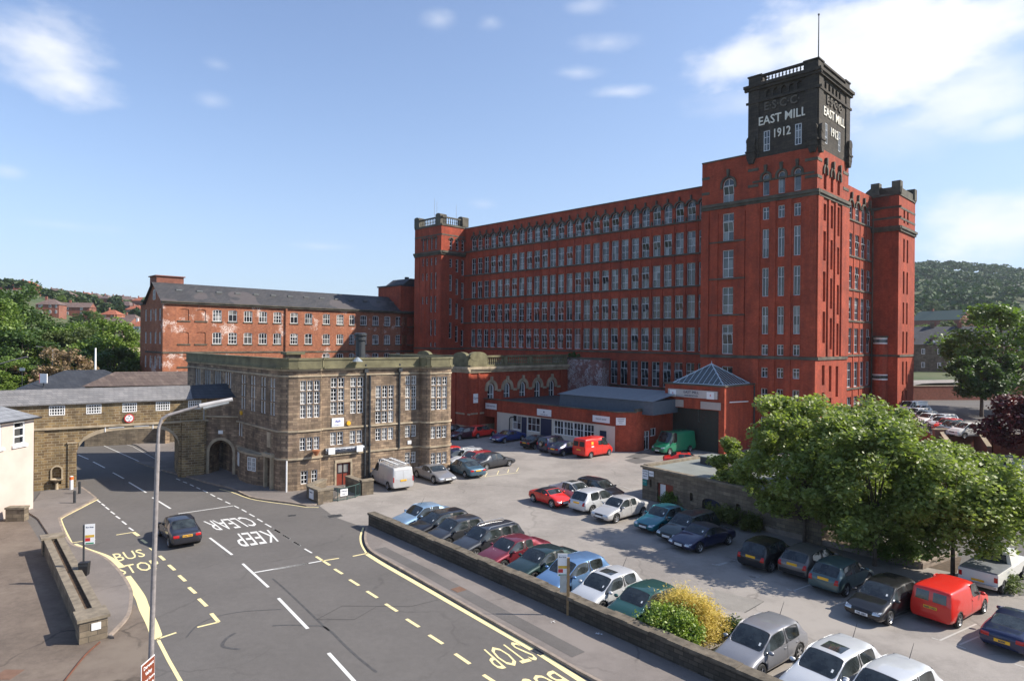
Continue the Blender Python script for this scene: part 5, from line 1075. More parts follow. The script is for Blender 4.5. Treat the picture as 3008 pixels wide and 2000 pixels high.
def car(kind,col,x,y,head,label,L=4.2,W=1.72,H=1.43,cat='car',name='parked_car',group='cars parked in the car park',plate='',plater='',roofm=None,sunroof=False,rails=False,aerial=False,zbase=0,style=1,detail=2,bumper=None,rimr=.305,moving=False):
    p=PROF[kind]; o=thing(name,label,cat,(x,y,zbase+.012),rad(head),group); P=PM(col)
    zt=[(0,p['zn']-.16),(.012,p['zn']-.05),(.05,p['zn']),(p['c']*.55,(p['zn']+p['zc'])/2+.05),(p['c'],p['zc']),(p['rf'],H-.03),((p['rf']+p['rr'])/2,H),(p['rr'],H-.05),(p['rb'],p['zd'])]
    if p['rb']<.97: zt+=[(.97,p['zt']),(1,p['zt']-.12)]
    else: zt+=[(1,p['zd']-.12)]
    c,rf,rr,rb=p['c'],p['rf'],p['rr'],p['rb']; tall=kind in('van','smallvan')
    B1=rf+(rr-rf)*(.40 if not kind in('coupe','roadster') else .55); 
    if tall: B1=rf+.12
    C1=rr-(.03 if kind!='estate' else .01)
    xs=[0,.012,.05,c*.55,c,rf,B1-.012,B1+.012]
    mids=[]
    if kind in('estate','suv','mpv'): D1=B1+(C1-B1)*.58; xs+=[D1-.01,D1+.01]; mids=[D1]
    xs+=[C1,rr,rb]+([.97,1] if rb<.97 else [1])
    hw=W/2
    plan=[(0,.80),(.012,.90),(.05,.96),(.2,.99),(.5,1),(.8,.99),(.95,.96),(.99,.92),(1,.87)]
    if tall: plan=[(0,.78),(.03,.9),(.15,.98),(.3,1),(.97,.98),(1,.94)]
    ring=[]
    rw=.77 if not tall and kind!='suv' else (.86 if tall else .78)
    for f in xs:
        w=interp(plan,f)*hw; z=interp(zt,f); cab=c<f<rb and f>=rf-.001 and f<=rr+.001
        zl=.2 if .04<f<.96 else .28
        beltz=min(z-.05,interp([(0,p['zn']-.12),(c,p['zc']-.035),(rb,p['zb']+.03),(1,p['zt']-.14)],f))
        wt=(rw*hw) if cab else w*.80
        if f in(c,rb): wt=hw*(.80 if f==c else .76)
        zz=z-.045 if cab else z-.015
        zm=zl+(beltz-zl)*.55
        ring.append([(0,zl),(w*.86,zl),(w*.985,zl+.1),(w*1.0,zm),(w*.955,beltz),(wt,zz),(wt*.55,z-.006),(0,z)])
    me=bpy.data.meshes.new('body'); bm=bmesh.new(); vl=bm.verts.layers.float.new('crease_vert'); cl=bm.edges.layers.float.new('crease_edge'); K=8; VL=[];
    for i,f in enumerate(xs):
        X=L/2-f*L; row=[bm.verts.new((X,-yy,zz)) for yy,zz in ring[i]]; row2=[row[0]]+[bm.verts.new((X,yy,zz)) for yy,zz in ring[i][1:-1]]+[row[-1]]
        VL.append((row,row2))
    groups={}
    def gadd(k,f): groups.setdefault(k,[]).append(f)
    for i in range(len(xs)-1):
        for s in (0,1):
            a,b2=VL[i][s],VL[i+1][s]
            for j in range(K-1):
                q=(a[j],b2[j],b2[j+1],a[j+1]) if s==0 else (a[j+1],b2[j+1],b2[j],a[j])
                f=bm.faces.new(q)
                f0,f1=xs[i],xs[i+1]
                if j==4:
                    if f0>=c-1e-6 and f1<=B1+.001: gadd(('s',s,0),f)
                    elif not tall and f0>B1 and f1<=C1+1e-6:
                        k=1
                        if mids and f0>mids[0]: k=2
                        if mids and abs((f0+f1)/2-mids[0])<.005: k=None
                        if k and not(kind in('roadster',)) : gadd(('s',s,k),f)
                    if not tall and kind!='pickup' and (abs((f0+f1)/2-B1)<.005 or (mids and abs((f0+f1)/2-mids[0])<.005)): f.material_index=1
                if j in(5,6):
                    if abs(f0-c)<1e-6: gadd(('w',),f)
                    if abs(f0-rr)<1e-6 and not tall and kind!='pickup' : gadd(('r',),f)
                    if roofm and rf-.001<=f0 and f1<=rr+.001: f.material_index=2
                if roofm and j==4 and f0>=B1 and f1<=rb+.001 and kind=='roadster': f.material_index=2
                if roofm and j in(5,6) and kind=='roadster' and abs(f0-rr)<1e-6: pass
    bm.faces.new([v for v in VL[0][0]]+[v for v in VL[0][1][1:-1][::-1]]); bm.faces.new(([v for v in VL[-1][0]]+[v for v in VL[-1][1][1:-1][::-1]])[::-1])
    names={}; idx=3; mats=[P,BLK,roofm or P]
    bm.faces.ensure_lookup_table()
    for k,fs in groups.items():
        if k[0]=='w' or k[0]=='r': th=.035
        else: th=.012
        try:
            res=bmesh.ops.inset_region(bm,faces=fs,thickness=th,use_even_offset=True)
            res2=bmesh.ops.inset_region(bm,faces=fs,thickness=.016,use_even_offset=True)
            for f in res2['faces']: f.material_index=1
        except Exception: pass
        for f in fs: f.material_index=idx
        names[idx]={'w':'windscreen','r':'rear_window','s':'side_window'}[k[0]]; idx+=1; mats.append(GLC)
    for i in range(len(xs)-1):
        for s in (0,1):
            for j,cr in ((4,.5),(1,.6),(5,.55)):
                e=bm.edges.get((VL[i][s][j],VL[i+1][s][j])); 
                if e: e[cl]=cr
    if tall:
        for s in (0,1):
            for j in range(K-1):
                e=bm.edges.get((VL[-2][s][j],VL[-2][s][j+1]))
                if e: e[cl]=.6
    for e in bm.edges:
        ms=[f.material_index for f in e.link_faces]
        if len(ms)==2 and ms[0]!=ms[1]:
            e[cl]=.88 if max(ms)>2 else .8
    for e in bm.edges:
        ms=[f.material_index for f in e.link_faces]
        if len(ms)==2 and ms[0]!=ms[1] and max(ms)>=1 and not (2 in ms and 0 in ms):
            for v in e.verts: v[vl]=.62
    for s in (0,1):
        for i_,cr_ in ((1,.3),(-2,.3)):
            for j in range(1,K-1):
                e=bm.edges.get((VL[i_][s][j],VL[i_][s][j+1]))
                if e and e[cl]<cr_: e[cl]=cr_
    bmesh.ops.recalc_face_normals(bm,faces=bm.faces[:]); bm.to_mesh(me); bm.free()
    for m in mats: me.materials.append(m)
    tmp=bpy.data.objects.new('tmp',me); COL.objects.link(tmp); sb_=tmp.modifiers.new('s','SUBSURF'); sb_.levels=2 if detail>0 else 1; sb_.render_levels=sb_.levels
    fx=L*.5-.195*L; rx=-L*.5+.19*L
    if kind=='van': fx=L*.5-.17*L; rx=-L*.5+.2*L
    if kind in('roadster',): fx=L*.5-.2*L; rx=-L*.5+.19*L
    r=rimr; ct=None
    if detail>0:
        q=MB()
        for wx in (fx,rx):
            for s in (-1,1): q.cyl((wx,s*(hw-.26),r),(wx,s*(hw+.3),r),r+.055,r+.055,20)
        ct=q.build('cut',[BLK]); 
        for m in mats[:1]+[]: pass
        ct.data.materials.clear()
        for m in mats: ct.data.materials.append(m)
        for pg_ in ct.data.polygons: pg_.material_index=1
        bo_=tmp.modifiers.new('b','BOOLEAN'); bo_.object=ct; bo_.operation='DIFFERENCE'; bo_.solver='EXACT'
    dg=bpy.context.evaluated_depsgraph_get(); dg.update(); ev=bpy.data.meshes.new_from_object(tmp.evaluated_get(dg)); bpy.data.objects.remove(tmp)
    if ct: bpy.data.objects.remove(ct)
    bm=bmesh.new(); bm.from_mesh(ev)
    if not roofm: 
        for f in bm.faces:
            if f.material_index==2: f.material_index=0
    bvh=BVHTree.FromBMesh(bm)
    def sub(sel,nm,mts,remap):
        b2=bmesh.new(); vm={}
        for f in bm.faces:
            if f.material_index in sel:
                vs=[]
                for v in f.verts:
                    if v.index not in vm: vm[v.index]=b2.verts.new(v.co)
                    vs.append(vm[v.index])
                try: nf=b2.faces.new(vs); nf.material_index=remap[f.material_index]; nf.smooth=True
                except ValueError: pass
        m2=bpy.data.meshes.new(nm); b2.to_mesh(m2); b2.free()
        for m in mts: m2.materials.append(m)
        ob=bpy.data.objects.new(nm,m2); COL.objects.link(ob); ob.parent=o; return ob
    body=sub((0,1,2),'body',[P,BLK,roofm or P],{0:0,1:1,2:2})
    for k,nm in names.items(): sub((k,),nm,[GLC],{k:0})
    bm.free(); bpy.data.meshes.remove(ev)
    def patch(nm,corners,d,mt,nx=4,ny=3,off=.008,parent=None):
        """four corner points on a plane, thrown along d onto the body"""
        cs=[Vector(v) for v in corners]; d=Vector(d).normalized(); q=MB(); grid=[]
        for j in range(ny+1):
            row=[]
            for i in range(nx+1):
                s_=cs[0].lerp(cs[1],i/nx).lerp(cs[3].lerp(cs[2],i/nx),j/ny); hit=bvh.ray_cast(s_-d*3,d)
                if hit[0] is None: return None
                row.append(tuple(hit[0]-d*off))
            grid.append(row)
        vs=[v for row in grid for v in row]; n=nx+1
        q.add(vs,[(j*n+i,j*n+i+1,(j+1)*n+i+1,(j+1)*n+i) for j in range(ny) for i in range(nx)])
        ob=q.build(nm,mt,parent or o,smooth=True)
        return ob
    zn=p['zn']; F_=(-1,0,0); Rr=(1,0,0)
    for s in (-1,1):
        patch('headlight',[(0,s*hw*.50,zn-.17),(0,s*hw*.84,zn-.15),(0,s*hw*.87,zn-.02),(0,s*hw*.52,zn-.055)],(-1,0,0),HLIT,off=.012)
        zt_=p['zt'] if rb<.97 else p['zd']
        if kind in('hatch','estate','suv','mpv') : patch('tail_light',[(0,s*hw*.62,zt_-.25),(0,s*hw*.86,zt_-.25),(0,s*hw*.84,zt_-.02),(0,s*hw*.68,zt_-.02)],(1,0,-.0),TLIT,off=.012)
        elif tall: patch('tail_light',[(0,s*hw*.84,.75),(0,s*hw*.93,.75),(0,s*hw*.93,1.15),(0,s*hw*.84,1.15)],(1,0,0),TLIT,off=.012)
        else: patch('tail_light',[(0,s*hw*.5,zt_-.24),(0,s*hw*.84,zt_-.24),(0,s*hw*.84,zt_-.1),(0,s*hw*.5,zt_-.1)],(1,0,0),TLIT,off=.012)
        # mirrors
        q=MB(); mx=L/2-(c+.055)*L; mz=p['zc']+.03; q.M=Matrix.Translation((mx,s*(hw+.06),mz))@Matrix.Diagonal((.09,.12,.075,1)); n=8
        q.lathe([(.01,-1),(.75,-.7),(1,0),(.75,.7),(.01,1)],(0,0),n); q.build('mirror',P if detail>0 else BLK,o,smooth=True)
    if detail>0:
        patch('grille',[(0,-hw*.38,zn-.18),(0,hw*.38,zn-.18),(0,hw*.40,zn-.07),(0,-hw*.40,zn-.07)],F_,BLK)
        patch('air_intake',[(0,-hw*.5,.27),(0,hw*.5,.27),(0,hw*.55,.35),(0,-hw*.55,.35)],F_,BLK)
        if bumper:
            patch('bumper',[(0,-hw*.78,.33),(0,hw*.78,.33),(0,hw*.78,.52),(0,-hw*.78,.52)],F_,BLK,8,2); patch('bumper',[(0,-hw*.78,.33),(0,hw*.78,.33),(0,hw*.78,.52),(0,-hw*.78,.52)],Rr,BLK,8,2)
        dl=MB()
        zs0,zs1=.3,(p['zb']-.02)
        doors=[c+.035,B1]+([C1-.03] if kind not in('coupe','roadster','van','smallvan','pickup') and not ('3door' in label) else [])
        if kind=='van': doors=[c+.03,B1+.0,B1+.2]; zs1=p['zb']
        for s in (-1,1):
            for f in doors:
                X=L/2-f*L; pts=[]
                for k in range(6):
                    z=zs0+(zs1-zs0)*k/5; h_=bvh.ray_cast(Vector((X,s*3,z)),Vector((0,-s,0)))
                    if h_[0] is not None and abs(h_[0].y)>hw*.6: pts.append(h_[0]+Vector((0,s*.004,0)))
                for a,b2 in zip(pts,pts[1:]): dl.poly(tuple(a+Vector((.008,0,0))),tuple(a-Vector((.008,0,0))),tuple(b2-Vector((.008,0,0))),tuple(b2+Vector((.008,0,0))))
            for f in doors[1:] if len(doors)>1 else doors:
                X=L/2-f*L+.13; h_=bvh.ray_cast(Vector((X,s*3,p['zb']-.12)),Vector((0,-s,0)))
                if h_[0] is not None:
                    hb=MB(); hb.box(X-.07,X+.07,min(h_[0].y,h_[0].y+s*.03),max(h_[0].y,h_[0].y+s*.03),p['zb']-.135,p['zb']-.105); hb.build('door_handle',P,o)
        dl.build('door_seam',BLK,o)
    def plate_(front,s_,mt):
        z=.43 if front else (.78 if kind in('hatch','estate','smallvan','suv','mpv') else .72)
        if kind=='van' and not front: z=.85
        if kind in('coupe','roadster') and not front: z=.55
        d=F_ if front else Rr; h_=bvh.ray_cast(Vector((3.5*(1 if front else -1),0,z)),Vector(d)); 
        if h_[0] is None: return
        X=h_[0].x; sg_=1 if front else -1; M=Matrix.Translation((X+sg_*.02,0,z))@Matrix.Rotation(PI/2 if front else -PI/2,4,'Z')
        q=MB(); q.M=M; q.box(-.26,.26,-.012,.03,-.058,.058); po_=q.build('number_plate',mt,o)
        if s_: text('lettering',s_,.105,M@Matrix.Translation((0,-.016,-.038)),INK,po_,.001,sx=.95,off=.004)
    if detail>0 and not tall: patch('tax_disc',[(L/2-(c+.05)*L,hw*.50,0),(L/2-(c+.05)*L,hw*.58,0),(L/2-(c+.075)*L,hw*.57,0),(L/2-(c+.075)*L,hw*.49,0)],(0,0,-1),WPL,1,1,off=.006)
    if detail>0: plate_(True,plate,WPL); plate_(False,plater or plate,YPL)
    if sunroof: patch('sunroof',[(L/2-(rf+.05)*L,-hw*.42,0),(L/2-(rf+.05)*L,hw*.42,0),(L/2-(rf+.19)*L,hw*.42,0),(L/2-(rf+.19)*L,-hw*.42,0)],(0,0,-1),GLC,off=.006)
    if rails:
        for s in (-1,1):
            q=MB(); X0,X1=L/2-(rf+.03)*L,L/2-(rr-.02)*L; q.tube([(X0,s*hw*.62,H-.06),(X0-.15,s*hw*.62,H+.03),(X1+.15,s*hw*.62,H+.03),(X1,s*hw*.62,H-.08)],.022,6); q.build('roof_rail',RIM,o)
    if aerial:
        q=MB(); q.cyl((L/2-(rf+.03)*L if kind!='hatch' else L/2-rr*L+.15,.0,H-.02),(L/2-(rf+.03)*L-.3 if kind!='hatch' else L/2-rr*L-.15,0,H+.42),.012,.006,4); q.build('aerial',BLK,o)
    for wx in (fx,rx):
        for s in (-1,1): wheel(o,wx,s*(hw-.115),r,s,style)
    if detail>0:
        for i,s in enumerate((-1,1)):
            q=MB(); q.cyl((L/2-(c+.12)*L,.0+s*.0,0),(L/2-(c+.12)*L,0,.001),.001,.001,3) if 0 else None
    o['L']=L; return o,patch
def rc(f,p,kind,L,H,head,zb=0):
    x,y=G(f(*p),H+zb); P=PROF[kind]; off=((P['rf']+P['rr'])/2-.5)*L; a=rad(head); return x+math.cos(a)*off,y+math.sin(a)*off
def wp(rear,front,kind,L,W,side):
    """centre and heading from the two visible wheel contacts; side=-1 when the car's right side is seen"""
    pr,pf=Vector(G(rear)),Vector(G(front)); d=(pf-pr).normalized(); m=(pr+pf)/2; n=Vector((-d.y,d.x)); c=m-n*side*(W/2-.1); return c.x,c.y,math.degrees(math.atan2(d.y,d.x))
ROW=221
# row along the wall, noses to the wall, far to near
for kind,col,f,p,L,H,head,kw,label in (
 ('saloon','ltblue',B3,(500,165),4.5,1.41,ROW,dict(aerial=True),'pale blue saloon, farthest of the cars nosed up to the sooty wall'),
 ('hatch','black',B3,(735,240),4.2,1.40,ROW,dict(),'black hatchback parked between the pale blue saloon and a small dark grey hatchback'),
 ('hatch','dkgrey',B3,(985,310),3.75,1.42,ROW,dict(),'small dark grey hatchback beside the estate with silver roof rails'),
 ('estate','dkgrey',B3,(1300,408),4.6,1.46,ROW,dict(rails=True),'charcoal estate car with bright roof rails next to the maroon saloon'),
 ('saloon','maroon',B3,(1520,570),4.45,1.38,ROW,dict(),'maroon saloon parked nose to the sooty wall'),
 ('saloon','dkgreen',B3,(1945,680),4.5,1.37,ROW,dict(),'very dark green saloon between the maroon saloon and a bright blue hatchback'),
 ('hatch','blue',R1,(455,690),4.2,1.43,ROW,dict(aerial=False),'bright blue hatchback behind the wooden bus stop post'),
 ('hatch','silver',R1,(690,792),3.8,1.42,ROW,dict(sunroof=True,aerial=True),'silver hatchback with black sunroof and aerial behind the wooden bus stop post'),
 ('hatch','green',R1,(965,893),3.7,1.38,ROW,dict(aerial=False),'dark green hatchback next to the yellow and green bush'),
 ('hatch','slate',R1,(1760,1165),4.25,1.46,218,dict(aerial=True,rimr=.32),'metallic grey hatchback right of the yellow bush'),
 ('hatch','silver',R2,(850,1200),4.5,1.42,216,dict(sunroof=True,aerial=True,rimr=.32),'silver hatchback with dark sunroof at the bottom edge of the car park'),
 ('hatch','silver',R2,(1345,1330),4.3,1.42,214,dict(aerial=True,rimr=.32),'silver hatchback half out of the frame at the bottom right')):
    x,y=rc(f,p,kind,L,H,head); hvv=Vector((math.cos(rad(head)),math.sin(rad(head)))); nw=Vector((-wd.y,wd.x)); fr_=Vector((x,y))+hvv*L/2; gap=min((fr_+sd*Vector((-hvv.y,hvv.x))*.7-wall_a).dot(nw) for sd in (-1,1))-.42-.12
    if gap<0: x+=hvv.x*gap; y+=hvv.y*gap
    car(kind,col,x,y,head,label,L=L,H=H,W=1.70 if L<4 else 1.74,**kw)
# middle row and the rest, from wheel contacts
def wcar(kind,col,r_,f_,side,label,L,W,H,**kw):
    x,y,h=wp(r_,f_,kind,L,W,side); dh=kw.pop('head',None); return car(kind,col,x,y,dh if dh is not None else h,label,L=L,W=W,H=H,**kw)
wcar('roadster','red',R1(160,300),R1(300,345),-1,'red two seat roadster with black roof, front car of the middle row',3.45,1.62,1.19,roofm=BLK,plate='')
x,y=rc(R1,(440,150),'coupe',4.55,1.38,-52); car('coupe','champ',x,y,-52,'silver coupe with open sunroof behind the red roadster',L=4.55,W=1.72,H=1.38,sunroof=True)
x,y=rc(R1,(585,125),'hatch',4.3,1.42,-50); car('hatch','black',x,y,-50,'black hatchback nose out behind the silver coupe',L=4.3,H=1.42)
wcar('hatch','silver',R1(595,392),R1(740,330),-1,'silver white hatchback with its tail to the camera beside the red roadster',4.2,1.74,1.51,head=42)
wcar('saloon','champ',R1(930,400),R1(745,448),1,'pale silver saloon next to the teal saloon',4.45,1.7,1.42,head=220)
x,y=rc(R1,(1110,318),'saloon',4.5,1.41,220); car('saloon','teal',x,y,220,'teal saloon between the pale silver saloon and a dark green estate',L=4.5,H=1.41)
x,y=rc(R1,(1310,362),'estate',4.6,1.46,220); car('estate','dkgreen',x,y,220,'dark green estate in the shade beside the stone outbuilding',L=4.6,H=1.46)
wcar('roadster','navy',R1(1537,605),R1(1335,660),1,'navy convertible with round headlamps at the end of the middle row',4.3,1.78,1.27,roofm=BLK)
x,y=rc(R2,(370,345),'hatch',3.95,1.44,41); car('hatch','black',x,y,41,'black hatchback reversed out under the trees with red lamps high on its tail',L=3.95,H=1.44)
x,y=rc(R2,(690,405),'estate',4.3,1.38,40); car('hatch','taupe',x,y,40,'boxy grey brown hatchback under the trees',L=4.3,H=1.38,bumper=True,aerial=False)
wcar('hatch','gg',R2(1018,778),R2(1150,700),-1,'grey green hatchback with its tail to the camera under the trees',3.85,1.66,1.42,head=38,plater='')
x,y=rc(R2,(1340,640),'hatch',4.15,1.40,216); car('hatch','black',x,y,216,'glossy black hatchback facing the camera beside the red van',L=4.15,H=1.40,plate='T43 OBX')
o,patch=wcar('smallvan','red',R2(1830,1018),R2(2062,915),-1,'red car derived van with twin rear windows beside the glossy black hatchback',4.25,1.7,1.62,cat='van',name='small_van',head=35,plater='N605 UGU',group=None)
for s in (-1,1): patch('rear_window',[(0,s*.08,1.03),(0,s*.60,1.03),(0,s*.58,1.42),(0,s*.08,1.42)],(1,0,0),GLC)
x,y=G(R2(2190,1010),1.0); car('coupe','navy',x+1.45,y+.9,36,'navy sports coupe cut off by the right edge of the picture',L=4.2,W=1.72,H=1.24,plater='M300')
# pickup
pu=thing('pickup_truck','dirty white pickup truck with covered load bed at the right edge','pickup truck',(29.2,35.2,.0),rad(38)); 
x,y=G(R2(2265,772)); pu.location=(x+.5,y+1.75,0)
WH=PM('white'); d=MB(); d.box(-2.55,-.35,-.82,.82,.55,1.08); d.box(.3,2.35,-.8,.8,.5,.98); d.yzprism([(-.8,.98),(.8,.98),(.66,1.68),(-.66,1.68)],-.35,.3+.5); d.box(-.35,.8,-.82,.82,.5,1.0); d.build('body',WH,pu)
d=MB(); d.box(-2.5,-.4,-.78,.78,1.08,1.15); d.build('bed_cover',plain('grey_tonneau',(.14,.15,.16),.6),pu)
d=MB(); d.box(-2.75,-2.55,-.8,.8,.42,.55); d.box(-2.57,-2.54,-.75,.75,.7,.95) if 0 else None; d.build('bumper',RIM,pu)
for s in (-1,1):
    d=MB(); d.box(-2.58,-2.54,min(s*.66,s*.8),max(s*.66,s*.8),.72,.95); d.build('tail_light',TLIT,pu)
    for wx in (-1.65,1.6): wheel(pu,wx,s*.74,.36,s,1)
d=MB(); d.box(-2.585,-2.57,-.26,.26,.6,.7); d.build('number_plate',YPL,pu)
d=MB(); d.M=Matrix(); d.poly((-.356,-.6,1.05),(-.356,.6,1.05),(-.356,.55,1.55),(-.356,-.55,1.55)); d.build('rear_window',GLC,pu)
# beside the office
o,patch=wcar('van','champ',Z3(1270,1258),Z3(1125,1190),1,'silver panel van with ladder racks parked against the stone office',4.8,1.9,1.92,cat='van',name='panel_van',group=None,plater='',rimr=.32)
for s in (-1,1): patch('rear_door',[(0,s*.03,.95),(0,s*.72,.95),(0,s*.68,1.6),(0,s*.03,1.6)],(1,0,0),PM('silver'))
rk=thing('ladder_rack','white tube roof rack with ladders strapped on top of the silver van','roof rack'); rk.matrix_basis=o.matrix_basis if False else Matrix.Translation(o.location)@Matrix.Rotation(o.rotation_euler.z,4,'Z')@Matrix.Translation((0,0,1.9))
for X in (-2.0,-1.1,-.2,.6):
    d=MB(); d.tube([(X,-.72,-.02),(X,-.68,.14),(X,.68,.14),(X,.72,-.02)],.025,6); d.build('crossbar',RIM,rk)
for s,z in ((-.45,.2),(.25,.2)):
    la=MB(); 
    for q in (0,.3): la.cyl((-2.3,s+q,z),(.9,s+q,z),.03,.03,6)
    for k in range(11): la.cyl((-2.2+k*.3,s,z),(-2.2+k*.3,s+.3,z),.016,.016,5)
    la.build('ladder',SILVS,rk)
wcar('coupe','slate',Z3(1500,1150),Z3(1640,1200),-1,'metallic grey sports coupe beside the silver van',4.65,1.88,1.30,plate='',rimr=.33)
wcar('saloon','steel',A2(365,1300),A2(130,1200),1,'steel blue saloon with its tail to the camera beside the grey sports coupe',4.75,1.78,1.42,head=124,plater='')
wcar('saloon','dkgrey',A2(765,1170),A2(1125,1100),-1,'dark grey saloon side on beside the yellow hatched bay',4.75,1.78,1.42,head=44)
for kind,col,f,p,L,H,head,kw,label in (
 ('hatch','dred',A2,(640,830),4.1,1.42,222,dict(),'dark red hatchback behind the dark grey saloon'),
 ('estate','silver',A2,(470,790),4.3,1.46,222,dict(rails=True),'silver estate with roof bars behind the dark red hatchback'),
 ('hatch','navy',A2,(250,800),4.0,1.42,222,dict(),'dark blue hatchback showing past the office corner'),
 ('hatch','red',A2,(120,755),4.0,1.42,222,dict(),'bright red hatchback mostly hidden by the office corner'),
 ('hatch','purple',A2,(440,420),4.0,1.42,218,dict(),'dark plum hatchback left of the red hatchback by the engine house'),
 ('saloon','black',A2,(150,385),4.3,1.42,218,dict(detail=1),'black car half hidden behind the office corner by the engine house'),
 ('saloon','black',A2,(1600,565),4.4,1.41,44,dict(),'black saloon with its tail to the camera in front of the workshops'),
 ('suv','navy',A2,(1840,580),3.9,1.68,44,dict(),'small navy off-road car with a spare wheel on its tail'),
 ('saloon','navy',A2,(2080,665),4.3,1.40,44,dict(),'navy saloon between the off-road car and the red mail van')):
    x,y=rc(f,p,kind,L,H,head); ob,pt=car(kind,col,x,y,head,label,L=L,H=H,W=1.70,**kw)
    if kind=='suv': wheel(ob,-L/2-.02,0,.33,-1,1); ws=[c for c in ob.children if c.name.startswith('wheel')][-1]; ws.location=(-L/2-.06,0,.95); ws.rotation_euler=(0,0,-PI/2)
wcar('hatch','red',A2(600,625),A2(860,580),-1,'bright red hatchback in the shade beside the engine house',4.35,1.76,1.47,head=48)
wcar('coupe','royal',A2(1355,660),A2(1050,705),1,'deep blue long bonnet coupe in front of the cream workshop wall',4.75,1.84,1.30,head=224)
x,y=rc(A3,(1450,700),'saloon',4.4,1.36,-12); car('saloon','red',x,y,-12,'red saloon showing above the roof of the stone outbuilding',L=4.4,H=1.36,sunroof=True)
# mail van
o,patch=wcar('van','red',C_(1135,935),C_(1272,912),-1,'red mail van parked by the brick corner of the workshops',4.5,1.9,2.05,cat='van',name='mail_van',group=None,rimr=.31,head=41)
def sidepatch(patch,nm,x0,x1,z0,z1,s,m): return patch(nm,[(x0,0,z0),(x1,0,z0),(x1,0,z1),(x0,0,z1)],(0,-s,0),m)
sidepatch(patch,'side_window',-.2,.45,1.25,1.7,-1,GLC); sidepatch(patch,'crest',-1.25,-.95,1.35,1.65,-1,plain('gold_crest',(.7,.45,.05),.4)); sidepatch(patch,'emblem',-1.28,-.9,1.1,1.22,-1,WPL)
q=[(0,-.75,1.2),(0,-.08,1.2),(0,-.08,1.7),(0,-.72,1.7)]; patch('rear_window',q,(1,0,0),BLK); patch('rear_window',[(0,-b[1],b[2]) for b in q],(1,0,0),BLK)
o,patch=wcar('van','vgreen',A3(1550,690),A3(1255,735),1,'tall green panel van reversed up to the dark roller door','5.4' and 5.4,2.0,2.35,cat='van',name='panel_van',group=None,rimr=.34,head=217)
# the car on the road
o,patch=car('saloon','saloon',*G(A5(1760,470)),130,'x',L=4.4,W=1.72,H=1.42,name='moving_car',group=None,plater='X764 TWC',rimr=.32)
o['label']='dark grey saloon driving away on the road beside the bus stop lettering'
hd_=rad(129); cc_=Vector(G(A5(1640,598)))+Vector((math.cos(hd_),math.sin(hd_)))*1.32+Vector((math.sin(hd_),-math.cos(hd_)))*.76
o.location=(cc_.x,cc_.y,.01); o.rotation_euler=(0,0,hd_)
# upper terrace cars
TZ=2.2
for kind,col,p,L,H,head,label in (
 ('van','white',(1408,330),4.8,1.95,205,'white van at the far end of the terrace row beside the mill turret'),
 ('hatch','silver',(1450,362),4.1,1.44,205,'silver hatchback beside the white van on the raised terrace'),
 ('estate','champ',(1440,385),4.3,1.46,205,'pale silver estate second from the white van on the raised terrace'),
 ('hatch','dkgrey',(1505,405),4.0,1.42,205,'dark grey hatchback in the terrace row behind a white saloon'),
 ('saloon','white',(1520,425),4.3,1.41,205,'white saloon in the middle of the terrace row'),
 ('estate','silver',(1640,430),4.4,1.45,205,'silver estate with long roof in the terrace row'),
 ('hatch','silver',(1640,450),4.0,1.42,205,'silver hatchback directly behind the red one on the terrace'),
 ('hatch','red',(1690,465),4.0,1.42,205,'red hatchback in the terrace row'),
 ('hatch','gg',(1720,480),4.1,1.42,205,'grey green hatchback between the red and black cars on the terrace'),
 ('hatch','black',(1760,492),4.0,1.42,205,'black hatchback beside the white people carrier on the terrace'),
 ('mpv','white',(1850,495),4.2,1.6,192,'white people carrier nearest the camera on the terrace')):
    x,y=rc(A1,p,kind,L,H,head,TZ); car(kind,col,x,y,head,label,L=L,H=H,W=1.7,zbase=TZ,detail=1,group='cars parked on the raised terrace')
for i,(p,col,l) in enumerate((((2075,745),'silver','silver car under the copper beech'),((2150,770),'champ','pale car behind the white hoarding under the copper beech'))):
    x,y=rc(A1,p,'hatch',4.1,1.42,200,0); car('hatch',col,x,y,200,l,L=4.1,H=1.42,detail=1,group=None)
# ---------------------------------------------------------------- vegetation
import numpy as np
def leafmat(name,c1,c2,rough=.45,trans=.28,scale=.8,spec=.5):
    m,nt,b=nodes(name); co=objco(nt); oi=nt.nodes.new('ShaderNodeObjectInfo')
    f=noise(nt,co,scale,4,.7); f2=noise(nt,co,9,2,.5)
    col=mix(nt,mapr(nt,mth(nt,'ADD',mth(nt,'MULTIPLY',f,.7),mth(nt,'MULTIPLY',f2,.3)),.38,.62),c1,c2)
    col=mix(nt,1.0,col,mix(nt,oi.outputs['Random'],(.85,.88,.85),(1.12,1.1,1.05)),'MULTIPLY')
    nt.links.new(col,b.inputs['Base Color']); b.inputs['Roughness'].default_value=rough; b.inputs['Specular IOR Level'].default_value=spec
    t=nt.nodes.new('ShaderNodeBsdfTranslucent'); nt.links.new(mix(nt,1.0,col,(1.3,1.5,.7),'MULTIPLY'),t.inputs[0]); ms=nt.nodes.new('ShaderNodeMixShader'); ms.inputs[0].default_value=trans
    out=[n for n in nt.nodes if n.type=='OUTPUT_MATERIAL'][0]; nt.links.new(b.outputs[0],ms.inputs[1]); nt.links.new(t.outputs[0],ms.inputs[2]); nt.links.new(ms.outputs[0],out.inputs[0])
    MATS[name]=m; return m
LF=leafmat('glossy_mid_green_leaf',(.155,.20,.042),(.30,.335,.115),.46,.40,1.1,.45)
LD=leafmat('deep_green_leaf',(.035,.07,.016),(.085,.14,.035),.55)
LM2=leafmat('fresh_green_leaf',(.09,.15,.025),(.19,.26,.055),.5)
LO2=leafmat('olive_green_leaf',(.065,.095,.028),(.13,.16,.05),.6)
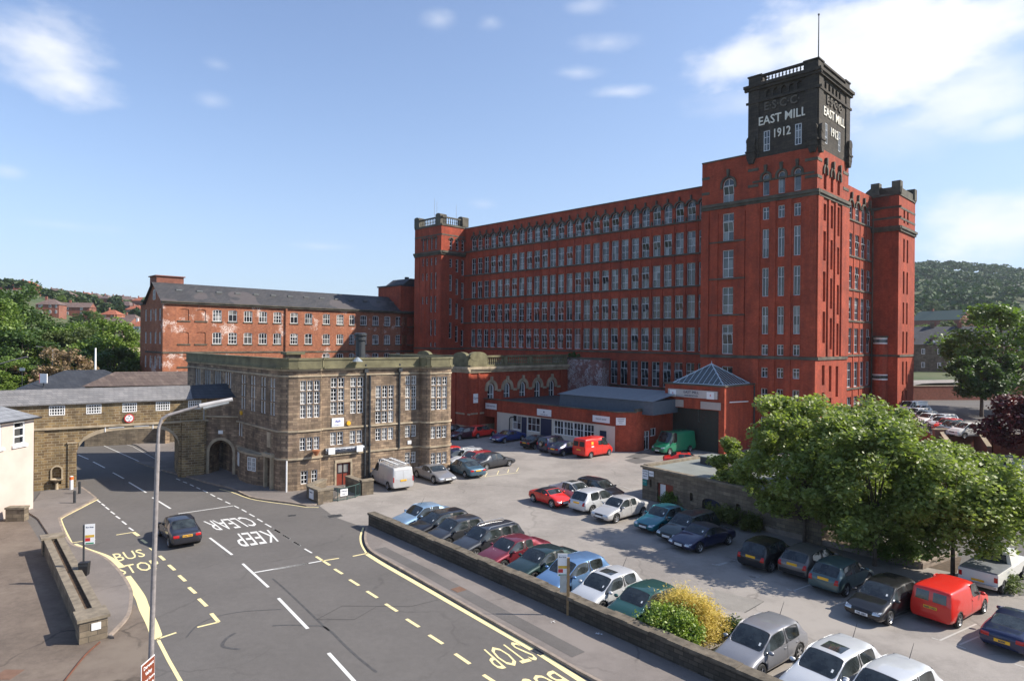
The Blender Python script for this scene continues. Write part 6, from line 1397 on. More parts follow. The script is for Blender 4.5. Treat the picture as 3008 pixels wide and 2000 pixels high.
LB=leafmat('copper_leaf',(.05,.008,.012),(.11,.018,.022),.5,.2)
LP=leafmat('faded_blossom_leaf',(.16,.12,.06),(.30,.20,.13),.7,.2)
LY=leafmat('golden_spiky_leaf',(.48,.34,.06),(.66,.50,.12),.6,.25,2)
LG=leafmat('bright_bush_leaf',(.16,.24,.03),(.32,.39,.06),.5,.25,2)
LH=leafmat('hazy_far_leaf',(.026,.062,.020),(.062,.108,.034),.8,.15,.03)
BARK=plain('grey_brown_bark',(.10,.075,.055),.9,var=.3,scale=4,bumpy=.4)
nr=np.random.RandomState(5)
def leaves(name,C,size,mat,parent=None,up=.5,asp=.7,jit=.35,**t):
    C=np.asarray(C,dtype=np.float32); n=len(C)
    nrm=nr.normal(size=(n,3)); nrm/=np.linalg.norm(nrm,axis=1)[:,None]; nrm[:,2]=np.abs(nrm[:,2])+up; nrm/=np.linalg.norm(nrm,axis=1)[:,None]
    a=np.cross(nrm,nr.normal(size=(n,3))); a/=np.linalg.norm(a,axis=1)[:,None]; b=np.cross(nrm,a)
    s=(size*(1+jit*nr.uniform(-1,1,n)))[:,None]
    V=np.empty((n,4,3),np.float32); V[:,0]=C-a*s; V[:,1]=C-b*s*asp; V[:,2]=C+a*s; V[:,3]=C+b*s*asp
    me=bpy.data.meshes.new(name); me.vertices.add(4*n); me.vertices.foreach_set('co',V.reshape(-1)); me.loops.add(4*n); me.loops.foreach_set('vertex_index',np.arange(4*n,dtype=np.int32)); me.polygons.add(n); me.polygons.foreach_set('loop_start',np.arange(0,4*n,4,dtype=np.int32)); me.update(calc_edges=True); me.materials.append(mat)
    o=bpy.data.objects.new(name,me); COL.objects.link(o); o.parent=parent; tag(o,**t); return o
def clumps(n,rx,ry,rz,cz,seed,low=-.95):
    r=np.random.RandomState(seed); out=[]
    while len(out)<n:
        v=r.normal(size=3); v/=np.linalg.norm(v); 
        if v[2]<low: continue
        rr=r.uniform(.4,1.0)**.6*r.uniform(.88,1.12)
        out.append((v[0]*rx*rr,v[1]*ry*rr,cz+v[2]*rz*rr))
    return np.array(out)
def tree(label,x,y,z,h,rad_,mat,n=9000,size=.14,trunkh=2.0,tr=.14,seed=1,ncl=60,rz=None,name='tree',group=None,cr=None,asp=.7,lean=(0,0)):
    o=thing(name,label,'tree',(x,y,z),0,group); rz=rz or (h-trunkh)/2; cz=h-rz
    cl=clumps(ncl,rad_,rad_*.95,rz,cz,seed); cl[:,0]+=lean[0]; cl[:,1]+=lean[1]
    r0=np.random.RandomState(seed+7)
    for q_ in range(max(3,ncl//16)): cl[q_]=(r0.uniform(-.6,.6)*rad_,r0.uniform(-.6,.6)*rad_,h*r0.uniform(.93,1.06)-rad_*.1); cr=cr or rad_*.23
    r=np.random.RandomState(seed+99); w=r.uniform(.5,1.5,ncl); w/=w.sum(); idx=r.choice(ncl,n,p=w)
    off=r.normal(size=(n,3)); off/=np.linalg.norm(off,axis=1)[:,None]; off*=(r.uniform(0,1,n)**.5*cr)[:,None]*np.array([1,1,.75]); sc=r.uniform(.6,1.3,ncl)[idx][:,None]
    P=cl[idx]+off*sc; P=P[P[:,2]>max(.5,trunkh*.45)]; leaves('crown',P,size,mat,o,asp=asp)
    d=MB(); top=(lean[0]*.6,lean[1]*.6,trunkh+(h-trunkh)*.35); d.cyl((0,0,0),(lean[0]*.2,lean[1]*.2,trunkh),tr,tr*.8,8,False); d.cyl((lean[0]*.2,lean[1]*.2,trunkh),top,tr*.8,tr*.45,7,False)
    for k in range(min(ncl,26)):
        t=r.uniform(.0,1); s=Vector((lean[0]*.2,lean[1]*.2,trunkh)).lerp(Vector(top),t); c=Vector(cl[k]); m=s.lerp(c,.5)+Vector((0,0,rad_*.06)); d.cyl(s,m,tr*.36,tr*.22,5,False); d.cyl(m,c,tr*.22,tr*.08,4,False)
    d.build('trunk',BARK,o,smooth=True); return o
# car park trees
tree('leafy tree with dark trunk behind the grey brown hatchback',17.7,38.9,0,8.3,3.7,LF,34000,.12,1.0,.13,11,130)
tree('tall leafy tree standing behind the grey green hatchback',19.75,35.0,0,7.9,3.9,LF,34000,.115,.9,.12,12,130)
tree('leafy tree with slim trunk between the red van and the white pickup',22.6,33.0,0,6.3,3.5,LF,27000,.11,2.0,.11,13,105,rz=2.15)
tree('small tree with thin trunk close against the stone outbuilding wall',15.9,44.6,0,5.3,2.0,LF,9000,.115,1.7,.07,14,40)
tree('leafy tree farther back whose crown hides the foot of the mill tower',22.9,42.6,0,8.0,3.9,LF,26000,.125,1.8,.13,15,120)
tree('leafy tree behind the pickup truck at the far end of the tree row',29.5,43.5,0,5.2,3.0,LF,18000,.13,1.8,.12,16,70)
def shrub(label,x,y,z,rx,ry,h,mat,n,size,seed,name='shrub',up=.4,asp=.6,ang=0,cat='shrub'):
    o=thing(name,label,cat,(x,y,z),ang); cl=clumps(46,rx*.8,ry*.8,h*.62,h*.36,seed,-.3); r=np.random.RandomState(seed); idx=r.choice(len(cl),n); off=r.normal(size=(n,3))*min(rx,ry,h)*.16
    P=cl[idx]+off; P=P[P[:,2]>.02]; leaves('foliage',P,size,mat,o,up=up,asp=asp); d=MB()
    for k in range(12): d.cyl((0,0,0),tuple(cl[k]),.035,.012,4,False)
    d.build('stems',BARK,o); return o
shrub('bright green rounded bush spilling over the sooty wall',6.35,25.75,0,1.6,1.05,1.35,LG,15000,.06,21,ang=rad(-49))
o=shrub('golden yellow spiky bush behind the bright green one',7.4,26.8,0,2.0,1.4,1.6,LY,26000,.075,22,up=.9,asp=.18,ang=rad(-49))
shrub('dark low shrub between the golden bush and the grey hatchback',9.1,26.2,0,.7,.6,.9,LD,1500,.05,23)
shrub('low yellowish hedge under the trees by the outbuilding',14.6,42.6,0,2.8,1.0,1.1,leafmat('yellowing_hedge_leaf',(.08,.10,.02),(.20,.20,.04),.6,.2,1.5),7000,.07,24,ang=rad(-53))
shrub('straggly bush by the red framed door of the outbuilding',11.7,47.3,0,1.2,.6,1.0,LM2,1800,.06,25,ang=rad(-53))
shrub('dark hedge in the shade behind the parked hatchbacks',17.5,42.0,0,2.6,1.2,1.2,LO2,6000,.07,26,ang=rad(-40))
shrub('sprawling green shrub bed behind the glossy black hatchback',21.0,36.3,0,2.2,1.4,1.5,LM2,8000,.075,27,ang=rad(-40))
shrub('low shrub at the foot of the tree by the red van',24.2,31.7,0,1.0,.8,.8,LO2,2200,.06,28)
shrub('weeds growing on top of the whitewashed wall stub',*G(C_(1100,225),9.5),9.4,1.6,.5,.7,LD,900,.09,29)
for i,o in enumerate([o for o in COL.objects if o.get('label','').startswith('weeds')]):
    p=mill.matrix_basis@Vector((-36.5,3.3,9.55)); o.location=p; o.rotation_euler.z=ang_mill
sheet('planting_bed',[(12.2,46.9),(19.3,37.4),(23.5,34.0),(25.5,36.5),(21,41),(17.5,43.8)],.012,plain('bark_mulch_earth',(.085,.06,.04),.95,var=.4,scale=4))
bed=thing('bed_kerb','low stone kerb round the planting bed behind the parked cars','kerb'); d=MB(); lowwall(d,d,(16.3,41.2),(22.0,34.6),.22,.2); lowwall(d,d,(22.0,34.6),(25.2,36.6),.22,.2); d.build('stone',KERB,bed)
sheet('access_road',[(24.5,31),(28,30.5),(70,55),(60,62),(33,50),(24,40)],.009,PATCH)
hb=thing('hoarding','white free standing hoarding with faint lettering at the right edge','hoarding',(33.8,44.6,0),rad(-25)); d=MB(); d.box(-2.2,2.2,0,.06,1.1,3.0); hp=d.build('board',WHITE,hb); d=MB(); d.box(-2.0,-1.9,.06,.16,0,3.0); d.build('post',IRON,hb); d=MB(); d.box(1.9,2.0,.06,.16,0,3.0); d.build('post',IRON,hb)
for i,s_ in enumerate(('BELPER','North Mill Visitor Centre','Open daily')): text('lettering',s_,.32-.06*i,Matrix.Translation((0,-.02,2.45-.5*i)),INK,hp,.003)
# ---------------------------------------------------------------- terrace on the right
slab('terrace',[(54.2,91),(45.4,69.4),(51.8,69.8),(62,65.5),(90,58),(150,110),(150,125),(66,125),(60,112)],0,2.2,PATCH,BRICKP)
def ph(u): return Vector((54.2,91)).lerp(Vector((45.6,69.8)),u)
rl=thing('terrace_railing','black iron railing along the edge of the raised terrace','railing'); d=MB()
for k in range(19):
    p=ph(.04+k*.053); d.cyl((p.x,p.y,2.2),(p.x,p.y,3.3),.035,.035,5)
for z in (2.75,3.25): a_,c_=ph(.04),ph(1.0); d.cyl((a_.x,a_.y,z),(c_.x,c_.y,z),.03,.03,5)
d.build('bars',IRON,rl)
def brickw(a,b_,h0,h1,label,th=.35,mat=BRICKP,z=0):
    a=Vector(a);b_=Vector(b_);L_=(b_-a).length; o=thing('brick_wall',label,'wall',(a.x,a.y,z),math.atan2(b_.y-a.y,b_.x-a.x)); d=MB(); d.xzprism([(0,0),(L_,0),(L_,h1),(0,h0)],0,th); d.build('brickwork',mat,o); d=MB(); d.xzprism([(-.05,h0),(L_+.05,h1),(L_+.05,h1+.1),(-.05,h0+.1)],-.05,th+.05); d.build('coping',TRIM,o); return o
brickw((45.2,69.0),(51.6,69.4),2.9,2.9,'brick planter wall at the end of the black terrace railing'); brickw((51.7,69.3),(61.8,65.0),2.5,2.5,'long brick retaining wall under the people carrier')
brickw((45.9,69.3),(45.0,66.6),2.7,1.7,'sloping brick wing wall below the railing end'); brickw((49.5,69.2),(48.6,66.0),3.3,1.6,'sloping brick wing wall left of the people carrier'); brickw((54.5,68.0),(53.3,64.6),3.2,1.5,'sloping brick wing wall under the people carrier')
# ---------------------------------------------------------------- far terrain
def hgt(x,y):
    d_=y; a=math.atan2(x,y)
    if a>0: h=interp([(0,-.1),(116,-.1),(121,4.4),(165,6.4),(250,9),(400,24),(560,50),(760,88),(950,118),(1500,122)],d_); k=max(0,min(1,(a-.42)/.12)); 
    else: k1=max(.5,min(1.25,.62+(-a-.55)*6)); k2=max(.75,min(1.05,.8+(-a-.53)*1.7)); t_=max(0,min(1,(d_-350)/150)); h=interp([(0,-.1),(150,-.1),(200,8),(250,17),(300,23),(350,28),(450,40),(600,52),(720,58),(1500,60)],d_)*(k1*(1-t_)+k2*t_); k=max(0,min(1,(-a-.2)/.2))
    h+=(1.5*math.sin(x*.02)+1.2*math.sin(y*.031+x*.011))*max(0,min(1,(d_-250)/200))
    if a>0: h+=7*math.sin(a*23+1)*max(0,min(1,(d_-600)/300))
    return h*k+(-.1)*(1-k)
hv=[];hf=[]; rs=[100,116,121,135,150,165,180,200,225,250,275,300,330,360,400,450,500,560,620,700,780,860,950,1100,1500]; na=90
for r_ in rs:
    for j in range(na+1):
        a=-1.05+2.1*j/na; x,y=r_*math.sin(a),r_*math.cos(a); hv.append((x,y,hgt(x,y)))
for i in range(len(rs)-1):
    for j in range(na): q=i*(na+1)+j; hf.append((q,q+1,q+na+2,q+na+1))
me=bpy.data.meshes.new('hills'); me.from_pydata(hv,[],hf); me.polygons.foreach_set('use_smooth',[True]*len(hf)); me.materials.append(GRASS); o=bpy.data.objects.new('hills',me); COL.objects.link(o); o['kind']='structure'
def polar(nx,d_): x,_=der(nx,1000); return x*d_,d_
# upper street wall, road and lawn on the right
brickw((66,113),(118,119.5),4.6,4.9,'dark brick retaining wall behind the terrace car park',.5)
def ribbon(name,pts,w,dz,m):
    q=MB(); P=[Vector(p) for p in smooth(pts,6)]; L_=[];R_=[]
    for i in range(len(P)):
        d_=(P[min(i+1,len(P)-1)]-P[max(i-1,0)]).normalized(); n_=Vector((-d_.y,d_.x))*w/2; L_.append(P[i]+n_);R_.append(P[i]-n_)
    for i in range(len(P)-1): q.poly(*[(v.x,v.y,hgt(v.x,v.y)+dz) for v in (R_[i],R_[i+1],L_[i+1],L_[i])])
    return q.build(name,m,kind='structure')
ribbon('road',[(72,122.5),(90,126),(120,131)],5,.35,PARK)
# houses
def house(label,x,y,z,w,dp,he,hr,rot,wall,roof,hip=True,wins=((-.3,.3),(.3,.3)),floors=2,detail=True,group=None,chim=1,dorm=0,name='house',base=4):
    o=thing(name,label,'house',(x,y,z),rot,group); b=MB(); b.box(-w/2,w/2,0,dp,-base,he)
    ov=.35; r=MB(); A_=(-w/2-ov,-ov,he-.1);B_=(w/2+ov,-ov,he-.1);C2=(w/2+ov,dp+ov,he-.1);D_=(-w/2-ov,dp+ov,he-.1); in_=dp/2 if hip else 0
    P,Q=(-w/2-ov+in_,dp/2,he+hr),(w/2+ov-in_,dp/2,he+hr); r.poly(A_,B_,Q,P); r.poly(C2,D_,P,Q)
    if hip: r.poly(B_,C2,Q); r.poly(D_,A_,P)
    else:
        b.yzprism([(0,he),(dp,he),(dp/2,he+hr-.1)],-w/2,w/2)
    r.poly(A_,D_,C2,B_)
    b.build('wall',wall,o); ro=r.build('roof',roof,o)
    for k in range(chim):
        q=MB(); cx=(-w*.22 if k==0 else w*.28); q.box(cx-.4,cx+.4,dp/2-.35,dp/2+.35,he+hr-1.0,he+hr+1.1); q.build('chimney',wall,ro)
    if detail:
        for fl in range(floors):
            for u,ww in wins:
                zz=.9+fl*(he/floors); wd_=w*ww*.5
                fo=MB(); hh_=1.25; fo.box(u*w-wd_/2,u*w+wd_/2,-.08,.0,zz,zz+hh_); f_=fo.build('window',FRW,o); pn_=MB(); n_=3 if wd_>1.5 else 2
                for i in range(n_): a_=u*w-wd_/2+.1+i*(wd_-.1)/n_; pn_.box(a_,a_+(wd_-.1)/n_-.1,-.1,-.081,zz+.1,zz+hh_-.1)
                pn_.build('pane',GLW,f_)
    for k in range(dorm):
        u=(-.25+.5*k)*w if dorm>1 else .15*w; q=MB(); q.box(u-.8,u+.8,.3,2.6,he-.3,he+1.1); q.xzprism([(u-1.05,he+1.1),(u+1.05,he+1.1),(u,he+2.1)],.1,2.8); dm=q.build('dormer',wall,ro); q=MB(); q.box(u-.55,u+.55,.2,.29,he+.05,he+1.0); q.build('window',FRW,dm)
    return o
def H_(label,nx,d_,w,dp,he,hr,rot,wall,roof,dz=0,**k):
    x,y=polar(nx,d_); return house(label,x,y,hgt(x,y)+dz,w,dp,he,hr,rad(rot),wall,roof,**k)
CRM=plain('pale_stone_house_wall',(.46,.37,.27),.8,var=.15)
H_('square red brick house with brown hip roof standing alone on the left slope',138,270,8.6,7,4.6,2.3,12,BRICKP,TILEB,wins=((-.28,.36),(.12,.2),(.38,.16)))
H_('long brown roofed brick house right of the lone square one',215,300,13.5,7,4.4,2.3,10,BRICKP,TILEB,wins=((-.2,.2),(.25,.16)),hip=False)
H_('brick house with bright orange tile roof on the left slope',318,330,8.5,7,5,2.4,0,BRICKO,TILEO,wins=((-.25,.4),(.25,.4)))
H_('twin gabled brick house beside the orange roofed one',368,335,12,8,4.6,3.4,-8,BRICKP,TILEB,wins=((-.15,.3),(.3,.3)))
H_('wide brown roofed semi above the white bungalow',335,290,14,8,5,2.8,-4,BRICKP,TILEB,hip=False,wins=((-.36,.16),(.1,.25),(.4,.14)),dz=-1)
H_('pale bungalow with dark roof and white glazed doors',385,245,11,7,2.9,2.0,-6,CRM,SLATEB,hip=False,floors=1,wins=((-.3,.2),(.1,.4)),dz=.5)
H_('pale stone cottage with twin gables at the edge of the old mill',390,205,6,7,4.2,2.6,60,CRM,TILEB,hip=False,floors=1,wins=((.2,.4),),dz=.5)
H_('small house with orange roof and white front next to the old mill',402,285,7,6,5,2.4,0,FRW,TILEO,wins=((0,.5),),dz=1)
H_('brick outhouse with grey roof below the pale cottage',392,160,7,5,2.8,1.4,0,BRICKP,SLATEB,hip=False,floors=1,wins=((-.3,.3),),dz=2)
H_('red roofed house half hidden at the far left of the slope',20,450,12,9,5,3.5,15,BRICKP,TILEB,dz=0,wins=((.2,.3),))
for i,(nx,d_,w,mt) in enumerate(((212,560,12,TILEB),(240,560,12,TILEO),(268,565,12,TILEB),(345,580,14,TILEB),(365,570,12,TILEB),(330,600,16,TILEB),(405,560,12,TILEO),(120,560,14,TILEB),(60,470,16,TILEB),(30,480,14,TILEO),(90,520,12,TILEB),(150,590,14,TILEB),(385,600,12,TILEB),(300,520,10,TILEB),(355,450,13,TILEB),(390,440,11,TILEO),(180,420,11,TILEB),(70,400,12,TILEO))):
    H_('distant roof %s on the left skyline'%('x'),nx,d_,w,9,5,3.2,(i*37)%30-15,BRICKP,mt,dz=-1,detail=d_<460,group='houses along the left hill',chim=1)['label']=[
     'skyline house with square brown hip roof left of the orange one','orange roofed skyline house in the row of three','brown roofed skyline house at the right end of the row of three','long brown roof on the crest left of the old mill','hip roofed house just below the crest near the old mill','widest roof on the crest above the old mill gable','orange roof on the crest nearest the old mill','skyline house above the lone square brick house','large gabled house on the crest at the far left','orange roofed house on the crest at the far left edge','skyline house among trees left of the lone square house','broad hip roof on the crest right of the lone square house','farthest roof against the sky beside the old mill','small brown roof between crest trees','brown hip roof above the twin gabled house','orange roof above the twin gabled house','roof above the long brown roofed house','orange roof behind the tall tree on the left'][i]
for i,(nx,d_,w,wl,rot,l) in enumerate(((2712,150,10,STONEP,-20,'stone and brick terrace house with slate roof right beside the mill turret'),(2790,154,11,BRICKP,-20,'brick terrace house with gabled dormer left of the big green tree'),(2868,158,11,BRICKP,-20,'brick terrace house with dormers behind the big green tree'),(2945,162,11,BRICKP,-20,'brick terrace house behind the big tree near the right edge'),(3020,166,11,BRICKO,-20,'orange brick terrace house at the right edge'))):
    H_(l,nx,d_,w,9,6.3,4.2,rot,wl,SLATED,hip=False,wins=((-.32,.14),(0,.14),(.32,.14)),chim=2,dorm=2,group='slate roofed terrace on the right')
H_('brick gabled hall with green roof edge among the far trees',2745,330,24,14,6,5,-65,BRICKP,plain('green_roof_edge',(.07,.10,.08),.7),hip=False,wins=((.2,.3),),dz=2)
H_('grey house high on the wooded hillside at the right edge',2995,600,13,9,6,4,0,STONEP,SLATED,dz=2)
# trees: four prototypes copied about
def proto(mat,h,rad_,n,size,seed,th,ncl=46): return tree('x',0,0,-50,h,rad_,mat,n,size,th,.35,seed,ncl)
PR=[proto(LD,16,7,13000,.24,31,2.5,70),proto(LM2,14,6.5,13000,.23,32,2.2,70),proto(LO2,15,6,11000,.24,33,2.5,64),proto(LD,12,5,8000,.22,34,2,50)]
usedp=[False]*4
def place(k,x,y,z,s,label,group,rz=None):
    if usedp[k]: o=copy_tree(PR[k])
    else: o=PR[k]; usedp[k]=True
    o.location=(x,y,z); o.rotation_euler=(0,0,rz if rz is not None else rnd.uniform(0,6.28)); s=s if isinstance(s,tuple) else (s,s,s); o.scale=s; o['label']=label; o['category']='tree'
    if group: o['group']=group
    return o
gl_='big trees beyond the bridge on the left'
for i,(k,nx,d_,top,s,l) in enumerate(((0,40,118,850,1.1,'tallest dark tree at the far left edge'),(1,-40,105,900,1.1,'bright tree cut by the left edge above the pink house'),(1,120,128,935,1.0,'rounded mid green tree below the lone square house'),(0,190,125,950,1.0,'dark broad tree in the middle of the left wood'),(1,235,120,955,1.0,'bright green tree right of the middle of the left wood'),(2,275,118,975,.95,'brownish green tree behind the white pole'),(1,318,112,950,.95,'bright tree at the right end of the left wood'),(2,155,110,985,.85,'olive tree low behind the blossom tree'),(0,60,100,970,.9,'dark tree above the white roadside board'),(1,5,88,1060,.75,'bushy tree just above the pink house roof'),(3,250,100,1040,.8,'dark tree at the foot of the white pole'),(2,335,105,1030,.75,'small olive tree against the old mill gable'),(3,90,90,1090,.6,'low tree left of the blossom tree'))):
    X,Y=polar(nx,d_); hz_=1000-(1504-nx)*.0095; z_top=EYE+(hz_-top)/FL*Y; hh_=(16,14,15,12)[k]; sc=min(z_top/hh_*1.0,1.6); place(k,X,Y,0,(s,s,sc),l,gl_)
tree('fading blossom tree with pink brown crown beyond the bridge roof',*polar(172,92),0,10.3,5.0,LP,5000,.24,2,.2,41,40)
gh='trees between the houses on the left hill'
names_=['dark tree','bright tree','olive tree','small dark tree']
pos=[(95,330,'left of the lone square house'),(178,350,'between the square house and the long roofed house'),(165,440,'above the lone square house'),(225,255,'in front of the long brown roofed house'),(258,262,'beside the long brown roofed house'),(283,300,'left of the orange roofed house'),(295,420,'above the orange roofed house'),(405,330,'touching the old mill gable'),(408,420,'against the old mill roof'),(20,420,'on the far left crest'),(205,490,'on the crest near the row of three roofs'),(330,420,'above the twin gables'),(230,450,'below the row of three roofs'),(370,215,'below the pale bungalow')]
for i,(nx,d_,l) in enumerate(pos): x,y=polar(nx,d_); place(i%4,x,y,hgt(x,y)-1,rnd.uniform(.42,.62),names_[i%4]+' '+l,gh)
gr_='trees round the terrace houses on the right'
for i,(k,nx,d_,s,l) in enumerate(((1,2700,215,.75,'light green tree above the mill turret end houses'),(1,2960,180,.9,'bright tree over the right hand houses'),(2,2800,230,.8,'olive tree behind the dormered houses'),(2,2860,260,.8,'olive tree left of the big green tree top'),(1,2760,260,.7,'pale tree in front of the gabled hall'),(0,2740,420,.9,'dark tree above the gabled hall'),(3,2830,330,.9,'small dark tree right of the gabled hall'),(0,2920,300,.9,'dark tree behind the big green tree'),(2,3000,250,1.0,'olive tree at the right edge'))): x,y=polar(nx,d_); place(k,x,y,hgt(x,y)-.5,s,l,gr_)
tree('big spreading green tree with visible limbs right of the mill turret',73.5,96.5,2.2,15.2,8.3,LM2,16000,.27,3.0,.4,51,80,rz=6.4,cr=2.0)
tree('dark leaning lower limb tree beside the terrace cars',64.0,88,2.2,8.2,4.6,LD,9000,.24,2.2,.25,52,50)
tree('copper beech with dark red leaves at the right edge',50.0,61.8,0,7.3,4.1,LB,15000,.17,2.0,.22,53,60)
tree('green tree filling the gap right of the copper beech',56,63,0,7.0,4,LD,6000,.2,2,.2,54,40)
# woods on the hills: nobody could count them
def wood(name,label,a0,a1,d0,d1,n,mat,seed,skip=None):
    r=np.random.RandomState(seed); out=[]
    for _ in range(n):
        a=r.uniform(a0,a1); d_=d0+(d1-d0)*r.uniform(0,1)**.8; x,y=d_*math.tan(a),d_; z=hgt(x,y); R=r.uniform(5,9)*(1 if d0>415 and a0>0 else .55); k=60
        v=r.normal(size=(k,3)); v/=np.linalg.norm(v,axis=1)[:,None]; v[:,2]=np.abs(v[:,2]); out.append(np.array([x,y,z+R*.7])+v*np.array([R,R,R*r.uniform(.6,.95)])*r.uniform(.8,1,(k,1)))
    return leaves(name,np.concatenate(out),1.7,mat,None,up=.3,asp=.85,label=label,cat='woodland',kind='stuff')
wood('wooded_hillside','dense dark woodland covering the hill on the right',.52,.80,420,960,620,LH,61)
wood('hedgerow_woodland','lighter mixed trees on the lower right slope',.54,.80,235,430,60,LO2,62)
wood('hill_woodland','scattered trees and hedges on the left hill',-.80,-.50,340,640,190,leafmat('left_hill_leaf',(.03,.06,.018),(.07,.10,.03),.7,.15,.05),63)
# ---------------------------------------------------------------- sheds and furniture beyond the bridge
s1_=thing('slate_shed','low building with dark hip roof showing above the bridge roof','building',(-52,74,0),rad(33)); d=MB(); d.box(-4,9,0,9,0,5.6); d.build('wall',STONEP,s1_); r=MB(); A_=[(-4.3,-.3,5.6),(9.3,-.3,5.6),(9.3,9.3,5.6),(-4.3,9.3,5.6)]; P,Q=(.6,4.5,7.9),(4.6,4.5,7.9); r.poly(A_[0],A_[1],Q,P); r.poly(A_[1],A_[2],Q); r.poly(A_[2],A_[3],P,Q); r.poly(A_[3],A_[0],P); r.build('roof',SLATED,s1_)
s2_=thing('tiled_shed','long low building with brown tiled roof behind the bridge','building',(-46.5,70.5,0),rad(22)); d=MB(); d.box(0,15,0,7,0,6.6); d.build('wall',STONEP,s2_); r=MB(); A_=[(-.3,-.3,6.55),(15,-.3,6.55),(15,7.3,6.55),(-.3,7.3,6.55)]; P,Q=(2.2,3.5,7.95),(15,3.5,7.95); r.poly(A_[0],A_[1],Q,P); r.poly(A_[2],A_[3],P,Q); r.poly(A_[3],A_[0],P); r.poly(A_[1],A_[2],Q); r.build('roof',SLATEB,s2_)
for k in range(3): window(s2_,Matrix(),.8+k*1.6,5.6,.8,.8,2,(.5,),False,rev=-.1)
def pole(name,label,cat,nx,d_,ytop,r0,m,zb=0):
    x,y=polar(nx,d_); hz_=1000-(1504-nx)*.0095; zt_=EYE+(hz_-ytop)/FL*y; o=thing(name,label,cat,(x,y,zb)); q=MB(); q.cyl((0,0,0),(0,0,zt_-zb),r0,r0*.7,8); q.build('pole',m,o); return o,zt_-zb
pole('white_pole','slim white pole rising behind the dark hip roof','pole',281,80,1022,.13,FRW,6.5)
o,zt_=pole('roadside_board','white roadside board on a post beyond the bridge roof','sign',129,74,1122,.09,IRON); q=MB(); q.box(-.42,.42,-.06,.06,zt_-.1,zt_+.95); q.build('board',WHITE,o); q=MB(); q.box(-.45,-.4,-.07,.07,zt_-.1,zt_+.95); q.build('red_edge',REDI,o)
o,zt_=pole('street_lamp','grey street lamp among the trees beyond the bridge','street lamp',155,92,1027,.09,GALV); q=MB(); q.tube([(0,0,zt_),(-1.2,0,zt_+.35),(-2.4,0,zt_+.45)],.05); q.build('arm',GALV,o)
o,zt_=pole('street_lamp','street lamp with long arm reaching in from the left edge','street lamp',-20,80,1075,.09,GALV); q=MB(); q.tube([(0,0,zt_),(2.4,0,zt_+.75),(4.3,0,zt_+1.2)],.06); q.build('arm',GALV,o)
o,zt_=pole('street_sign','small grey sign plate among the trees','sign',66,85,1088,.05,IRON); q=MB(); q.box(-.35,.35,-.02,.02,zt_-.05,zt_+.35); q.build('plate',SILVS,o)
ribbon('road',[(-45,92),(-62,104),(-80,112)],7,.05,ROAD)

# summer haze between the camera and the hills
HZ=MB(); HZ.box(-1600,1600,-60,1650,-1.2,240); hz_o=HZ.build('haze',None or plain('tmp_haze',(1,1,1)),kind='stuff')
m=bpy.data.materials.new('summer_haze'); m.use_nodes=True; nt=m.node_tree; nt.nodes.clear(); o_=nt.nodes.new('ShaderNodeOutputMaterial'); v_=nt.nodes.new('ShaderNodeVolumePrincipled'); v_.inputs['Color'].default_value=(.80,.88,1,1); v_.inputs['Density'].default_value=.00010; v_.inputs['Anisotropy'].default_value=.3; nt.links.new(v_.outputs[0],o_.inputs['Volume']); hz_o.data.materials.clear(); hz_o.data.materials.append(m)
# ---------------------------------------------------------------- camera, light, sky
cam=bpy.data.cameras.new('camera'); co_=bpy.data.objects.new('camera',cam); COL.objects.link(co_); SC.camera=co_
co_.location=(0,0,EYE); co_.rotation_euler=(PI/2,-ROLL,0); cam.sensor_width=36; cam.lens=36*FL/3008; cam.clip_end=9000; cam.clip_start=.5
SUN_EL=rad(39); az=math.atan2(1,-.01)   # compass angle from +Y towards +X
sl=bpy.data.lights.new('sun','SUN'); sl.energy=5.0; sl.angle=rad(.53); sl.color=(1,.93,.82); so=bpy.data.objects.new('sun',sl); COL.objects.link(so)
d=Vector((math.sin(az)*math.cos(SUN_EL),math.cos(az)*math.cos(SUN_EL),math.sin(SUN_EL))); so.rotation_euler=d.to_track_quat('Z','Y').to_euler()
w=bpy.data.worlds.new('World'); SC.world=w; w.use_nodes=True; nt=w.node_tree; bg=nt.nodes['Background']
sky=nt.nodes.new('ShaderNodeTexSky'); sky.sky_type='NISHITA'; sky.sun_disc=False; sky.sun_elevation=SUN_EL; sky.sun_rotation=az; sky.altitude=80; sky.air_density=1.0; sky.dust_density=.6; sky.ozone_density=2.2
tc=nt.nodes.new('ShaderNodeTexCoord'); s=nt.nodes.new('ShaderNodeSeparateXYZ'); nt.links.new(tc.outputs['Generated'],s.inputs[0])
AZ=mth(nt,'ARCTAN2',s.outputs[0],s.outputs[1]); EL=mth(nt,'ARCSINE',s.outputs[2])
cb=nt.nodes.new('ShaderNodeCombineXYZ'); nt.links.new(AZ,cb.inputs[0]); nt.links.new(mth(nt,'MULTIPLY',EL,1.9),cb.inputs[1])
n1=noise(nt,cb.outputs[0],6,6,.52); n2=noise(nt,cb.outputs[0],22,5,.5)
wob=mth(nt,'ADD',mth(nt,'MULTIPLY',mth(nt,'SUBTRACT',n1,.5),2.3),mth(nt,'MULTIPLY',mth(nt,'SUBTRACT',n2,.5),1.0))
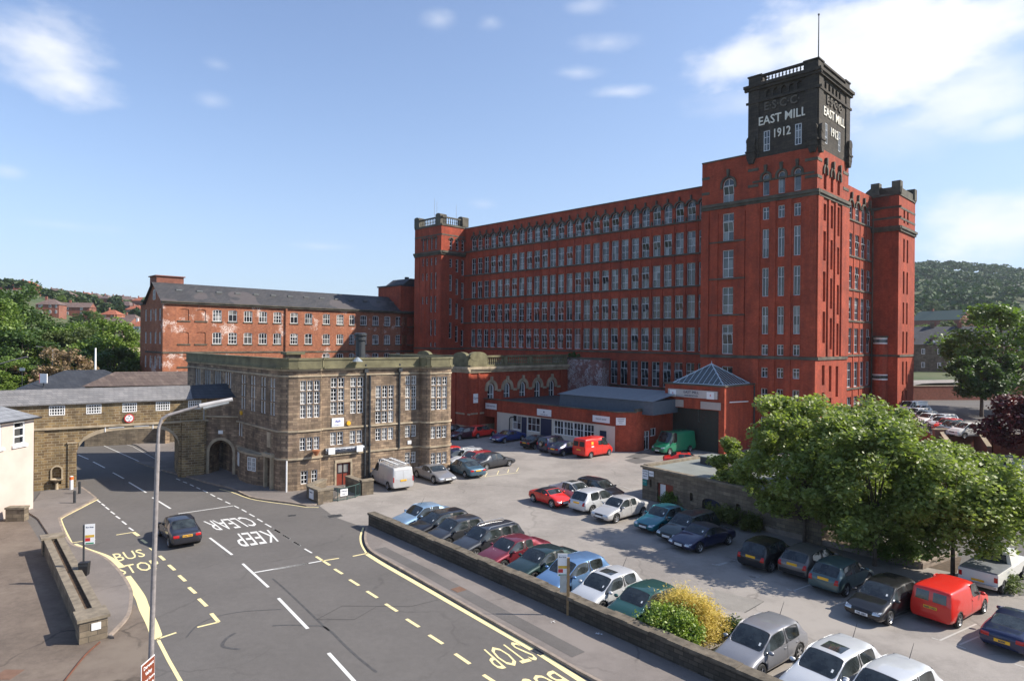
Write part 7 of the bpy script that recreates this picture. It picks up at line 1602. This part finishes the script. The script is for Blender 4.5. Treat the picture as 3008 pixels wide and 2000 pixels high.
def cloud(px,py,rx,ry,dens=1.0,soft=.5):
    x,y=der(px*1.2757,py*1.2757); a0=math.atan(x); e0=math.atan(-y/math.sqrt(1+x*x)); ra=rx/1489*math.cos(a0)**2; re=ry/1489*math.cos(a0)
    da=mth(nt,'DIVIDE',mth(nt,'SUBTRACT',AZ,a0),ra); de=mth(nt,'DIVIDE',mth(nt,'SUBTRACT',EL,e0),re)
    r=mth(nt,'SQRT',mth(nt,'ADD',mth(nt,'MULTIPLY',da,da),mth(nt,'MULTIPLY',de,de)))
    v=mth(nt,'SUBTRACT',mth(nt,'SUBTRACT',1.0,r),mth(nt,'MULTIPLY',wob,-.9))
    n=nt.nodes.new('ShaderNodeMapRange'); n.interpolation_type='SMOOTHSTEP'; nt.links.new(v,n.inputs[0]); n.inputs[1].default_value=-.25; n.inputs[2].default_value=soft*1.25; n.inputs[3].default_value=0; n.inputs[4].default_value=dens
    return n.outputs[0]
CL=[(2010,130,330,150,1,.55),(1730,140,150,50,.85,.7),(2220,60,220,60,1,.6),(2230,210,230,110,.8,.9),(1760,230,160,40,.35,.9),(2290,520,200,90,.85,.7),(2330,290,100,40,.6,.8),(2080,300,240,70,.35,1),
    (120,105,150,90,.9,.8),(70,45,90,35,.4,.9),(165,195,120,48,.85,.8),(1010,45,42,22,.45,1.3),(1395,100,85,22,.5,1.3),(1325,168,66,16,.45,1.3),(1430,212,75,14,.6,1.1),(1130,50,35,18,.35,1),(500,150,38,16,.3,1.3),(490,232,50,20,.35,1.3),(745,568,75,11,.3,1.2),(130,518,170,14,.22,1.2),(20,395,50,18,.3,1),(1110,470,40,14,.25,1),(1350,15,60,16,.3,1)]
tot=None
for c in CL:
    v=cloud(*c); tot=v if tot is None else mth(nt,'MAXIMUM',tot,v)
n3=noise(nt,cb.outputs[0],7,5,.6)
cc=mix(nt,mapr(nt,n3,.3,.7),(6.6,7.0,7.9),(8.2,8.2,8.4))
# thin summer haze whitening the sky towards the horizon
hz=mth(nt,'POWER',mth(nt,'SUBTRACT',1.0,mth(nt,'MAXIMUM',s.outputs[2],0.0)),5.0)
east=mapr(nt,AZ,-.6,.9,0,.24)
hf=mth(nt,'MINIMUM',mth(nt,'ADD',mth(nt,'MULTIPLY',hz,.8),east),.9)
skyc=mix(nt,hf,mix(nt,1.0,sky.outputs[0],(1.48,1.42,1.5),'MULTIPLY'),(3.3,4.5,6.2))
nt.links.new(mix(nt,tot,skyc,cc),bg.inputs[0]); bg.inputs[1].default_value=.09
SC.view_settings.view_transform='Standard'; SC.view_settings.look='None'; SC.view_settings.gamma=1; SC.view_settings.exposure=.66
SC.render.resolution_x=1024; SC.render.resolution_y=680; SC.render.engine='CYCLES'
SC.cycles.max_bounces=6
